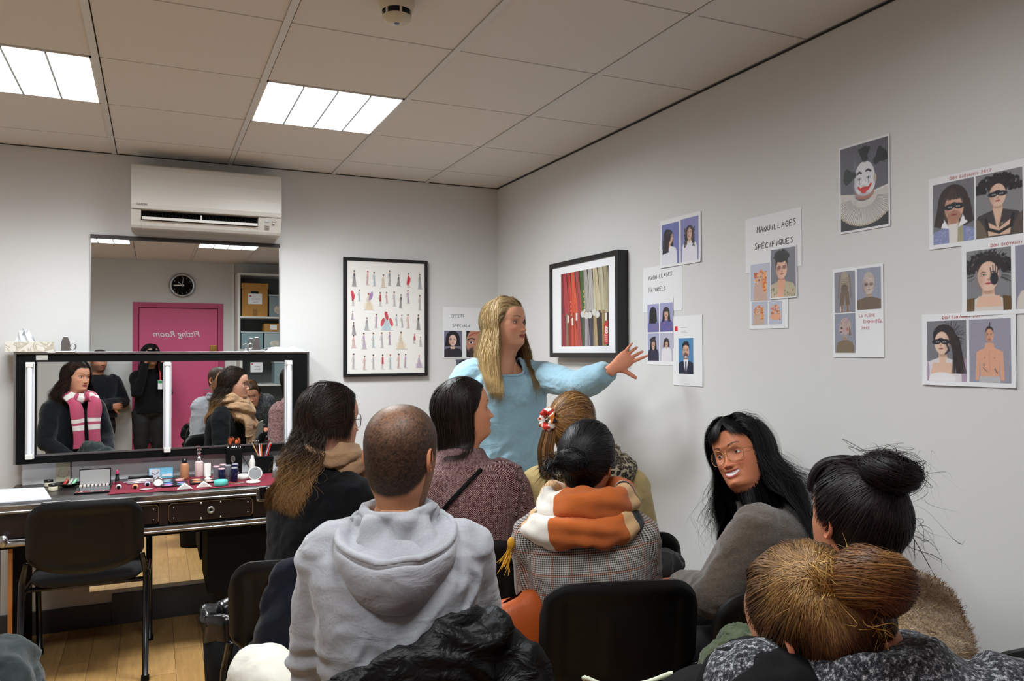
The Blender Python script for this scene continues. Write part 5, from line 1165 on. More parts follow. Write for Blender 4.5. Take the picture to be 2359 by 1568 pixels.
    bl(gs(.0325, -.002, .018, .011)*fr, skin if not mask else mask, .0); bl(gs(.0325, .007, .017, .007)*fr, '6a4034', .42); bl(gs(.024, -.004, .008, .006)*fr, '6a4034', .25)  # shade of the eye sockets and inner corners painted into the skin colour
    lipm = np.where(fm & (lm > 0), np.clip(((zm+op+(.0085-.0035*open_)*lm**.5)-ZZ)/.001+.5, 0, 1)*np.clip((ZZ-(zm-op-(.0105-.0030*open_)*lm**.5))/.001+.5, 0, 1), 0); bl(lipm*np.clip(lm*6, 0, 1), lip, .9)
    if open_:
        tm = np.where(fm & (lm > 0.02), np.clip((op-np.abs(ZZ-zm))/.0008+.5, 0, 1), 0); bl(tm, 'f0ebe6')
        bl(tm*np.clip((.25-lm)/.15, 0, 1), '401418', .9)
    else: bl(np.where(fm, np.exp(-((ZZ-zm)/.0011)**2)*np.clip(lm*4, 0, 1), 0), '501c20', .8)
    bl(gs(.0068, -.0455, .0032, .0022)*fm, '3a1612', .85)
    ang = np.degrees(np.abs(a))[None]*np.ones_like(X); hl = np.interp(ang, *HAIRLINE) + hairline*np.exp(-(ang/60)**2)
    hm = (ZZ-hl)/(.014 if buzz else .005)+.5
    if buzz:
        nz = vnoise(P*np.array((620, 620, 380)), 3)
        thin = np.exp(-((P[..., 1]+.06)**2+(P[..., 2]-.10)**2+(P[..., 0])**2)/.060**2)
        al = np.clip(hm, 0, 1)*np.clip(.96 - .24*thin + .08*nz*(1+2*thin), 0, 1); Cc = Cc*(1-al[..., None]) + np.array(lin(hair))*al[..., None]
    else: bl(hm, hair)
    return P, Cc, a, Z, ang
def ear_mesh(mb, side, skin, T, sc=1.0):
    n, m = 28, 12; P = np.zeros((m, n, 3)); sk = np.array(lin(skin))*np.array((1.02, .82, .78))
    for i in range(m):
        r = i/(m-1)
        for j in range(n):
            t = 2*PI*j/n; rr = r*(1+.12*math.cos(t-.9))*(1-.16*(math.sin(t) < -.3)*abs(math.sin(t)))
            y = -.018*rr*math.cos(t); z = .033*rr*math.sin(t)
            h = .0035 + .0065*math.exp(-((r-.86)/.14)**2)*(1 if math.cos(t) > -.55 or math.sin(t) > 0 else .4) - .006*math.exp(-(r/.4)**2) + .004*math.exp(-((r-.55)/.14)**2)*(math.cos(t) > 0)
            h += .007*max(0, -math.cos(t)*-1)*r
            if i == m-1: h -= .006
            P[i, j] = (side*h, y, z)
    P[..., 0] += side*(.0745); P[..., 1] -= .016; P[..., 2] -= .010
    P = P*sc if sc != 1 else P
    mb.grid(P @ T[0].T + T[1], cv=True, col=np.tile(sk, (m*n, 1)), flip=side > 0)
    Q = P[-1].copy(); Q2 = Q.copy(); Q2[:, 0] -= side*.012; Q2[:, 1:] = Q2[:, 1:].mean(0) + (Q2[:, 1:]-Q2[:, 1:].mean(0))*.55
    mb.grid(np.stack([Q, Q2]) @ T[0].T + T[1], cv=True, col=np.tile(sk*.95, (2*n, 1)), flip=side > 0)
def eyes(mb, T, skin, iris='2a1a12', gaze=(0, 0), close=0.0, y0=.0655, lash='140e0c'):
    sk = np.array(lin(skin))*np.array((.93, .8, .78))
    for sg in (-1, 1):
        n, m = 64, 48; r = .0130; c = np.array((sg*.0325, y0, -.001))
        th = np.linspace(0, PI, m)[:, None]; ph = np.linspace(0, 2*PI, n+1)[:-1][None]
        d = np.stack([np.sin(th)*np.cos(ph), np.cos(th)+0*ph, np.sin(th)*np.sin(ph)], -1)
        x, z = d[..., 0]*r, d[..., 2]*r
        hx = np.clip(1-(x/.0122)**2, 0, 1); hu = .0064*(1-close)*hx**.7; hd = -.0046*(1-close*.6)*hx**.7
        C_ = np.tile(np.array(lin('e4dcd6')), d.shape[:2]+(1,))
        gd = np.array((math.sin(gaze[0]), math.cos(gaze[0])*math.cos(gaze[1]), math.sin(gaze[1]))); an = np.arccos(np.clip(d @ gd, -1, 1))
        C_[an < .45] = lin(iris); C_[an < .2] = (.005, .005, .005)
        lidm = (z > hu) | (z < hd) | (hx <= 0); C_[lidm] = sk
        C_[(np.abs(z-hu) < .0011) & (hx > 0.02)] = lin(lash); C_[(np.abs(z-hd) < .0005) & (hx > .05)] = sk*.5
        d2 = d*np.where(lidm, r+.0007, r)[..., None]
        mb.grid((d2+c) @ T[0].T + T[1], cv=True, col=C_.reshape(-1, 3))
def glasses(name, T, parent, m, lens_r=(.0245, .021), y=.094, th=.0012, rim=None, rnd=2.4, z0=-.003, gm=None):
    fr_ = MB(); 
    for sg in (-1, 1):
        t = np.linspace(0, 2*PI, 33)[:-1]; c = np.cos(t); s_ = np.sin(t)
        Q = np.stack([sg*.0335+lens_r[0]*np.sign(c)*np.abs(c)**(2/rnd), y-.010*(np.abs(sg*.0335+lens_r[0]*c)/.06)**2+0*t, z0+lens_r[1]*np.sign(s_)*np.abs(s_)**(2/rnd)], -1)
        fr_.tube(Q @ T[0].T + T[1], th, 6, closed=True)
        A = np.array([(sg*.0585, y-.010, z0+.009), (sg*.072, y-.022, z0+.008), (sg*.078, .02, z0+.006), (sg*.0785, -.018, z0+.002), (sg*.075, -.032, z0-.02)]); fr_.tube(A @ T[0].T + T[1], th*.9, 6)
    A = np.array([(-.0095, y, z0+.004), (0, y+.002, z0+.008), (.0095, y, z0+.004)]); fr_.tube(A @ T[0].T + T[1], th, 6)
    o = obj('glasses', fr_, m, parent, smooth=True)
    ln = MB()
    for sg in (-1, 1):
        t = np.linspace(0, 2*PI, 25)[:-1]; Q = np.stack([np.stack([sg*.0335+k*lens_r[0]*np.cos(t), y-.006+0*t, z0+k*lens_r[1]*np.sin(t)], -1) for k in (.02, .95)]); ln.grid(Q @ T[0].T + T[1], cv=True)
    obj('lens', ln, M_['lens'], o)
    return o
def lens_mat():
    k = NT('lens'); k.b.inputs['Base Color'].default_value = (1, 1, 1, 1); k.b.inputs['Alpha'].default_value = .05; k.b.inputs['Base Color'].default_value = (.3, .3, .3, 1); k.b.inputs['Roughness'].default_value = .05; return k.m
M_['lens'] = lens_mat()

def remesh(mb, voxel, smooth_it=5, name='tmp'):
    me = bpy.data.meshes.new(name); me.from_pydata(mb.verts().tolist(), [], mb.F); me.update()
    o = bpy.data.objects.new(name, me); C.objects.link(o)
    r = o.modifiers.new('r', 'REMESH'); r.mode = 'VOXEL'; r.voxel_size = voxel
    if smooth_it: s_ = o.modifiers.new('s', 'SMOOTH'); s_.iterations = smooth_it; s_.factor = .5
    bpy.context.view_layer.update()
    m2 = bpy.data.meshes.new_from_object(o.evaluated_get(bpy.context.evaluated_depsgraph_get()))
    V = np.zeros(len(m2.vertices)*3); m2.vertices.foreach_get('co', V); N_ = np.zeros_like(V); m2.vertices.foreach_get('normal', N_)
    F = [tuple(p.vertices) for p in m2.polygons]
    bpy.data.objects.remove(o); bpy.data.meshes.remove(me); bpy.data.meshes.remove(m2)
    return V.reshape(-1, 3), N_.reshape(-1, 3), F

def ribbons(P, width, col, O=None, lift=.2, taper=True, ends=None):
    """P (K,m,3) strands; width (K,) or scalar; col (K,3) or (K,m,3)"""
    P = np.asarray(P, float); K, m = P.shape[:2]
    T = np.gradient(P, axis=1); T /= np.linalg.norm(T, axis=2, keepdims=True)+1e-9
    if O is None: O = P - P.mean((0, 1))
    O = O - (O*T).sum(2, keepdims=True)*T; O /= np.linalg.norm(O, axis=2, keepdims=True)+1e-9
    S = np.cross(T, O); w_ = np.broadcast_to(np.asarray(width, float).reshape(-1, 1), (K, m)).copy()
    if taper:
        s = np.linspace(0, 1, m); w_ = w_*np.clip(np.minimum(.5+s*3, (1.03-s)*3), 0, 1)
    w3 = w_[..., None]
    V = np.stack([P - S*w3, P + O*w3*lift, P + S*w3], 2)  # K,m,3,3
    idx = np.arange(K*m*3).reshape(K, m, 3)
    a, b, c, d = idx[:, :-1, :-1], idx[:, 1:, :-1], idx[:, 1:, 1:], idx[:, :-1, 1:]
    F = np.stack([a, b, c, d], -1).reshape(-1, 4)
    col = np.asarray(col, float)
    if col.ndim == 2: col = np.repeat(col[:, None], m, 1)
    Cc = np.repeat(col[:, :, None], 3, 2).reshape(-1, 3)
    return V.reshape(-1, 3), F, Cc
def ribbon_obj(name, parts, m, parent, label=None, extra=None):
    Vs, Fs, Cs = [], [], []; n = 0
    for V, F, Cc in parts: Vs.append(V); Fs.append(np.asarray(F)+n); Cs.append(Cc); n += len(V)
    V = np.vstack(Vs); F = np.vstack(Fs); Cc = np.vstack(Cs)
    if extra is not None:   # an MB holding a solid under-layer
        ev = extra.verts(); ec = np.vstack(extra.Cc)
    me = bpy.data.meshes.new(name)
    if extra is None:
        me.vertices.add(len(V)); me.vertices.foreach_set('co', V.ravel()); me.loops.add(len(F)*4); me.loops.foreach_set('vertex_index', F.ravel().astype(np.int32))
        me.polygons.add(len(F)); me.polygons.foreach_set('loop_start', np.arange(0, len(F)*4, 4, dtype=np.int32)); me.update(calc_edges=True)
    else:
        me.from_pydata(np.vstack([V, ev]).tolist(), [], [tuple(int(i) for i in q) for q in F]+[tuple(i+len(V) for i in q) for q in extra.F]); Cc = np.vstack([Cc, ec]); me.update()
    at = me.color_attributes.new('Col', 'FLOAT_COLOR', 'POINT'); at.data.foreach_set('color', np.hstack([Cc, np.ones((len(Cc), 1))]).ravel())
    me.polygons.foreach_set('use_smooth', np.ones(len(me.polygons), bool)); me.materials.append(m)
    o = place(name, me, parent)
    if label: o['label'] = label
    return o
def hair_mat(rough=.46, spec=.2):
    k = NT('hair'); a = k.n('ShaderNodeAttribute', attribute_name='Col'); k.l(a.outputs['Color'], k.b.inputs['Base Color'])
    k.b.inputs['Roughness'].default_value = rough; k.b.inputs['Specular IOR Level'].default_value = spec; k.b.inputs['Anisotropic'].default_value = .4
    return k.m
M_['hair'] = hair_mat(); M_['skin'] = matcol('skin', .52, spec=.28, sss=.0, bump=(900, .12, .0004), noise=.05, nscale=120)

SK0 = np.array((0, -.008, .018)); SKR = np.array((.079, .1075, .1045))     # skull ellipsoid (head space)
def skull(a, e, lift=0.0):
    """azimuth a (0 front, + to the right side x), elevation e, radians"""
    d = np.stack([np.sin(a)*np.cos(e), np.cos(a)*np.cos(e), np.sin(e)], -1)
    return SK0 + d*(SKR + (lift[..., None] if np.ndim(lift) else lift))
def scalp_roots(K, rg, amin=0, extra=0.0):
    out = []
    while len(out) < K:
        a = rg.uniform(-PI, PI); z = rg.uniform(-.085, .12); u = math.degrees(abs(a))
        e = math.asin(max(-1, min(1, (z-SK0[2])/SKR[2])))
        if z > np.interp(u, *HAIRLINE)+.002+extra and u >= amin and rg.rand() < max(.15, math.cos(e)): out.append((a, e))
    return np.array(out)
def col_var(rg, K, base, var=.25, alts=()):
    b = np.array([lin(c) for c in (base,)+tuple(alts)]); c = b[rg.randint(0, len(b), K)]
    return c*(1+var*(rg.rand(K, 1)*2-1))
def lock_var(rg, A, E, base, var, alts, f=9):
    """colour by lock: neighbouring roots share a tone"""
    b = np.array([lin(c) for c in (base,)+tuple(alts)]); n = fbm(np.stack([np.sin(A)*f, np.cos(A)*f, E*f], -1), 2, 4)*1.3 + rg.randn(len(A))*.22
    b = b[np.argsort(b.sum(1))]; i = np.clip(((n+1)/2*len(b)), 0, len(b)-1.01); k = i.astype(int); t = (i-k)[:, None]
    return (b[k]*(1-t)+b[np.minimum(k+1, len(b)-1)]*t)*(1+var*(rg.rand(len(A), 1)*2-1))
def hair_long(rg, K, length, T, base, tip=None, part=0.0, wave=0.0, wf=5, lift=.012, front=.35, m=22, face=72, alts=(), width=.0016, back_only=False, drop_y=.02, vol=.0, clump=.6, side_bias=None, spread=.0, tipstart=.35, gather_x=0.0, floor=None):
    R = scalp_roots(K, rg); a0, e0 = R[:, 0].copy(), R[:, 1]
    a0[e0 > 1.2] += rg.uniform(-.3, .3, (e0 > 1.2).sum())
    sd = np.where(a0 + rg.randn(K)*.05 >= part, 1, -1)
    sd = np.where(np.abs(a0) > .9, np.sign(a0), sd)
    aa = np.abs(a0)
    amin_ = (np.where(sd > 0, face if np.ndim(face) == 0 else face[1], face if np.ndim(face) == 0 else face[0]) + rg.rand(K)*18)*D2
    at = np.where(aa < amin_, amin_ + rg.rand(K)*.9*(1-front), np.minimum(aa + .15*rg.rand(K), PI))
    if back_only: at = np.where(at < 1.9, 1.95+rg.rand(K)*.5, at)
    cross_ = np.sign(a0) != sd
    start = np.where(cross_, -sd*aa, sd*aa)*1.0
    lf = lift*(.35+rg.rand(K)*.9)
    ed = -.30 - .25*rg.rand(K)
    s = np.linspace(0, 1, m)[None]
    arcL = np.maximum(.12, (e0-ed)*.105)[:, None]; tot = length*(.62+.43*rg.rand(K)**.7)[:, None] + arcL
    d = s*tot; q = np.clip(d/arcL, 0, 1)
    fr0 = np.clip(1-aa/1.35, 0, 1)[:, None]          # how much a root sits over the forehead
    A = start[:, None] + (sd*at-start)[:, None]*sm(q*(1.15+1.5*fr0))
    E = e0[:, None] + (ed-e0)[:, None]*(q**(1.1+1.5*fr0)) + fr0*(.28*np.sin(PI*np.clip(q*1.5, 0, 1)))*np.clip(1.35-e0, 0, 1)[:, None]
    P = skull(A, E, .0012+(lf[:, None]*np.minimum(1, .22+q*2.2)))
    fall = np.maximum(0, d-arcL)
    cl = rg.randint(0, 26, K); ph = (np.arange(26)*2.4)[cl] + rg.rand(K)*(1-clump)*6
    O = P - SK0; O[..., 2] = 0; O /= np.linalg.norm(O, axis=2, keepdims=True)+1e-9
    last = O[:, -1:, :]
    P[..., 2] -= fall
    grow = np.clip(fall/.12, 0, 1)*drop_y
    P += O*(grow*(.6+.8*rg.rand(K))[:, None])[..., None]
    P[..., 0] *= (1-gather_x*np.clip(fall/.15, 0, 1))
    if spread: P[..., 0] += (spread*(rg.rand(K)-.5))[:, None]*np.clip(fall/.2, 0, 1.5)
    if wave:
        am = wave*np.clip((d-.06)/.15, 0, 1)*(.6+.8*rg.rand(K))[:, None]
        tx = np.stack([O[..., 1], -O[..., 0], 0*O[..., 0]], -1)
        P += tx*(am*np.sin(ph[:, None]+d*2*PI*wf))[..., None] + O*(am*.8*np.cos(ph[:, None]*1.7+d*2*PI*wf*1.1))[..., None]
    P += (fbm(np.stack([P[..., 0]*18+cl[:, None], P[..., 1]*18, P[..., 2]*9], -1), 2, 5)*.006*np.clip(d/.15, 0, 1))[..., None]*O
    c = lock_var(rg, R[:, 0], R[:, 1], base, .22, alts)[:, None]*np.ones((1, m, 1))
    if tip:
        tc = col_var(rg, K, tip, .3)[:, None]; mx = sm((d/tot.mean()-tipstart)/.4)[..., None]*(.6+.5*rg.rand(K, 1, 1)); c = c*(1-np.clip(mx, 0, 1)) + tc*np.clip(mx, 0, 1)
    w_ = width*(.6+.8*rg.rand(K))
    Pw = P @ T[0].T + T[1]; Ow = O @ T[0].T
    if floor is not None: Pw = floor(Pw)
    return ribbons(Pw, w_, c, Ow)
def hair_gather(rg, K, T, bun, base, alts=(), lift=.006, width=.0014, m=14, var=.3, sag=.0, amin=0, rough=.002, hl=None, tip=None):
    """strands combed over the skull to a bun point: bun = (azimuth, elevation)"""
    R = scalp_roots(K, rg, amin); d0 = np.stack([np.sin(R[:, 0])*np.cos(R[:, 1]), np.cos(R[:, 0])*np.cos(R[:, 1]), np.sin(R[:, 1])], -1)
    bd = np.array([math.sin(bun[0])*math.cos(bun[1]), math.cos(bun[0])*math.cos(bun[1]), math.sin(bun[1])])
    j = rg.randn(K, 3)*.10; d1 = bd + j; d1 /= np.linalg.norm(d1, axis=1, keepdims=True)
    om = np.arccos(np.clip((d0*d1).sum(1), -1, .9999))[:, None, None]; s = np.linspace(0, 1, m)[None, :, None]
    d = (np.sin((1-s)*om)*d0[:, None] + np.sin(s*om)*d1[:, None])/np.sin(om)
    lf = lift*(.4+rg.rand(K)*.9)[:, None, None]*np.sin(np.pi*(.15+.85*s*.9))
    P = SK0 + d*(SKR+.003+lf)
    P += (fbm(P*22+3, 2, 9)*rough)[..., None]*d
    if sag: P[..., 2] -= sag*np.sin(PI*s[..., 0])*(np.abs(P[..., 0]) > .03)
    cc = lock_var(rg, R[:, 0], R[:, 1], base, var, alts)
    if tip:
        tc = lock_var(rg, R[:, 0], R[:, 1], tip[0], .3, tip[1:], 16); mx = (sm((s[..., 0]*om[..., 0]-om[..., 0]+1.0)/.9)*(.35+.8*(fbm(np.stack([np.sin(R[:, 0])*13, np.cos(R[:, 0])*13, R[:, 1]*13], -1), 2, 8)[:, None]*.5+.5)))[..., None].clip(0, 1); cc = cc[:, None]*(1-mx)+tc[:, None]*mx
    return ribbons(P @ T[0].T + T[1], width*(.6+.8*rg.rand(K)), cc, d @ T[0].T)
def hair_knot(rg, K, T, c, r, base, alts=(), loose=.12, width=.0016, m=20, var=.35, squash=(1, 1, 1), turns=.8, axis=None):
    """a coiled bun: strands wind round the centre c (head space)"""
    c = np.array(c, float); n0 = rg.randn(K, 3)
    if axis is not None: n0 = n0*.13 + np.array(axis)*(1.0)
    n0 /= np.linalg.norm(n0, axis=1, keepdims=True)
    u = np.cross(n0, rg.randn(K, 3)); u /= np.linalg.norm(u, axis=1, keepdims=True); v = np.cross(n0, u)
    t = np.linspace(0, 2*PI*turns, m)[None, :, None]; off = (rg.rand(K, 1, 1)*2-1)*.6
    rr = np.sqrt(1-off**2)*(.86+.16*rg.rand(K, 1, 1)) + loose*rg.rand(K, 1, 1)*np.sin(t*.5+rg.rand(K, 1, 1)*6)
    d = (np.cos(t)*u[:, None]+np.sin(t)*v[:, None])*rr + n0[:, None]*off
    P = c + d*np.array(r if np.ndim(r) else (r, r, r))*np.array(squash)
    return ribbons(P @ T[0].T + T[1], width*(.6+.8*rg.rand(K)), col_var(rg, K, base, var, alts), d @ T[0].T)
def hair_fly(rg, K, T, origins, dirs, ln, base, width=.0003, curl=.02, m=14, grav=.3, var=.2):
    o_ = np.array(origins)[rg.randint(0, len(origins), K)] + rg.randn(K, 3)*.008; d = np.array(dirs)[rg.randint(0, len(dirs), K)] + rg.randn(K, 3)*.45; d /= np.linalg.norm(d, axis=1, keepdims=True)
    s = np.linspace(0, 1, m)[None, :, None]; L_ = (ln*(.3+.9*rg.rand(K)))[:, None, None]
    ax = rg.randn(K, 1, 3); ph = rg.rand(K, 1, 1)*6
    P = o_[:, None] + d[:, None]*s*L_ + np.cross(d[:, None], ax)*curl*np.sin(ph+s*(4+5*rg.rand(K, 1, 1)))*s; P[..., 2] -= (grav*s[..., 0]**2*L_[..., 0])
    return ribbons(P @ T[0].T + T[1], width*(.6+.8*rg.rand(K)), col_var(rg, K, base, var), None)
def cap_mb(T, base, lift=.004, jag=0.004, zlow=None, hl=0.0):
    """solid hair under-layer over the scalp"""
    mb = MB(); A = np.linspace(-PI, PI, 61)[:-1]; Q = []
    for k in range(22):
        s = k/21; zl = np.interp(np.degrees(np.abs(A)), *HAIRLINE)+hl if zlow is None else np.full(60, zlow)
        e_low = np.arcsin(np.clip((zl-SK0[2])/SKR[2], -1, 1)); E = e_low + (PI/2-e_low)*s
        Q.append(skull(A, E, np.full(60, -.0015 + (lift+.0015)*min(1, k/12)**1.4)))
    Q = np.array(Q); return mb.grid(Q @ T[0].T + T[1], cv=True, col=np.tile(np.array(lin(base))*.8, (Q.shape[0]*60, 1)))

# ---- garments
def ring(c, fwd, upv, w, df, db, n=28, e=.85):
    c = np.array(c, float); fwd = np.array(fwd, float); upv = np.array(upv, float); upv /= np.linalg.norm(upv); fwd = fwd-upv*(fwd@upv); fwd /= np.linalg.norm(fwd); rt_ = np.cross(fwd, upv)
    t = np.arange(n)*2*PI/n; cs, sn = np.cos(t), np.sin(t)
    return c + rt_*(w*np.sign(cs)*np.abs(cs)**e)[:, None] + fwd*(np.where(sn > 0, df, db)*np.sign(sn)*np.abs(sn)**e)[:, None]
class Body:
    """joints and proportions of one figure, in world metres"""
    def __init__(s, head, tyaw, hyaw, pitch=0, roll=0, pelvis=None, sit=True, sw=.165, lean=0.0, scale=1.0, neckoff=(0, -.035, -.15)):
        s.hc = np.array(head, float); s.sc = scale
        s.Rh = Rz(-hyaw*D2) @ Ry(roll*D2) @ Rx(pitch*D2)
        s.f = np.array((math.sin(tyaw*D2), math.cos(tyaw*D2), 0)); s.r = np.array((s.f[1], -s.f[0], 0)); s.u = np.array((0, 0, 1.))
        s.T = (s.Rh*scale, s.hc)
        s.nb = s.hc + s.Rh @ (np.array(neckoff)*scale)*np.array((.6, .6, 1)) + s.f*-.01
        s.nb[2] = s.hc[2] - .165*scale
        s.sit = sit; s.sw = sw
        if pelvis is None: pelvis = s.nb + s.f*(-.02-lean); pelvis[2] = .56 if sit else .95
        s.pl = np.array(pelvis, float)
        d = s.nb-s.pl; s.sp = s.pl + d*.84
        s.ax = d/np.linalg.norm(d)
        s.shR = s.sp + s.r*sw; s.shL = s.sp - s.r*sw
    def loc(s, r, f, u, base=None): return (s.sp if base is None else np.array(base)) + s.r*r + s.f*f + s.u*u
    def torso_mb(s, k=1.0, hem=0.0, prof=None, th=.0):
        mb = MB(); d = s.nb-s.pl; H_ = np.linalg.norm(d)
        prof = prof or [(-.10, .19, .12, .15), (0, .185, .13, .145), (.2, .168, .13, .125), (.4, .165, .135, .12), (.6, .178, .135, .125), (.74, .186, .12, .125), (.84, .172, .10, .11), (.91, .128, .08, .09), (.97, .082, .065, .072), (1.02, .062, .055, .062)]
        R = []
        for (t, w_, df, db) in prof:
            t2 = t if t > 0 else t + hem*(t < 0)*-1
            c = s.pl + d*t2 + s.f*(-.018*math.sin(max(0, min(1, t))*PI))
            R.append(ring(c, s.f, s.ax, w_*k*s.sw/.165+th, df*k+th, db*k+th))
        b = mb.n; mb.grid(R, cv=True); n = 28
        mb.F.append(tuple(b+j for j in range(n))[::-1]); mb.F.append(tuple(b+(len(R)-1)*n+j for j in range(n)))
        s.prof = prof; return mb
    def arm_mb(s, mb, side, elbow, wrist, r=(.062, .056, .052, .047, .036), cuff=None, inner=.05):
        sh = s.shR if side > 0 else s.shL; sh_in = sh - s.r*side*inner + s.u*.012
        e = np.array(elbow, float); w_ = np.array(wrist, float); P = [sh_in, sh - s.u*.005]
        R = [r[0]*.92, r[0]]
        for t in (.3, .65, .93): P.append(sh+(e-sh)*t); R.append(r[0]+(r[2]-r[0])*t)
        P.append(e); R.append(r[2]*1.02)
        for t in (.15, .5, .85, 1): P.append(e+(w_-e)*t); R.append(np.interp(t, [0, .5, 1], [r[2], r[3], r[4]]) if cuff is None else cuff(t))
        mb.tube(smooth_path(P, 3), np.interp(np.linspace(0, len(R)-1, (len(P)-1)*3+1), range(len(R)), R), 16)
        n0 = s.nb + s.r*side*.035 - s.u*.035 - s.f*.01; mb.tube([n0, n0*.5+(sh-s.u*.012)*.5+s.u*.004, sh-s.u*.012], [.045, r[0]*.72, r[0]*.93], 14)
        return mb
def drape(B, prof, margin=.012, k=1.0, front=None, arm=.0):
    H_ = np.linalg.norm(B.nb-B.pl); ts = [p[0] for p in prof]; ws = [p[1] for p in prof]; fs_ = [p[2] for p in prof]; bs = [p[3] for p in prof]
    def f(P):
        q = P-B.pl; t = (q@B.ax)/H_; r = q@B.r; ff = q@B.f - (t*H_)*(B.ax@B.f)
        w_ = np.interp(t, ts, ws)*k + arm*sm((.98-t)/.12); df = np.interp(t, ts, fs_)*k; db = np.interp(t, ts, bs)*k
        sg = np.sign(ff.mean(1) if front is None else np.full(len(P), front))[:, None]*np.ones_like(t)
        d = np.where(sg > 0, df, db); x = np.clip(np.abs(r)/(w_+margin), 0, 1)
        need = d*np.sqrt(1-x**2.4)+margin*(x < 1)
        need = need*sm((1.12-t)/.14)
        cur = ff*sg; new = np.where((cur < need) & (t < 1.1) & (x < 1), need, cur)
        # ease along the strand
        dlt = new-cur
        for _ in range(3): dlt[:, 1:-1] = np.maximum(dlt[:, 1:-1], (dlt[:, :-2]+dlt[:, 2:])/2)
        return P + (dlt*sg)[..., None]*B.f
    return f
def smooth_path(P, k=4):
    P = np.array(P, float); n = len(P); out = []
    for i in range(n-1):
        p0, p1, p2, p3 = P[max(0, i-1)], P[i], P[i+1], P[min(n-1, i+2)]
        for j in range(k):
            t = j/k; out.append(.5*((2*p1)+(-p0+p2)*t+(2*p0-5*p1+4*p2-p3)*t*t+(-p0+3*p1-3*p2+p3)*t**3))
    out.append(P[-1]); return np.array(out)
def garment(name, mb, m, parent, bones, voxel=.009, it=6, fold=.006, fs=(7, 7, 13), seed=0, extra=None, uvs=1.0, label=None, sub=0, ridged=True, cut=None):
    V, N_, F = remesh(mb, voxel, it)
    if fold:
        n = fbm(V*np.array(fs)+fbm(V*5, 2, seed+3)[:, None]*.9, 3, seed)
        if ridged: n = .35-np.abs(n)*1.3
        V = V + N_*(fold*n)[:, None]
    if extra is not None: V = extra(V, N_)
    if cut is not None:
        cm_ = cut(V); F = [q for q in F if not any(cm_[i] for i in q)]
    # uv from the nearest bone
    best = np.full(len(V), 9e9); UV = np.zeros((len(V), 2))
    for k, (p0, p1, back, rad) in enumerate(bones):
        p0, p1, back = np.array(p0), np.array(p1), np.array(back, float); ax = p1-p0; ln = np.linalg.norm(ax); ax /= ln
        t = (V-p0)@ax; q = V-p0-np.clip(t, 0, ln)[:, None]*ax; dist = np.linalg.norm(q, axis=1)/rad
        b = back-ax*(back@ax); b /= np.linalg.norm(b); c = np.cross(ax, b); an = np.arctan2(q@c, q@b)
        s_ = dist < best; best[s_] = dist[s_]; UV[s_, 0] = an[s_]*rad*.9+k*.37; UV[s_, 1] = t[s_]
    me = bpy.data.meshes.new(name); me.from_pydata(V.tolist(), [], F)
    ul = me.uv_layers.new(name='UVMap'); li = np.zeros(len(me.loops), int); me.loops.foreach_get('vertex_index', li); ul.data.foreach_set('uv', (UV[li]*uvs).ravel())
    me.polygons.foreach_set('use_smooth', np.ones(len(me.polygons), bool)); me.update(); me.materials.append(m)
    o = place(name, me, parent)
    if sub: q = o.modifiers.new('s', 'SUBSURF'); q.levels = q.render_levels = sub
    if label: o['label'] = label
    return o, V, N_, F
def hand_mb(wrist, d, nrm, thumb_side=1, splay=8, bends=(10, 10, 10, 10), tb=20, tang=48, sc=1.0, fdirs=None):
    """d: wrist to knuckles, nrm: back of the hand, thumb_side +1: thumb toward cross(nrm, d)"""
    d = np.array(d, float); d /= np.linalg.norm(d); n = np.array(nrm, float); n -= d*(n@d); n /= np.linalg.norm(n); y = np.cross(n, d)*thumb_side
    W_ = lambda x, yy, z: np.array(wrist)+(d*x+y*yy+n*z)*sc
    mb = MB(); R = []
    for x, w_, h, o in ((-.03, .026, .019, 0), (0, .027, .018, 0), (.02, .033, .017, .003), (.05, .038, .0145, .001), (.075, .0395, .0125, 0), (.09, .036, .010, 0)):
        t = np.arange(20)*2*PI/20; R.append([W_(x, o+w_*math.copysign(abs(math.cos(q))**.7, math.cos(q)), h*math.copysign(abs(math.sin(q))**.8, math.sin(q))) for q in t])
    b = mb.n; mb.grid(R, cv=True); mb.F.append(tuple(b+j for j in range(20))[::-1]); mb.F.append(tuple(b+5*20+j for j in range(20)))
    for k, (yy, L_, r) in enumerate(((.029, .074, .0080), (.0095, .083, .0083), (-.0105, .077, .0079), (-.029, .060, .0070))):
        a = (1.5-k)*splay*D2; P = [W_(.07, yy*.95, 0), W_(.088, yy, 0)]; p = W_(.088, yy, 0); th = 0
        fd = d*math.cos(a)+y*math.sin(a)
        for seg, fr_ in enumerate((.44, .31, .25)):
            th += bends[k]*D2*(1, 1.2, .9)[seg]; p = p+(fd*math.cos(th)-n*math.sin(th))*L_*fr_*sc; P.append(p)
        mb.tube(smooth_path(P, 3), np.interp(np.linspace(0, 4, 13), range(5), [r*.95*sc, r*1.05*sc, r*sc, r*.92*sc, r*.7*sc]), 10)
        mb.ellipsoid(p, (r*.72*sc,)*3, 10, 8)
    a = tang*D2; td = d*math.cos(a)+y*math.sin(a); P = [W_(.012, .018, -.004), W_(.032, .036, -.006)]; p = P[-1]
    for seg, L_ in enumerate((.034, .028)):
        p = p+(td*math.cos(tb*D2*seg)-n*math.sin(tb*.4*D2)+d*math.sin(tb*D2*seg)*.6)*L_*sc; P.append(p)
    mb.tube(smooth_path(P, 3), np.interp(np.linspace(0, 3, 10), range(4), [.013*sc, .0125*sc, .0105*sc, .008*sc]), 10); mb.ellipsoid(p, (.0082*sc,)*3, 10, 8)
    return mb
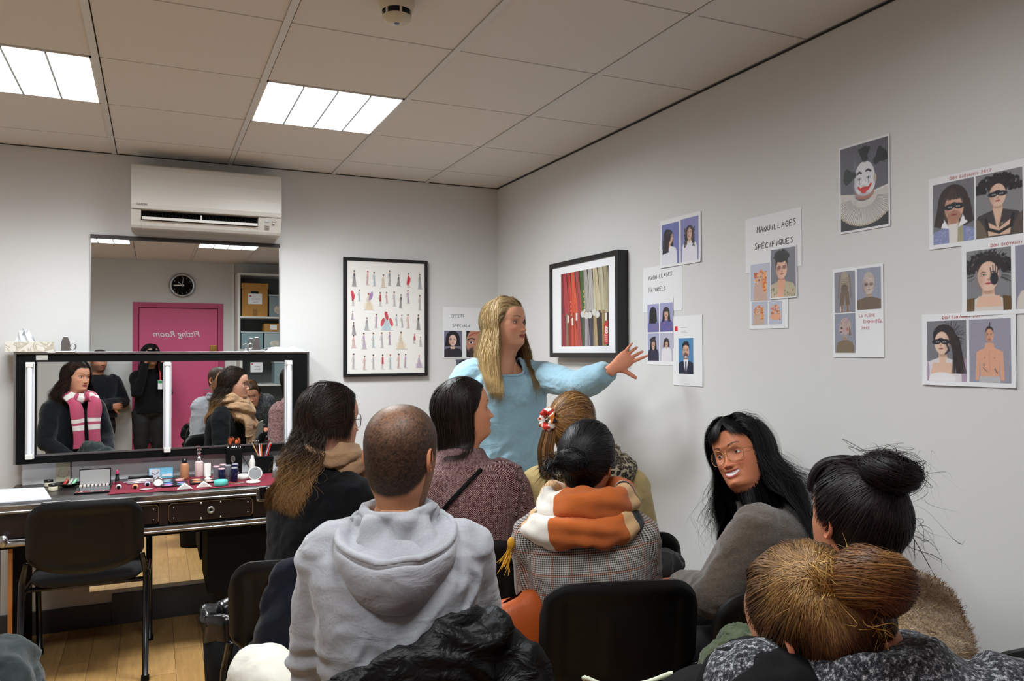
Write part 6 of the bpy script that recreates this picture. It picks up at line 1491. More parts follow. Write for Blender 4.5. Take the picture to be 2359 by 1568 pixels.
def person(label, B, skin='c98f74', res=.6, hk=None, iris='2a1a12', gaze=(0, 0), close=0.0, hands=(), limbs=None, ears=(1, 1), earsc=1.0):
    """Empty at the floor under the pelvis + one continuous skin mesh"""
    t = thing('person', label, 'person', (B.pl[0], B.pl[1], 0))
    hk = dict(hk or {}); P, Cc, a, Z, ang = head_arrays(res=res, skin=skin, **hk)
    mb = MB(); base = MB()
    # under-body: torso and limbs as one skin under the clothes
    base = B.torso_mb(.86, prof=[(-.08, .15, .09, .11), (0, .165, .11, .12), (.25, .14, .10, .10), (.5, .15, .115, .10), (.74, .165, .10, .10), (.84, .155, .075, .085), (.92, .10, .06, .065), (1.0, .06, .05, .055), (1.1, .05, .045, .05)])
    for lm_ in (limbs or []):
        base.tube(smooth_path(lm_[0], 3), np.interp(np.linspace(0, len(lm_[1])-1, (len(lm_[0])-1)*3+1), range(len(lm_[1])), lm_[1]), 12)
    V, N_, F = remesh(base, .016, 4)
    sk = np.array(lin(skin))
    mb.add(V, F, np.tile(sk, (len(V), 1)))
    for h in hands:
        V, N_, F = remesh(h, .0034, 3); red = np.array((1.03, .86, .83)); mb.add(V, F, np.tile(sk*red, (len(V), 1)))
    b = mb.n; mb.grid(P @ B.T[0].T + B.T[1], cv=True, col=Cc.reshape(-1, 3), flip=True)
    top = b+(P.shape[0]-1)*P.shape[1]; mb.F.append(tuple(top+j for j in range(P.shape[1]))[::-1])
    for sd, on in zip((-1, 1), ears):
        if on: ear_mesh(mb, sd, skin, B.T, earsc)
    eyes(mb, B.T, skin, iris, gaze, close)
    o = obj('body', mb, M_['skin'], t, smooth=True)
    return t, o
def legs(B, knees, feet, r=(.085, .075, .06, .05, .04), hip=.085):
    mb = MB()
    for sd, kn, ft in zip((-1, 1), knees, feet):
        h = B.pl + B.r*sd*hip - B.u*.02; kn = np.array(kn); ft = np.array(ft)
        P = [h-B.f*.03, h+(kn-h)*.33, h+(kn-h)*.75, kn, kn+(ft-kn)*.2, kn+(ft-kn)*.6, ft]
        mb.tube(smooth_path(P, 3), np.interp(np.linspace(0, 6, 19), range(7), [r[0], r[0], r[1], r[1]*.93, r[2], r[3], r[4]]), 14)
    mb.ellipsoid(B.pl-B.u*.02, (.15, .13, .10))
    return mb
def sit_legs(B, fwd=.40, spread=.09, kz=.49, yaw=0, tuck=.02):
    f = np.array((B.f[0]*math.cos(yaw*D2)+B.r[0]*math.sin(yaw*D2), B.f[1]*math.cos(yaw*D2)+B.r[1]*math.sin(yaw*D2), 0)); kn, ft = [], []
    for sd in (-1, 1):
        k_ = B.pl + f*fwd + B.r*sd*(spread+.01); k_[2] = kz; q = k_ + f*tuck; q[2] = .07; kn.append(k_); ft.append(q)
    return kn, ft, f
def shoes(B, feet, f, parent, m, name='shoe'):
    for ft in feet:
        c = np.array(ft); mb = MB(); r_ = np.array((f[1], -f[0], 0)); R = []
        for y, w_, h in ((-.07, .024, .03), (-.055, .032, .07), (-.02, .034, .075), (.04, .037, .055), (.10, .041, .04), (.15, .036, .03), (.175, .02, .018)):
            t = np.arange(16)*2*PI/16; R.append([c*np.array((1, 1, 0))+f*y+r_*w_*math.cos(q)+np.array((0, 0, h/2+.002+h/2*math.sin(q))) for q in t])
        b = mb.n; mb.grid(R, cv=True); mb.F.append(tuple(b+j for j in range(16))[::-1]); mb.F.append(tuple(b+96+j for j in range(16)))
        obj(name, mb, m, parent, smooth=True)
# ---- fabrics
def fab(name, col, rough=.85, weave=(900, .35, .0006), fold=(9, .35, .012), var=.08, vs=40, sheen=.2):
    k = NT(name); v = k.coord(); c = lin(col); n = k.noise(vs, 4, .7, v); r = k.ramp(n.outputs[0], [(.3, tuple(x*(1-var) for x in c)), (.7, tuple(min(1, x*(1+var)) for x in c))])
    k.l(r.outputs[0], k.b.inputs['Base Color']); k.b.inputs['Roughness'].default_value = rough; k.b.inputs['Sheen Weight'].default_value = sheen; k.b.inputs['Specular IOR Level'].default_value = .2
    n1 = k.noise(weave[0], 3, .6, v); n2 = k.noise(fold[0], 3, .5, k.coord('Object', scale=(1, 1, 1.7)), .8)
    b1 = k.n('ShaderNodeBump', i_Strength=fold[1], i_Distance=fold[2]); k.l(n2.outputs[0], b1.inputs['Height']); b2 = k.n('ShaderNodeBump', i_Strength=weave[1], i_Distance=weave[2]); k.l(n1.outputs[0], b2.inputs['Height']); k.l(b1.outputs[0], b2.inputs['Normal']); k.l(b2.outputs[0], k.b.inputs['Normal'])
    return k
# ================================================================ the presenter
rg = np.random.RandomState(21)
wool_blue = fab('blue_wool', '94b9ca', .9, (420, .7, .0012), (8, .5, .02), .10, 260, .4).m
trous = mat('black_trousers', '08080b', .8, bump=(500, .3, .0006)); shoe_m = mat('black_shoe', '0c0b0b', .4)
B = Body((-.585, -1.434, 1.61), 188, 147, pitch=3, roll=0, sit=False, sw=.172, pelvis=(-.60, -1.42, .95))
prof = [(-.34, .165, .13, .13), (-.3, .172, .14, .14), (0, .185, .145, .145), (.25, .192, .15, .14), (.5, .205, .155, .135), (.68, .212, .15, .13), (.80, .198, .125, .12), (.88, .150, .095, .10), (.94, .112, .075, .08), (.975, .095, .068, .07)]
fg = B.torso_mb(1.0, prof=prof); elL = (-.366, -1.749, 1.325); wrL = (-.312, -1.929, 1.396)
elR = B.loc(.235, .02, -.26); wrR = B.loc(.225, .12, -.47)
puff = lambda t: np.interp(t, [0, .15, .5, .8, .93, 1], [.062, .066, .07, .066, .05, .036])
B.arm_mb(fg, -1, elL, wrL, r=(.078, .07, .060, .06, .036), cuff=puff, inner=.06); B.arm_mb(fg, 1, elR, wrR, r=(.078, .07, .060, .06, .036), cuff=puff, inner=.06)
hd_ = hand_mb(np.array(wrL)+np.array((.008, -.006, .008)), (.062, -.022, .048), (-.35, -.9, .28), thumb_side=-1, splay=9, bends=(2, 14, 16, 10), tb=-6, tang=68, sc=.95)
P_, body = person('standing woman with long blonde hair and a light blue jumper, pointing at the wall photographs', B, skin='d89c7c', res=1.0, iris='3a3a34', gaze=(-.1, .02),
    hk=dict(hair='8c7450', brow='4a3524', lip='a8484c', smile=.25, fat=.6, blush=.5), ears=(1, 1),
    limbs=[([B.shL, elL, wrL], [.04, .035, .026]), ([B.shR, elR, wrR], [.04, .035, .026])], hands=[hd_])
def cutn(V):
    q = V-B.nb; r_, f_, u_ = q@B.r, q@B.f, q[:, 2]
    return (u_ > -.022-.055*sm(f_/.07)) & (np.abs(r_) < .082) & (np.hypot(r_, f_) < .115)
def lace(V, N_):
    q = V-B.pl; r_, u_ = q@B.r, q[:, 2]; f_ = q@B.f
    rel = np.zeros(len(V))
    for (cx_, cz_, R_) in [(0, .31, .05), (-.055, .33, .045), (.055, .33, .045), (-.11, .36, .045), (.11, .36, .045), (-.16, .40, .04), (.16, .40, .04)]:
        dd = np.hypot(r_-cx_, u_-cz_); 
        for k_ in (1, .72): rel += np.exp(-((dd-R_*k_)/.0045)**2)*(u_ < cz_+.01)
    return V + N_*(np.clip(rel, 0, 1)*.0035*(f_ > 0))[:, None]
bones = [(B.pl, B.nb, -B.f, .19), (B.shL, elL, B.u, .06), (elL, wrL, B.u, .06), (B.shR, elR, B.f, .06), (elR, wrR, B.f, .06)]
jo, JV, JN, JF = garment('jumper', fg, wool_blue, P_, bones, .0075, 5, .009, (6, 6, 5), 3, extra=lace, cut=cutn)
from collections import Counter
ec = Counter(tuple(sorted((q[i], q[(i+1) % len(q)]))) for q in JF for i in range(len(q))); bv = np.array(sorted({i for e_, c_ in ec.items() if c_ == 1 for i in e_}))
bp = JV[bv]; bp = bp[bp[:, 2] > B.nb[2]-.16]; an = np.arctan2((bp-B.nb)@B.f, (bp-B.nb)@B.r); rgp = []
for a_ in np.linspace(-PI, PI, 37)[:-1]:
    w8 = np.exp(-((np.angle(np.exp(1j*(an-a_))))/.16)**2)[:, None]; rgp.append((bp*w8).sum(0)/w8.sum())
obj('neckband', MB().tube(rgp, .0068, 8, closed=True), wool_blue, P_, smooth=True)
kn = [B.pl+B.r*s_*.095+np.array((0, 0, -.45)) for s_ in (-1, 1)]; ft = [np.array((k_[0], k_[1], .08))+B.f*.01 for k_ in kn]
garment('trousers', legs(B, kn, ft, (.10, .085, .062, .055, .045)), trous, P_, [(B.pl, kn[0], B.f, .1), (kn[0], ft[0], B.f, .1)], .014, 4, .003)
shoes(B, ft, B.f, P_, shoe_m)
ha = ['a08454', 'c2a878', '6b5436', 'cdb68c']
fl = drape(B, prof, .012, arm=.03)
parts = [hair_long(rg, 12000, .30, B.T, '8c7048', tip='b89a68', part=.0, wave=.004, wf=5, lift=.016, front=.95, face=(58, 76), alts=ha, width=.0006, drop_y=.03, clump=.8, floor=fl, m=24),
         hair_long(rg, 2200, .33, B.T, '6b5436', part=.0, wave=.006, wf=4, lift=.010, front=.9, face=(60, 80), alts=['8c7048'], width=.0008, drop_y=.02, floor=fl, m=24)]
ribbon_obj('hair', parts, M_['hair'], P_, extra=cap_mb(B.T, '94794f', .006))
# ================================================================ the audience
def fabric_uv(name, fn, rough=.9, bumpk=None):
    k = NT(name); uv = k.n('ShaderNodeUVMap', uv_map='UVMap').outputs[0]; sp = k.n('ShaderNodeSeparateXYZ'); k.l(uv, sp.inputs[0]); fn(k, sp.outputs[0], sp.outputs[1], uv)
    k.b.inputs['Roughness'].default_value = rough; k.b.inputs['Specular IOR Level'].default_value = .15; k.b.inputs['Sheen Weight'].default_value = .15; return k.m
def tweed_fn(k, u, v, uv):       # thick basket weave, maroon and pale pink
    s = .0095
    mp = k.n('ShaderNodeMapping'); mp.inputs['Rotation'].default_value = (0, 0, PI/4); mp.inputs['Scale'].default_value = (1/s,)*3; k.l(uv, mp.inputs[0])
    nz = k.noise(160, 2, .5, uv); ad = k.n('ShaderNodeVectorMath', operation='MULTIPLY_ADD'); k.l(nz.outputs['Color'], ad.inputs[0]); ad.inputs[1].default_value = (.35, .35, 0); k.l(mp.outputs[0], ad.inputs[2])
    s2 = k.n('ShaderNodeSeparateXYZ'); k.l(ad.outputs[0], s2.inputs[0]); x, y = s2.outputs[0], s2.outputs[1]
    ck = k.math('MODULO', k.math('ADD', k.math('FLOOR', x), k.math('FLOOR', y)), 2.0); ck = k.math('ABSOLUTE', ck)
    fx = k.math('ABSOLUTE', k.math('SINE', k.math('MULTIPLY', x, PI*2))); fy = k.math('ABSOLUTE', k.math('SINE', k.math('MULTIPLY', y, PI*2)))
    h = k.n('ShaderNodeMix', data_type='FLOAT'); k.l(ck, h.inputs[0]); k.l(fx, h.inputs[2]); k.l(fy, h.inputs[3])
    n2 = k.noise(70, 2, .5, uv); hh = k.math('MULTIPLY', h.outputs[0], k.math('ADD', .55, k.math('MULTIPLY', n2.outputs[0], .9)))
    r = k.ramp(hh, [(.50, lin('22060f')), (.70, lin('4c1424')), (.87, lin('a07272')), (1.0, lin('bc9690'))]); k.l(r.outputs[0], k.b.inputs[0]); k.bump(hh, .9, .003)
def check_fn(k, u, v, uv):       # houndstooth-like check with faint orange lines
    n = 1/.0064
    x = k.math('FRACT', k.math('MULTIPLY', u, n)); y = k.math('FRACT', k.math('MULTIPLY', v, n))
    a = k.math('GREATER_THAN', x, .5); b = k.math('GREATER_THAN', y, .5); d = k.math('FRACT', k.math('ADD', k.math('MULTIPLY', x, 2), k.math('MULTIPLY', y, 2))); dg = k.math('GREATER_THAN', d, .5)
    t = k.math('ADD', k.math('MULTIPLY', a, b), k.math('MULTIPLY', dg, k.math('ABSOLUTE', k.math('SUBTRACT', a, b)))); t = k.math('MINIMUM', t, 1.0)
    c = k.mix(t, lin('101218'), lin('b4aea6'))
    ox = k.math('LESS_THAN', k.math('FRACT', k.math('MULTIPLY', u, 1/.06)), .10); oy = k.math('LESS_THAN', k.math('FRACT', k.math('MULTIPLY', v, 1/.06)), .10); o = k.math('MAXIMUM', ox, oy); o = k.math('MULTIPLY', o, t)
    c = k.mix(k.math('MULTIPLY', o, .6), c, lin('c87850')); k.l(c, k.b.inputs[0]); k.bump(t, .2, .0006)
tweed = fabric_uv('maroon_tweed', tweed_fn); check = fabric_uv('checked_wool', check_fn)
hood_grey = fab('heather_grey', '999a9f', .92, (900, .4, .0008), (10, .55, .012), .13, 320, .3).m
coat_black = fab('black_wool', '07080c', .95, (500, .4, .001), (8, .5, .014), .2, 60, .05).m
beige = fab('beige_wool', 'b59f6c', .9, (500, .3, .0006), (7, .4, .012), .06, 30).m
taupe = fab('taupe_fleece', '564a40', .95, (260, 1.0, .003), (9, .5, .014), .28, 110, .5).m
bk_ = fab('grey_boucle', '2e2f33', .95, (230, 1.0, .004), (8, .4, .01), .6, 130, .1); nz_ = bk_.noise(150, 4, .75, bk_.coord()); bk_.l(bk_.ramp(nz_.outputs[0], [(.38, lin('0c0c0f')), (.52, lin('3a3b40')), (.64, lin('a8a9ac'))]).outputs[0], bk_.b.inputs['Base Color']); boucle = bk_.m
navy_knit = fab('navy_knit', '0d1018', .9, (300, .6, .001), (8, .5, .014), .2).m
cream_trouser = fab('cream_cotton', 'd9d6c8', .85, (700, .3, .0005), (12, .5, .01), .03, 30).m
leaf = None
def seated(B, m, P_, elbows, wrists, arm=(.066, .062, .054, .048, .038), prof=None, k=1.0, voxel=.0085, fold=.008, name='coat', seed=0, extra=None, hem=.0, hands=True, uvs=1.0, it=5, fs=(7, 7, 12), label=None, collar=None, inner=.05, cut=None):
    g = B.torso_mb(k, prof=prof)
    for sd, e, w_ in zip((-1, 1), elbows, wrists): B.arm_mb(g, sd, e, w_, r=arm, inner=inner)
    if collar: g.tube(collar[0], collar[1], 10, closed=collar[2] if len(collar) > 2 else True)
    bones = [(B.pl, B.nb, -B.f, .19), (B.shL, elbows[0], -B.f, .06), (elbows[0], wrists[0], -B.f, .055), (B.shR, elbows[1], -B.f, .06), (elbows[1], wrists[1], -B.f, .055)]
    return garment(name, g, m, P_, bones, voxel, it, fold, fs, seed, extra=extra, label=label, cut=cut)
def lap_arms(B, out=.06, fwd=.30, up=-.44, el=(.075, .04, -.25)):
    e = [B.loc(-B.sw-el[0], el[1], el[2]), B.loc(B.sw+el[0], el[1], el[2])]
    w_ = [B.loc(-out-.06, fwd, up), B.loc(out+.06, fwd, up)]; return e, w_
def lap_hands(B, w_, sc=.95):
    return [hand_mb(w_[0], B.f*.9+B.r*.3-B.u*.12, B.u+B.f*.2, 1, 4, (25, 28, 30, 32), sc=sc), hand_mb(w_[1], B.f*.9-B.r*.3-B.u*.12, B.u+B.f*.2, -1, 4, (25, 28, 30, 32), sc=sc)]
def arm_limbs(B, e, w_): return [([B.shL, e[0], w_[0]], [.042, .036, .026]), ([B.shR, e[1], w_[1]], [.042, .036, .026])]
def lower(B, P_, m, shoe=None, kz=.50, fwd=.40, spread=.09, yaw=0, r=(.088, .078, .060, .052, .045), name='trousers', fold=.004):
    kn, ft, f = sit_legs(B, fwd, spread, kz, yaw); garment(name, legs(B, kn, ft, r), m, P_, [(B.pl, kn[0], B.u, .08), (kn[0], ft[0], B.f, .06)], .013, 4, fold, seed=2); shoes(B, ft, f, P_, shoe or shoe_m)
def scarf_loops(name, B, P_, m, loops, uvs=True, noise=.008, seed=0, label=None):
    """each loop: (centre offset (r,f,u) from the neck base, radius r, radius f, tube radius, tilt, flat, start uv, front drop)"""
    mb = MB()
    for q, (o, ra, rb_, tr, tilt, flat, sc, drop) in enumerate(loops):
        t = np.linspace(0, 2*PI, 65)[:-1]; c = B.nb + B.r*o[0]+B.f*o[1]+B.u*o[2]
        Pth = c + np.outer(ra*np.cos(t), B.r) + np.outer(rb_*np.sin(t), B.f) + np.outer(tilt*np.cos(t) - drop*np.clip(np.sin(t), 0, 1)**2 + .006*np.sin(3*t+q), B.u)
        n = 28; T_ = np.roll(Pth, -1, 0)-np.roll(Pth, 1, 0); T_ /= np.linalg.norm(T_, axis=1)[:, None]
        R = np.zeros((64, n, 3)); UV = np.zeros((64, n, 2)); a = np.arange(n)*2*PI/n; d = np.cumsum(np.r_[0, np.linalg.norm(np.diff(Pth, axis=0), axis=1)])
        for i in range(64):
            out = Pth[i]-c; out -= T_[i]*(out@T_[i]); out /= np.linalg.norm(out)+1e-9; upb = np.cross(T_[i], out)
            rr = tr*(1+.10*np.sin(3*a+t[i]*2+q)+.07*np.sin(5*a-t[i]*3+seed)+.10*math.sin(t[i]*3+q*2))
            R[i] = Pth[i] + np.cos(a)[:, None]*rr[:, None]*out*flat + np.sin(a)[:, None]*rr[:, None]*upb
            UV[i, :, 0] = d[i]+sc; UV[i, :, 1] = a*tr
        R += (fbm(R*26, 2, seed+q)*noise)[..., None]*(R-Pth[:, None])/tr
        mb.grid(R, cu=True, cv=True, uv=UV+.001)
    o = obj(name, mb, m, P_, smooth=True)
    if label: o['label'] = label
    return o

# ---------------------------------------------------------------- man in the grey hooded sweatshirt
B = Body((-1.559, -2.995, 1.232), 19, 41, pitch=4, roll=2, sw=.160, pelvis=(-1.575, -3.03, .57))
B.sp = B.pl+(B.nb-B.pl)*.878; B.shR = B.sp+B.r*B.sw; B.shL = B.sp-B.r*B.sw
e = [B.loc(-.200, .03, -.27), B.loc(.200, .05, -.27)]; w_ = [np.array((-1.690, -2.86, .715)), B.loc(.12, .28, -.42)]
P_, body = person('man with a shaved head in a light grey hooded sweatshirt, seen from behind', B, skin='c08a66', res=1.0, hk=dict(male=True, buzz=True, hair='1c130e', brow='2a1c14', beard='3c2a22', lip='a05c50'), earsc=.98,
    limbs=arm_limbs(B, e, w_), hands=[hand_mb(w_[0], B.f*.75-B.r*.35-B.u*.35, B.u*.6-B.r*.8, 1, 3, (20, 25, 28, 30)), hand_mb(w_[1], B.f*.8-B.r*.5-B.u*.2, B.u, -1, 4, (30, 30, 30, 30))])
mp = [(-.13, .175, .13, .14), (0, .172, .13, .14), (.2, .17, .13, .14), (.4, .182, .135, .14), (.6, .20, .14, .14), (.78, .210, .13, .14), (.89, .200, .11, .12), (.94, .165, .09, .10), (.975, .11, .072, .088), (1.01, .068, .06, .07)]
def hoodie_folds(V, N_):
    q = V-B.pl; z = q[:, 2]; r_ = q@B.r; f_ = q@B.f
    w1 = sm((.30-z)/.22)*(f_ < .05)
    d = w1*(.010*np.sin((z*1.0+r_*.16+.02*np.sin(r_*14))*2*PI/.065) + .006*np.sin((z-r_*.25)*2*PI/.04+1.3))
    return V + N_*d[:, None]
seated(B, hood_grey, P_, e, w_, (.074, .068, .058, .052, .038), prof=mp, fold=.010, name='sweatshirt', seed=4, extra=hoodie_folds, voxel=.007, fs=(6, 6, 9), inner=.06)
kn = [np.array((-1.835, -2.56, .595)), B.pl+B.f*.40+B.r*.16-B.u*.03]; ft = [np.array((-1.80, -2.42, .08)), B.pl*np.array((1, 1, 0))+B.f*.44+B.r*.16+B.u*.08]
garment('trousers', legs(B, kn, ft, (.10, .095, .078, .062, .052)), cream_trouser, P_, [(B.pl, kn[0], B.u, .08), (kn[0], ft[0], B.f, .06)], .012, 4, .005, seed=2); shoes(B, ft, B.f, P_, mat('white_trainer', 'd8d8d6', .5))
# the hood: a collar hugging the neck, a bowl, a rolled rim and the bag hanging down the back
hood = MB(); nu, Q = 61, []
key = [(.0, .066, -.020), (.1, .071, .024), (.2, .082, .034), (.3, .092, .020), (.42, .100, -.012), (.5, .110, -.026), (.58, .128, -.016), (.66, .141, -.004), (.72, .151, -.010), (.77, .150, -.024), (.82, .157, -.026), (.88, .158, -.048), (.95, .134, -.078), (1.0, .09, -.09)]
ks = np.array(key); v_ = np.linspace(0, 1, 44)
rr_ = np.interp(v_, ks[:, 0], ks[:, 1]); zz_ = np.interp(v_, ks[:, 0], ks[:, 2])
for i in range(nu):
    u = i/(nu-1); th = -PI*.93 + u*PI*1.86         # 0 = straight back
    bk = max(0, math.cos(th)); sdn = math.sin(th)
    row = []
    for j, v in enumerate(v_):
        sideness = 1-bk
        r_ = .066 + (rr_[j]-.066)*(.90-.36*sideness**1.5*(v > .3))
        r_ += .046*bk*sm((v-.36)/.3) 
        z = zz_[j]*(1-.62*sideness*(v > .35)) + (.012*sideness) - .040*bk**1.5*sm((v-.3)/.3) - .045*bk**3*sm((v-.8)/.2) + .018
        if th < 0: z += .012*math.exp(-((th+.9)/.5)**2)*(1-v)
        fold_ = (.009*math.sin(th*5+v*11)+.006*math.sin(th*8-v*14+1))*sm((v-.2)/.15)*sm((.66-v)/.12) + .0035*math.sin(th*9+2*v)*sm((v-.6)/.2)
        p = B.nb + B.f*.012 + (B.r*(-math.sin(th)) - B.f*math.cos(th)*1.02)*(r_+fold_) + B.u*(z-.012+fold_*.6)
        row.append(p)
    Q.append(row)
Q = np.array(Q); Q += (fbm(Q*16, 2, 8)*.007)[..., None]*np.array((.3, .3, 1)); 
hood.grid(Q); obj('hood_hem', MB().tube(Q[4:-4, 30], .0085, 10), hood_grey, P_, smooth=True); o = obj('hood', hood, hood_grey, P_, smooth=True); sd_ = o.modifiers.new('t', 'SOLIDIFY'); sd_.thickness = .005; ss = o.modifiers.new('s', 'SUBSURF'); ss.levels = ss.render_levels = 1
rg = np.random.RandomState(5)

# ---------------------------------------------------------------- woman in the dark coat, long brown hair, glasses
B = Body((-1.513, -1.971, 1.236), 62, 72, pitch=-4, sw=.165, pelvis=(-1.60, -2.03, .57))
e, w_ = lap_arms(B)
P_, body = person('woman with glasses and wavy brown hair in a dark coat, nearest the make-up desk', B, skin='cf9a80', res=.8, hk=dict(hair='1c1412', brow='2a1c16', lip='b06468', fat=.5), iris='3a2a1c', ears=(0, 0), limbs=arm_limbs(B, e, w_), hands=lap_hands(B, w_))
cprof = [(-.10, .20, .14, .15), (0, .19, .14, .145), (.2, .178, .135, .13), (.4, .175, .14, .13), (.6, .188, .14, .135), (.74, .196, .13, .135), (.84, .182, .11, .125), (.91, .140, .09, .11), (.97, .10, .085, .10), (1.04, .09, .085, .092)]
seated(B, coat_black, P_, e, w_, (.075, .068, .06, .054, .044), prof=cprof, fold=.008, seed=6)
lower(B, P_, trous)
scarf = fab('beige_scarf', 'a58262', .95, (400, .5, .001), (14, .7, .012), .08, 30).m
scarf_loops('scarf', B, P_, scarf, [((0, .01, .045), .098, .10, .036, .0, 1.0, 0, .03), ((0, .06, .0), .10, .095, .036, .0, 1.0, .4, .06), ((0, .09, -.07), .07, .07, .042, 0, 1, .2, .10)], seed=3)
sc2 = MB(); sc2.tube(smooth_path([B.nb+B.f*.13-B.u*.06+B.r*.03, B.nb+B.f*.175-B.u*.16+B.r*.02, B.nb+B.f*.17-B.u*.27-B.r*.01, B.nb+B.f*.18-B.u*.36-B.r*.02], 6), .05, 16, flat=.5)
sc2.tube(smooth_path([B.nb+B.f*.12-B.u*.05-B.r*.05, B.nb+B.f*.17-B.u*.14-B.r*.06, B.nb+B.f*.17-B.u*.24-B.r*.05], 6), .042, 16, flat=.5); obj('scarf_end', sc2, scarf, P_, smooth=True)
glasses('glasses', B.T, P_, mat('dark_glasses', '14141c', .3), lens_r=(.026, .024), th=.0013)
fl = drape(B, cprof, .014, arm=.03)
rg = np.random.RandomState(31)
cols_ = ['21170f', '33241a', '1a120f']
parts = [hair_long(rg, 3000, .035, B.T, '1e1512', part=0, lift=.014, front=.92, face=(84, 66), alts=cols_, width=.0009, m=18), hair_long(rg, 7500, .27, B.T, '1e1512', tip='8a643c', wave=.017, wf=9, lift=.018, front=.3, face=(98, 122), alts=cols_, width=.0009, drop_y=.030, clump=.97, spread=.03, tipstart=.5, floor=fl, m=28),
         hair_long(rg, 500, .28, B.T, '2c1e17', tip='a07c4c', wave=.022, wf=9, lift=.022, front=.2, face=(98, 122), alts=cols_, width=.0005, drop_y=.045, clump=.9, spread=.06, tipstart=.5, m=28)]
ribbon_obj('hair', parts, M_['hair'], P_, extra=cap_mb(B.T, '150f0d', .010))

# ---------------------------------------------------------------- woman in maroon tweed
B = Body((-1.032, -2.049, 1.256), 38, 95, pitch=7, sw=.17, pelvis=(-1.06, -2.11, .57))
e, w_ = lap_arms(B, el=(.085, .05, -.25))
P_, body = person('woman in profile in a maroon tweed coat with long dark hair', B, skin='c88a68', res=1.0, hk=dict(hair='17110f', brow='241812', lip='a8504c', fat=.1), iris='241a14', gaze=(.05, .1), close=.3, ears=(0, 0), limbs=arm_limbs(B, e, w_), hands=lap_hands(B, w_))
tprof = [(-.10, .21, .15, .155), (0, .20, .15, .15), (.2, .19, .145, .14), (.4, .192, .145, .14), (.6, .20, .145, .14), (.74, .204, .135, .135), (.84, .188, .11, .12), (.91, .148, .09, .105), (.97, .105, .08, .092), (1.05, .082, .078, .078)]
seated(B, tweed, P_, e, w_, (.078, .072, .064, .058, .048), prof=tprof, fold=.006, seed=8)
lower(B, P_, trous)
strap = MB(); H2 = np.linalg.norm(B.nb-B.pl); pts = []
for s_ in np.linspace(0, 1, 14):
    rr0 = .105 - .30*s_; tt0 = .93-.62*s_; wv = np.interp(tt0, [p[0] for p in tprof], [p[1] for p in tprof]); dv = np.interp(tt0, [p[0] for p in tprof], [p[3] for p in tprof])
    pts.append(B.pl + B.ax*tt0*H2 + B.r*rr0 - B.f*(dv*max(.05, 1-min(1, abs(rr0)/wv)**2.2)**.5+.030))
strap.tube(smooth_path(pts, 3), .0075, 8, flat=.22, ref=-B.f); obj('bag_strap', strap, M_['blackm'], P_, smooth=True)
rg = np.random.RandomState(41); fl = drape(B, tprof, .012, arm=.03)
parts = [hair_long(rg, 7500, .13, B.T, '17110f', part=0, wave=.003, lift=.012, front=.5, face=80, alts=['201714', '2a1f1a', '0f0b0a'], width=.0009, drop_y=.0, clump=.8, gather_x=.35, floor=fl, m=22)]
ribbon_obj('hair', parts, M_['hair'], P_, extra=cap_mb(B.T, '120d0b', .008))

# ---------------------------------------------------------------- woman in beige with a scrunchie
B = Body((-.632, -2.175, 1.19), 22, 50, pitch=0, sw=.178, pelvis=(-.53, -2.20, .57)); B.nb = B.nb+B.r*.035; d_ = B.nb-B.pl; B.sp = B.pl+d_*.88; B.ax = d_/np.linalg.norm(d_); B.shR = B.sp+B.r*B.sw; B.shL = B.sp-B.r*B.sw
e, w_ = lap_arms(B)
P_, body = person('woman with light brown hair in a red scrunchie, beige coat and leopard collar, front row', B, skin='cf9a7c', res=.6, hk=dict(hair='5a3e26', brow='4a3422', lip='b06060'), limbs=arm_limbs(B, e, w_), hands=lap_hands(B, w_))
seated(B, beige, P_, e, w_, (.075, .068, .058, .052, .042), prof=cprof, fold=.006, seed=12)
lower(B, P_, trous)
def leop_fn():
    k = NT('leopard'); v = k.coord(); vo = k.n('ShaderNodeTexVoronoi', feature='F1'); vo.inputs['Scale'].default_value = 62; nn_ = k.noise(40, 2, .5, v); m2 = k.n('ShaderNodeVectorMath', operation='MULTIPLY_ADD'); k.l(nn_.outputs['Color'], m2.inputs[0]); m2.inputs[1].default_value = (.02,)*3; k.l(v, m2.inputs[2]); k.l(m2.outputs[0], vo.inputs['Vector'])
    r = k.ramp(vo.outputs['Distance'], [(.0, lin('4c4236')), (.25, lin('6a5c48')), (.33, lin('080808')), (.52, lin('0a0a0a')), (.6, lin('a39880')), (1, lin('b4a88e'))]); k.l(r.outputs[0], k.b.inputs[0]); k.b.inputs['Roughness'].default_value = .9; return k.m
scarf_loops('collar', B, P_, leop_fn(), [((.01, -.005, .03), .115, .11, .042, .02, .9, 0, 0), ((.06, -.01, -.0), .10, .115, .045, .015, .9, 0, 0)], seed=7, noise=.006)
rg = np.random.RandomState(51)
alts = ['8a6238', '5c3e24', 'a87e4a', '3e2a1a']
bz = (-2.55, .12)
parts = [hair_gather(rg, 6500, B.T, bz, '6c4a2a', alts, lift=.010, width=.0009), hair_fly(rg, 50, B.T, [(0, .0, .13)], [(0, -.3, 1), (.5, 0, .7), (-.5, 0, .7)], .05, '6c4a2a', curl=.01)]
pb = skull(np.array([bz[0]]), np.array([bz[1]]), np.array([.01]))[0]
K = 900; s_ = np.linspace(0, 1, 16)[None]; th = rg.rand(K, 1)*2*PI; ra = .022*np.sqrt(rg.rand(K, 1))*(1+.5*np.sin(s_*PI)); od = (pb-SK0)/np.linalg.norm(pb-SK0)
Pp = pb + od*(np.minimum(s_*.06, .03))[..., None] + np.stack([ra*np.cos(th), ra*np.sin(th)*.6, 0*ra-s_*.22], -1)
parts.append(ribbons(Pp @ B.T[0].T + B.T[1], .0012, col_var(rg, K, '6c4a2a', .3, alts)))
ribbon_obj('hair', parts, M_['hair'], P_, extra=cap_mb(B.T, '3e2a1a', .006))
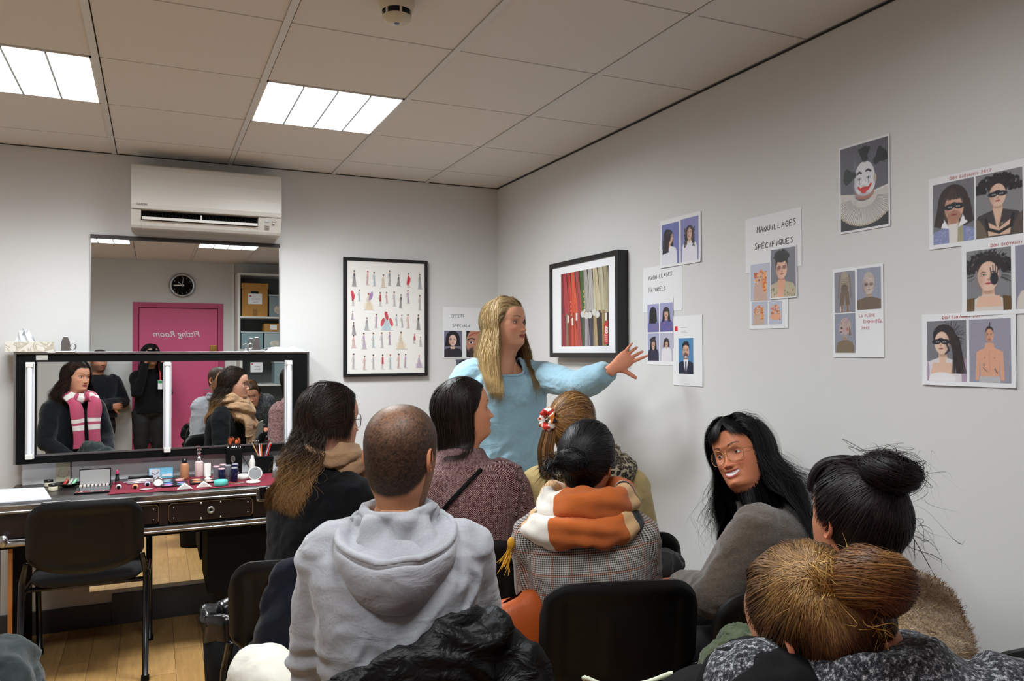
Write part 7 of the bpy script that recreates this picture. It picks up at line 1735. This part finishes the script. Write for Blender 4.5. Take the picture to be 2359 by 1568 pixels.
def scr():
    k = NT('scrunchie_cloth'); v = k.coord(); n_ = k.noise(26, 1, .5, v); r = k.ramp(n_.outputs[0], [(.36, lin('c02818')), (.47, lin('c02818')), (.49, lin('e8e0d8')), (.60, lin('e8e0d8')), (.62, lin('d87828')), (.7, lin('181414'))], 'CONSTANT'); k.l(r.outputs[0], k.b.inputs[0]); k.b.inputs['Roughness'].default_value = .7; return k.m
sc_ = MB(); ta = np.linspace(0, 2*PI, 41)[:-1]; xa = np.cross(od, (0, 0, 1)); xa /= np.linalg.norm(xa); ya = np.cross(od, xa)
R = np.array([[pb+od*.018 + (xa*math.cos(t)+ya*math.sin(t))*(.031+.013*math.cos(q)*(1+.25*math.sin(t*11))) + od*.016*math.sin(q)*(1+.3*math.sin(t*9+q)) for q in np.linspace(0, 2*PI, 13)[:-1]] for t in ta])
sc_.grid(R @ B.T[0].T + B.T[1], cu=True, cv=True); obj('scrunchie', sc_, scr(), P_, smooth=True)

# ---------------------------------------------------------------- woman in the checked coat with a black bun
B = Body((-.835, -2.629, 1.125), 28, 50, pitch=-5, roll=4, sw=.158, pelvis=(-.84, -2.68, .57), neckoff=(0, -.03, -.14))
e = [B.loc(-.158, .06, -.27), B.loc(.185, .06, -.27)]; w_ = [B.loc(-.13, .26, -.43), B.loc(.12, .28, -.43)]
P_, body = person('woman with a black bun, grey checked coat and orange and white blanket scarf', B, skin='c08868', res=.6, hk=dict(hair='0e0b0c'), limbs=arm_limbs(B, e, w_), hands=lap_hands(B, w_))
seated(B, check, P_, e, w_, (.080, .074, .062, .056, .046), prof=tprof, fold=.004, seed=15, voxel=.0075)
lower(B, P_, trous)
def plaid_fn(k, u, v, uv):
    a = k.math('FRACT', k.math('MULTIPLY', u, 1/.52)); r = k.ramp(a, [(.0, lin('e2dcd2')), (.2, lin('b8602c')), (.6, lin('cda678')), (.68, lin('191a1c')), (.76, lin('e2dcd2')), (.90, lin('cda678'))], 'CONSTANT')
    nz = k.noise(420, 3, .6, uv); m_ = k.mix(1.0, r.outputs[0], k.ramp(nz.outputs[0], [(.3, (.82,)*3), (.7, (1.12,)*3)]).outputs[0], 'MULTIPLY'); k.l(m_, k.b.inputs[0]); k.bump(nz.outputs[0], .4, .001)
plaid = fabric_uv('blanket_plaid', plaid_fn, .95)
scarf_loops('scarf', B, P_, plaid, [((.01, -.01, .05), .118, .112, .050, .012, .85, .16, .02), ((-.01, -.02, -.02), .145, .138, .046, .006, .9, .02, .05)], seed=12, noise=.008)
rg = np.random.RandomState(61); blk = ['0c0b0d', '161417', '08070a', '1c191b']
bz = (PI, .02); bd = 1.14*np.array((0, -.125, .012))
parts = [hair_gather(rg, 6500, B.T, bz, '0c0b0d', blk, lift=.010, width=.0009), hair_knot(rg, 1500, B.T, (.0, -.142, .005), .040, '0c0b0d', blk, width=.0010, squash=(1.2, .7, .95), loose=.2),
         hair_fly(rg, 160, B.T, [(-.03, -.15, .0), (-.05, -.13, -.01)], [(-1, -.4, -.3), (-1, -.2, .3), (-.7, -.6, -.6)], .07, '0c0b0d', width=.0009, curl=.012)]
ribbon_obj('hair', parts, M_['hair'], P_, extra=cap_mb(B.T, '0a090a', .007))
ts = MB(); b0_ = np.array((-1.085, -2.585, .865)); rr = np.random.RandomState(2)
must = mat('mustard_wool', 'c08a1c', .9)
for k_ in range(26):
    a = b0_+rr.randn(3)*.006; d = np.array((-.02-.03*rr.rand(), -.02, -.045))+rr.randn(3)*.010; ts.tube([a, a+d*.5+rr.randn(3)*.004, a+d], [.0016, .0016, .0009], 5)
ts.ellipsoid(b0_+B.u*.015, (.012, .012, .02)); obj('tassel', ts, must, P_, smooth=True, )

# ---------------------------------------------------------------- laughing woman with glasses
B = Body((-.322, -2.755, 1.135), -42, 250, pitch=4, roll=22, sw=.165, pelvis=(-.30, -2.92, .57), neckoff=(0, -.02, -.15))
B.nb = np.array((-.28, -2.79, .975)); d_ = B.nb-B.pl; B.sp = B.pl+d_*.86; B.ax = d_/np.linalg.norm(d_); B.shR = B.sp+B.r*B.sw; B.shL = B.sp-B.r*B.sw
e = [np.array((-.545, -2.885, .73)), B.loc(.20, .08, -.24)]; w_ = [np.array((-.50, -2.66, .70)), B.loc(.10, .26, -.38)]
P_, body = person('laughing woman with long black hair, gold glasses and a taupe fleece, turned round', B, skin='c8805e', res=1.0, iris='140c08', gaze=(.15, -.15), close=.45,
    hk=dict(hair='0c0a0b', brow='0e0a0a', lip='b04c50', smile=1.0, open_=1.0, fat=.5, blush=.4), ears=(0, 0), limbs=arm_limbs(B, e, w_), hands=[hand_mb(w_[0], (.1, .9, -.1), (0, 0, 1), 1, 4, (25, 25, 28, 30), sc=.92), hand_mb(w_[1], B.f*.9-B.r*.3, B.u, -1, 4, (25, 25, 28, 30), sc=.92)])
seated(B, taupe, P_, e, w_, (.084, .080, .070, .062, .046), prof=cprof, fold=.008, seed=17)
lower(B, P_, trous, yaw=8)
glasses('glasses', B.T, P_, mat('gold_frame', 'b08a50', .3, .8), lens_r=(.0275, .0235), th=.0010, z0=-.006, y=.097)
rg = np.random.RandomState(71); fl = drape(B, cprof, .012, arm=.03)
parts = [hair_long(rg, 9500, .27, B.T, '0b0a0b', part=-.35, wave=.010, wf=5, lift=.022, front=.95, face=(62, 56), alts=blk, width=.0010, drop_y=.03, clump=.6, spread=.06, floor=fl, m=28),
         hair_long(rg, 900, .25, B.T, '0b0a0b', part=-.25, wave=.022, wf=6, lift=.034, front=.7, face=72, alts=blk, width=.00045, drop_y=.07, clump=.2, spread=.14, m=28)]
K = 1500; s_ = np.linspace(0, 1, 14)[None]; a0 = rg.uniform(-.55, .1, K)[:, None]; e0 = (1.05+.15*rg.rand(K))[:, None]; sg_ = np.where(rg.rand(K) < .62, 1, -1)[:, None]
Pb = skull(a0 + sg_*s_*(.55+.35*rg.rand(K, 1)), e0-(.55+.35*rg.rand(K, 1))*s_**1.3, .010+.010*np.sin(s_*PI)); parts.append(ribbons(Pb @ B.T[0].T + B.T[1], .0010, col_var(rg, K, '0b0a0b', .3, blk)))
K = 2600; s_ = np.linspace(0, 1, 16)[None]; t0 = rg.rand(K, 1); sd_ = np.where(rg.rand(K, 1) < .5, -1, 1)
x0_ = rg.uniform(-.078, .078, (K, 1)); Pn = np.stack([x0_*(1+.25*s_)+.004*np.sin(s_*6+x0_*90), .036-5.*x0_**2+.022*s_+.008*rg.randn(K, 1), -.100+4*x0_**2-.16*s_*(.8+.3*rg.rand(K, 1))], -1); parts.append(ribbons(Pn @ B.T[0].T + B.T[1], .0012, col_var(rg, K, '0b0a0b', .3, blk)))
ribbon_obj('hair', parts, M_['hair'], P_, extra=cap_mb(B.T, '0a0909', .009))

# ---------------------------------------------------------------- woman with the untidy dark bun, teddy coat
B = Body((-.675, -3.53, 1.100), 2, 8, pitch=8, sw=.175, pelvis=(-.64, -3.56, .57))
e, w_ = lap_arms(B)
P_, body = person('woman with an untidy dark bun and cream teddy coat, seen from behind', B, skin='b87c5e', res=.8, hk=dict(hair='100b0c', brow='140e0c', lip='a04c50'), limbs=arm_limbs(B, e, w_), hands=lap_hands(B, w_))
fur = fab('teddy_fur', 'a98e6c', .95, (200, .9, .004), (9, .4, .012), .12, 60, .6).m
o, V, N_, F = seated(B, fur, P_, e, w_, (.088, .082, .070, .062, .05), prof=[(a, b*1.08, c_*1.08, d*1.12) for a, b, c_, d in tprof], fold=.006, seed=19, voxel=.010)
rg = np.random.RandomState(81)
ix = rg.randint(0, len(V), 60000); N2 = N_[ix]+rg.randn(len(ix), 3)*.45; N2 /= np.linalg.norm(N2, axis=1, keepdims=True); s_ = np.linspace(0, 1, 4)[None, :, None]; base_ = V[ix]+rg.randn(len(ix), 3)*.003
Pf = base_[:, None] + N2[:, None]*s_*(.007*(.4+rg.rand(len(ix), 1, 1))) + np.cross(N2, rg.randn(len(ix), 3))[:, None]*.005*s_**2
ribbon_obj('coat_pile', [ribbons(Pf, .0006, col_var(rg, len(ix), 'b59a78', .22, ['a88c68', 'c4ac8c', '947858']), None)], M_['fur'] if 'fur' in M_ else M_.setdefault('fur', matcol('fur_pile', .9, spec=.1)), P_)['kind'] = 'stuff'
dk = ['120c0e', '1c1416', '0c080a', '241a1c']
cb = (.015, -.080, .130)
parts = [hair_gather(rg, 7500, B.T, (PI, 1.0), '120c0e', dk, lift=.014, width=.0010, rough=.006), hair_knot(rg, 2600, B.T, cb, (.056, .050, .042), '120c0e', dk, width=.0009, loose=.30, turns=.6, axis=(.3, -.2, 1)), hair_knot(rg, 160, B.T, cb, (.060, .056, .048), '120c0e', dk, width=.0007, loose=.42, turns=.6),
         hair_fly(rg, 34, B.T, [(0, -.08, .15), (.05, -.09, .14), (.06, -.06, .13), (-.02, -.06, .14)], [(0, -.2, 1), (.8, -.3, .5), (1, 0, .1), (.5, .2, .8)], .10, '120c0e', width=.00055, curl=.055, grav=.8, m=20),
         hair_fly(rg, 26, B.T, [(.06, -.08, .04), (.07, -.06, .0)], [(1, -.2, -.6), (.6, -.3, -1)], .12, '120c0e', width=.0006, curl=.03)]
bang = []; K = 900; R0 = rg.rand(K); a0 = rg.uniform(-.95, .5, K); s_ = np.linspace(0, 1, 12)[None]
Pb = skull(a0[:, None]*(1+.15*s_), (1.2-.95*s_)*np.ones((K, 1)), .008+.014*np.sin(s_*PI)+.010*rg.rand(K, 1))
parts.append(ribbons(Pb @ B.T[0].T + B.T[1], .0012, col_var(rg, K, '120c0e', .3, dk)))
ribbon_obj('hair', parts, M_['hair'], P_, extra=cap_mb(B.T, '0e090a', .009))
er = MB(); er.ellipsoid(B.T[1]+B.T[0]@np.array((-.088, -.012, -.045)), (.0035,)*3); obj('earring', er, M_['chrome'], P_, smooth=True)

# ---------------------------------------------------------------- woman with the messy blonde bun, nearest
B = Body((-1.182, -3.902, 1.045), 36, 352, pitch=-14, roll=-6, sw=.178, pelvis=(-1.13, -4.10, .57))
B.nb = np.array((-1.150, -3.985, 1.03)); d_ = B.nb-B.pl; B.sp = B.pl+d_*.86; B.ax = d_/np.linalg.norm(d_); B.shR = B.sp+B.r*B.sw; B.shL = B.sp-B.r*B.sw
e = [B.loc(-.24, .05, -.19), B.loc(.25, .03, -.20)]; w_ = [B.loc(-.12, .28, -.26), B.loc(.12, .28, -.26)]
P_, body = person('woman with a messy blonde bun and grey bouclé coat, nearest the viewer', B, skin='cf9274', res=.8, hk=dict(hair='2c2018', brow='5c4430', lip='b85c60', smile=.3), iris='4a4a44', limbs=arm_limbs(B, e, w_), hands=lap_hands(B, w_))
seated(B, boucle, P_, e, w_, (.084, .078, .066, .058, .048), prof=[(a, b*1.02, c_, d*1.04) for a, b, c_, d in tprof], fold=.008, seed=23)
lower(B, P_, trous)
st = MB(); st.tube(smooth_path([B.loc(.05, -.02, .085), B.loc(.06, -.10, .055), B.loc(.10, -.15, -.02), B.loc(.16, -.165, -.12), B.loc(.20, -.17, -.3)], 6), .012, 8, flat=.25, ref=(0, -.3, 1)); obj('bag_strap', st, M_['black'], P_, smooth=True)
rg = np.random.RandomState(91); bl_ = ['7c5430', '94703c', '5c3e22', 'b08a50', '35240f', '6a4424', '4c3018', '4a3018', '7a5834']
bz = (-2.42, .72)
parts = [hair_gather(rg, 20000, B.T, bz, '3a2616', ['2a1a0f', '4c3320', '5c3e24'], lift=.010, width=.0004, rough=.010, var=.3, m=11, tip=('8c6434', 'b88e54', '6a4622', 'a07a44')), hair_gather(rg, 2500, B.T, bz, '241810', ['1c130c', '33241a'], lift=.002, width=.0011)]
kc = (.006, -.130, .075)
parts += [hair_knot(rg, 5500, B.T, kc, (.053, .054, .051), '5c3c20', ['68442a', '4c301a', '7a5230'], width=.0005, loose=.10, turns=.5, var=.2, axis=(.75, -.3, .8), m=16), hair_knot(rg, 4500, B.T, kc, (.054, .055, .052), '64421f', ['70482a', '56381e', '8a6034'], width=.0005, loose=.13, turns=.45, var=.25, axis=(.45, .0, 1), m=16),
          hair_knot(rg, 240, B.T, (-.03, -.088, .086), (.024, .022, .034), '946c3a', ['b08c50', '80582c'], width=.0004, loose=.15, turns=.6),
          hair_fly(rg, 40, B.T, [(-.03, -.09, .10), (-.02, -.09, .12), (-.04, -.10, .06)], [(-.3, -.6, .8), (.3, -.6, .9), (-.8, -.4, .2)], .030, 'c8a058', width=.0005, curl=.012),
          hair_fly(rg, 26, B.T, [(-.03, -.11, .05), (-.01, -.12, .03)], [(.2, -.3, -1), (.5, -.3, -.8)], .05, 'c09850', width=.0006, curl=.03)]
ribbon_obj('hair', parts, M_['hair'], P_, extra=cap_mb(B.T, '2a1c12', .006))
cm_ = MB(); q0 = B.shL  # added black form: stands for shade on the left side of the coat
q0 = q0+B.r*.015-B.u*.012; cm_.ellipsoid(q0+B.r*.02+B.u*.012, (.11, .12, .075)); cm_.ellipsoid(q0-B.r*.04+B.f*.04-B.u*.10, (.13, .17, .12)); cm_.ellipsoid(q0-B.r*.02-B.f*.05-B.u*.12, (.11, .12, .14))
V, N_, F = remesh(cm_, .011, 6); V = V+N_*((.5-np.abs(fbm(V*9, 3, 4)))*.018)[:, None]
obj('coat_shade_form', MB().add(V, F), fab('coat_shade_black', '070709', .95, (400, .5, .001), (9, .4, .012), .3, 80, .0).m, P_, smooth=True)['label'] = 'black form added for the shaded left side of the coat'

# ---------------------------------------------------------------- people seen only in the mirrors
B = Body((-2.662, -2.73, 1.285), 35, 44, pitch=-3, roll=4, sw=.175, pelvis=(-2.69, -2.80, .57))
e, w_ = lap_arms(B)
P_, body = person('woman with a pink and white striped scarf, reflected in the desk mirror', B, skin='cf9478', res=.8, hk=dict(hair='17100f', brow='1e1410', lip='a85058', fat=.7, neckw=.058), iris='241a14', gaze=(.2, 0), limbs=arm_limbs(B, e, w_), hands=lap_hands(B, w_))
seated(B, navy_knit, P_, e, w_, (.084, .078, .066, .058, .048), prof=tprof, fold=.007, seed=25); lower(B, P_, trous)
def stripe_fn(k, u, v, uv):
    a = k.math('FRACT', k.math('MULTIPLY', v, 1/.26)); r = k.ramp(a, [(.0, lin('b8506c')), (.34, lin('e4dcd8')), (.46, lin('b8506c')), (.54, lin('e4dcd8')), (.70, lin('b8506c'))], 'CONSTANT'); k.l(r.outputs[0], k.b.inputs[0]); nz = k.noise(400, 2, .6, uv); k.bump(nz.outputs[0], .5, .001)
pinksc = fabric_uv('pink_striped_scarf', stripe_fn, .95)
mb = MB()
for (pts, ra) in (([(.085, -.05, .03), (.10, .06, .02), (.085, .15, -.05), (.07, .165, -.20), (.075, .175, -.42)], .055), ([(-.085, -.05, .03), (-.10, .06, .02), (-.075, .15, -.06), (-.06, .165, -.22), (-.055, .175, -.40)], .05), ([(.09, -.05, .03), (0, -.10, .04), (-.09, -.05, .03)], .04), ([(-.09, .0, .045), (-.06, .10, .02), (.02, .125, -.01), (.09, .08, .02), (.10, .0, .05)], .045)):
    Pth = smooth_path([B.nb+B.r*a+B.f*b+B.u*c_ for a, b, c_ in pts], 8); n = 20; m_ = len(Pth); T_ = np.gradient(Pth, axis=0); T_ /= np.linalg.norm(T_, axis=1)[:, None]; a = np.arange(n)*2*PI/n; d = np.cumsum(np.r_[0, np.linalg.norm(np.diff(Pth, axis=0), axis=1)]); R = np.zeros((m_, n, 3)); UV = np.zeros((m_, n, 2))
    for i in range(m_):
        s1 = B.r - T_[i]*(B.r@T_[i]); s1 /= np.linalg.norm(s1); s2 = np.cross(T_[i], s1); R[i] = Pth[i]+s1*(np.cos(a)*ra*(1+.12*math.sin(i*.4)))[:, None]+s2*(np.sin(a)*ra*.42*(1+.4*np.sin(a*3+1)))[:, None]; UV[i, :, 0] = a*ra; UV[i, :, 1] = d[i]+.001
    mb.grid(R, cv=True, uv=UV)
obj('scarf', mb, pinksc, P_, smooth=True)
rg = np.random.RandomState(101); fl = drape(B, tprof, .014, arm=.03)
ribbon_obj('hair', [hair_long(rg, 4500, .20, B.T, '17100f', part=.2, wave=.016, wf=9, lift=.026, front=.6, face=70, alts=['241816', '100b0a', '3c2618'], width=.0012, drop_y=.05, clump=.5, spread=.08, floor=fl, m=24)], M_['hair'], P_, extra=cap_mb(B.T, '120c0b', .012))
# bearded man standing at the rear wall
B = Body((-2.645, -5.13, 1.40), 28, 30, pitch=-5, sit=False, sw=.185, pelvis=(-2.65, -5.13, .82))
e = [B.loc(-.27, .06, -.24), B.loc(.27, .06, -.24)]; w_ = [B.loc(.07, .21, -.27), B.loc(-.07, .235, -.23)]
P_, body = person('bearded man in a dark jumper with folded arms, reflected in the desk mirror', B, skin='c08a70', res=.55, hk=dict(male=True, buzz=True, hair='1c1512', beard='2c1e18', brow='1c1410'), limbs=arm_limbs(B, e, w_), hands=[hand_mb(w_[0], B.r*.9-B.f*.15, B.f, 1, 3, (25,)*4), hand_mb(w_[1], -B.r*.9-B.f*.15, B.f, 1, 3, (25,)*4)])
seated(B, navy_knit, P_, e, w_, (.078, .07, .060, .054, .042), prof=mp, fold=.006, seed=27, name='jumper')
kn = [B.pl+B.r*s_*.09+np.array((0, 0, -.38)) for s_ in (-1, 1)]; ft = [np.array((k_[0], k_[1], .08)) for k_ in kn]
garment('trousers', legs(B, kn, ft, (.098, .085, .062, .055, .048)), trous, P_, [(B.pl, kn[0], B.f, .1), (kn[0], ft[0], B.f, .1)], .016, 4, .003); shoes(B, ft, B.f, P_, shoe_m)
# the photographer, dressed in black
B = Body((-2.13, -5.03, 1.455), 18, 22, pitch=0, sit=False, sw=.145, pelvis=(-2.14, -5.08, .86))
e = [B.loc(-.165, .10, -.20), B.loc(.165, .10, -.20)]; w_ = [np.array((-2.175, -4.90, 1.375)), np.array((-2.015, -4.92, 1.385))]
P_, body = person('person in black holding up a camera, reflected in front of the pink door', B, skin='b88468', res=.45, hk=dict(hair='0e0b0b'), limbs=arm_limbs(B, e, w_), hands=[hand_mb(w_[0], (.25, .1, .6), (-.9, -.1, 0), -1, 2, (35,)*4, sc=.9), hand_mb(w_[1], (-.25, .1, .6), (.9, -.1, 0), 1, 2, (35,)*4, sc=.9)])
seated(B, coat_black, P_, e, w_, (.066, .060, .054, .048, .036), prof=cprof, fold=.006, seed=29, name='jacket', k=.93)
kn = [B.pl+B.r*s_*.09+np.array((0, 0, -.40)) for s_ in (-1, 1)]; ft = [np.array((k_[0], k_[1], .08)) for k_ in kn]
garment('trousers', legs(B, kn, ft, (.095, .082, .058, .05, .042)), trous, P_, [(B.pl, kn[0], B.f, .1), (kn[0], ft[0], B.f, .1)], .016, 4, .003); shoes(B, ft, B.f, P_, shoe_m)
rg = np.random.RandomState(111)
ribbon_obj('hair', [hair_long(rg, 2500, .2, B.T, '0d0a0a', wave=.004, lift=.016, front=.5, face=66, alts=blk, width=.0015, drop_y=.02, m=18)], M_['hair'], P_, extra=cap_mb(B.T, '0a0808', .010))
ln = MB(); ln.tube(smooth_path([(-2.05, -5.0, 1.36), (-2.035, -4.93, 1.28), (-2.03, -4.92, 1.18)], 4), .008, 8, flat=.3, ref=(0, 1, 0)); obj('lanyard', ln, mat('red_lanyard', 'c02420', .6), P_, smooth=True)
bd_ = MB().box(-2.055, -2.01, -4.925, -4.92, 1.08, 1.175); o = obj('badge', bd_, M_['whitem'], P_); obj('badge_strip', MB().box(-2.053, -2.012, -4.9198, -4.918, 1.145, 1.172), mat('green_strip', '2c9c5c', .5), o)
t = thing('camera_body', 'black camera held up by the person reflected in front of the pink door', 'camera', (-2.098, -4.88, 1.475))
mb = MB().box(-2.165, -2.035, -4.925, -4.875, 1.43, 1.515).box(-2.12, -2.075, -4.92, -4.88, 1.515, 1.54); obj('housing', mb, M_['blackm'], t, bevel=.008)
ax_ = np.array(fw); c0 = np.array(CAM) - ax_*.012
obj('lens_barrel', MB().tube([c0-ax_*.06, c0-ax_*.02, c0-ax_*.0], [.031, .033, .033], 28, caps=False), M_['blackm'], t, smooth=True)
# ================================================================ coats, bags and bins
def blob(name, label, cat, parts_, m, vox=.010, folds=.02, fs=9, seed=0, it=6, group=None, fz=1.0, parent=None):
    mb = MB()
    for c, r, *R in parts_: mb.ellipsoid(c, r, 20, 14, R=R[0] if R else None)
    V, N_, F = remesh(mb, vox, it); n = fbm(V*np.array((fs, fs, fs*fz))+fbm(V*4, 2, seed+9)[:, None], 3, seed)
    V = V + N_*((.45-np.abs(n)*1.5)*folds)[:, None]
    o = obj(name, MB().add(V, F), m, parent, smooth=True)
    if parent is None: tag(o, label, cat, group)
    return o
nylon = fab('black_nylon', '08080a', .5, (600, .1, .0004), (16, .9, .016), .1, 40, .0).m
R1 = Rz(.12)
blob('puffer_jacket', 'black padded jacket slung over the chair behind the man in the grey sweatshirt', 'jacket',
     [((-1.59, -3.30, .70), (.25, .055, .20), R1), ((-1.50, -3.30, .83), (.15, .06, .115), R1), ((-1.41, -3.32, .72), (.09, .055, .16)), ((-1.74, -3.27, .72), (.13, .05, .15)), ((-1.60, -3.27, .62), (.26, .07, .2), R1)], nylon, .009, .022, 7, 3, 6, fz=.5)
leather = mat('orange_leather', 'b0501c', .38, bump=(60, .3, .003), var=.08)
mb = MB(); R = []
for z, sx, sy in ((.49, .085, .055), (.53, .105, .07), (.60, .11, .072), (.67, .10, .062), (.715, .085, .045), (.735, .07, .022), (.738, .03, .008)):
    R.append([(-1.115+sx*math.copysign(abs(math.cos(q))**.6, math.cos(q)), -2.66+sy*math.copysign(abs(math.sin(q))**.6, math.sin(q)), z+.012*math.cos(q)*(z > .7)) for q in np.linspace(0, 2*PI, 33)[:-1]])
R = np.array(R); R += (fbm(R*18, 2, 3)*.010)[..., None]; mb.grid(R, cv=True)
t = thing('handbag', 'orange-brown leather handbag between the grey sweatshirt and the checked coat', 'bag', (-1.115, -2.66, .49))
obj('bag_body', mb, leather, t, smooth=True)
obj('zip', MB().tube([(-1.19, -2.735, .575), (-1.12, -2.745, .555), (-1.04, -2.738, .535)], .005, 6), M_['steel'], t); obj('flap', MB().prism([(-1.225, .59), (-1.0, .55), (-1.0, .50), (-1.22, .545)], -2.742, -2.735, 'xz'), leather, t, bevel=.002)
# bin by the desk
t = thing('waste_bin', 'black waste bin with a shiny black liner beside the dark coat by the desk', 'bin', (-1.80, -1.72, 0))
obj('bin_body', MB().lathe([(0, 0), (.11, 0), (.135, .50), (.13, .50), (.105, .01)], (-1.80, -1.72, .0), 32), M_['blackm'], t, smooth=True)
mb = MB(); R = np.array([[(-1.80+(r0+.008*math.sin(a*7+z*60))*math.cos(a), -1.72+(r0+.008*math.cos(a*9))*math.sin(a), z+.008*math.sin(a*5)) for a in np.linspace(0, 2*PI, 61)[:-1]] for r0, z in ((.136, .44), (.139, .50), (.137, .53), (.12, .535), (.10, .50), (.09, .42))])
obj('liner', mb.grid(R, cv=True), mat('bin_liner', '0c0c0e', .22), t, smooth=True)
blob('coat', 'dark navy coat hanging from the back of the chair nearest the desk', 'coat', [((-1.70, -2.27, .62), (.11, .06, .22)), ((-1.62, -2.27, .72), (.14, .06, .12)), ((-1.74, -2.24, .45), (.12, .07, .16))], fab('navy_coat', '0b0e1c', .9, (500, .4, .001), (8, .5, .012)).m, .011, .02, 8, 5)
grn = fab('grey_green_wool', '2c3434', .95, (500, .5, .001), (9, .6, .014)).m
blob('jacket', 'dark grey-green jacket heaped up in the lower left corner of the picture', 'jacket', [((-2.51, -2.48, .65), (.14, .16, .11)), ((-2.47, -2.42, .60), (.12, .13, .14)), ((-2.47, -2.42, .45), (.13, .13, .16)), ((-2.40, -2.50, .52), (.07, .12, .12)), ((-2.53, -2.46, .74), (.08, .10, .05))], grn, .011, .035, 8, 7)
khaki = fab('khaki_cotton', '454f38', .85, (600, .3, .0006), (18, .9, .012), .08, 30).m
blob('jacket', 'khaki jacket heaped on the lap of the woman in the teddy coat', 'jacket', [((-.79, -3.26, .68), (.08, .08, .075)), ((-.74, -3.24, .69), (.06, .08, .09)), ((-.85, -3.30, .65), (.06, .07, .05))], khaki, .008, .022, 16, 8)
blob('scarf', 'crumpled red cloth below the khaki jacket', 'cloth', [((-.90, -3.36, .68), (.05, .04, .05)), ((-.85, -3.35, .70), (.04, .04, .04))], fab('red_cloth', '9c1420', .85, (400, .5, .001), (20, .9, .01), .3, 60).m, .007, .015, 20, 9)
blob('cloth', 'dark grey cloth lying beside the elbow of the laughing woman', 'cloth', [((-.47, -2.47, .72), (.10, .10, .05)), ((-.42, -2.42, .70), (.10, .08, .06))], fab('dark_grey_knit', '2a2b2d', .95, (300, .8, .002), (14, .6, .01)).m, .009, .016, 12, 10)
def zigzag(k, u, v, uv):
    zz = k.math('ABSOLUTE', k.math('SUBTRACT', k.math('FRACT', k.math('MULTIPLY', u, 55.)), .5)); a = k.math('FRACT', k.math('ADD', k.math('MULTIPLY', v, 150.), k.math('MULTIPLY', zz, 1.6))); r = k.ramp(a, [(.45, lin('20242a')), (.55, lin('b8bcae'))]); k.l(r.outputs[0], k.b.inputs[0])
zm_ = fabric_uv('zigzag_cloth', zigzag, .8)
t = thing('pouch', 'zigzag patterned bag with a pale edge at the bottom of the picture', 'bag', (-1.21, -3.44, .58))
n = 25; P = []; UV = []
for j, z in enumerate((.58, .62, .70, .77, .80)):
    P.append([(-1.21+.10*math.copysign(abs(math.cos(q))**.7, math.cos(q))*math.cos(.5)-.03*math.sin(q)*(1-j*.15), -3.44-.10*math.copysign(abs(math.cos(q))**.7, math.cos(q))*math.sin(.5)*.6+.045*math.sin(q)*(1-j*.18), z+.012*math.cos(q*2)*(j == 4)) for q in np.linspace(0, 2*PI, n)]); UV.append([(q*.05+.01, z) for q in np.linspace(0, 2*PI, n)])
obj('bag_body', MB().grid(P, uv=UV), zm_, t, smooth=True); obj('edge', MB().tube(P[-1][:-1], .0045, 8, closed=True), mat('pale_piping', 'c8ccb4', .6), t, smooth=True)
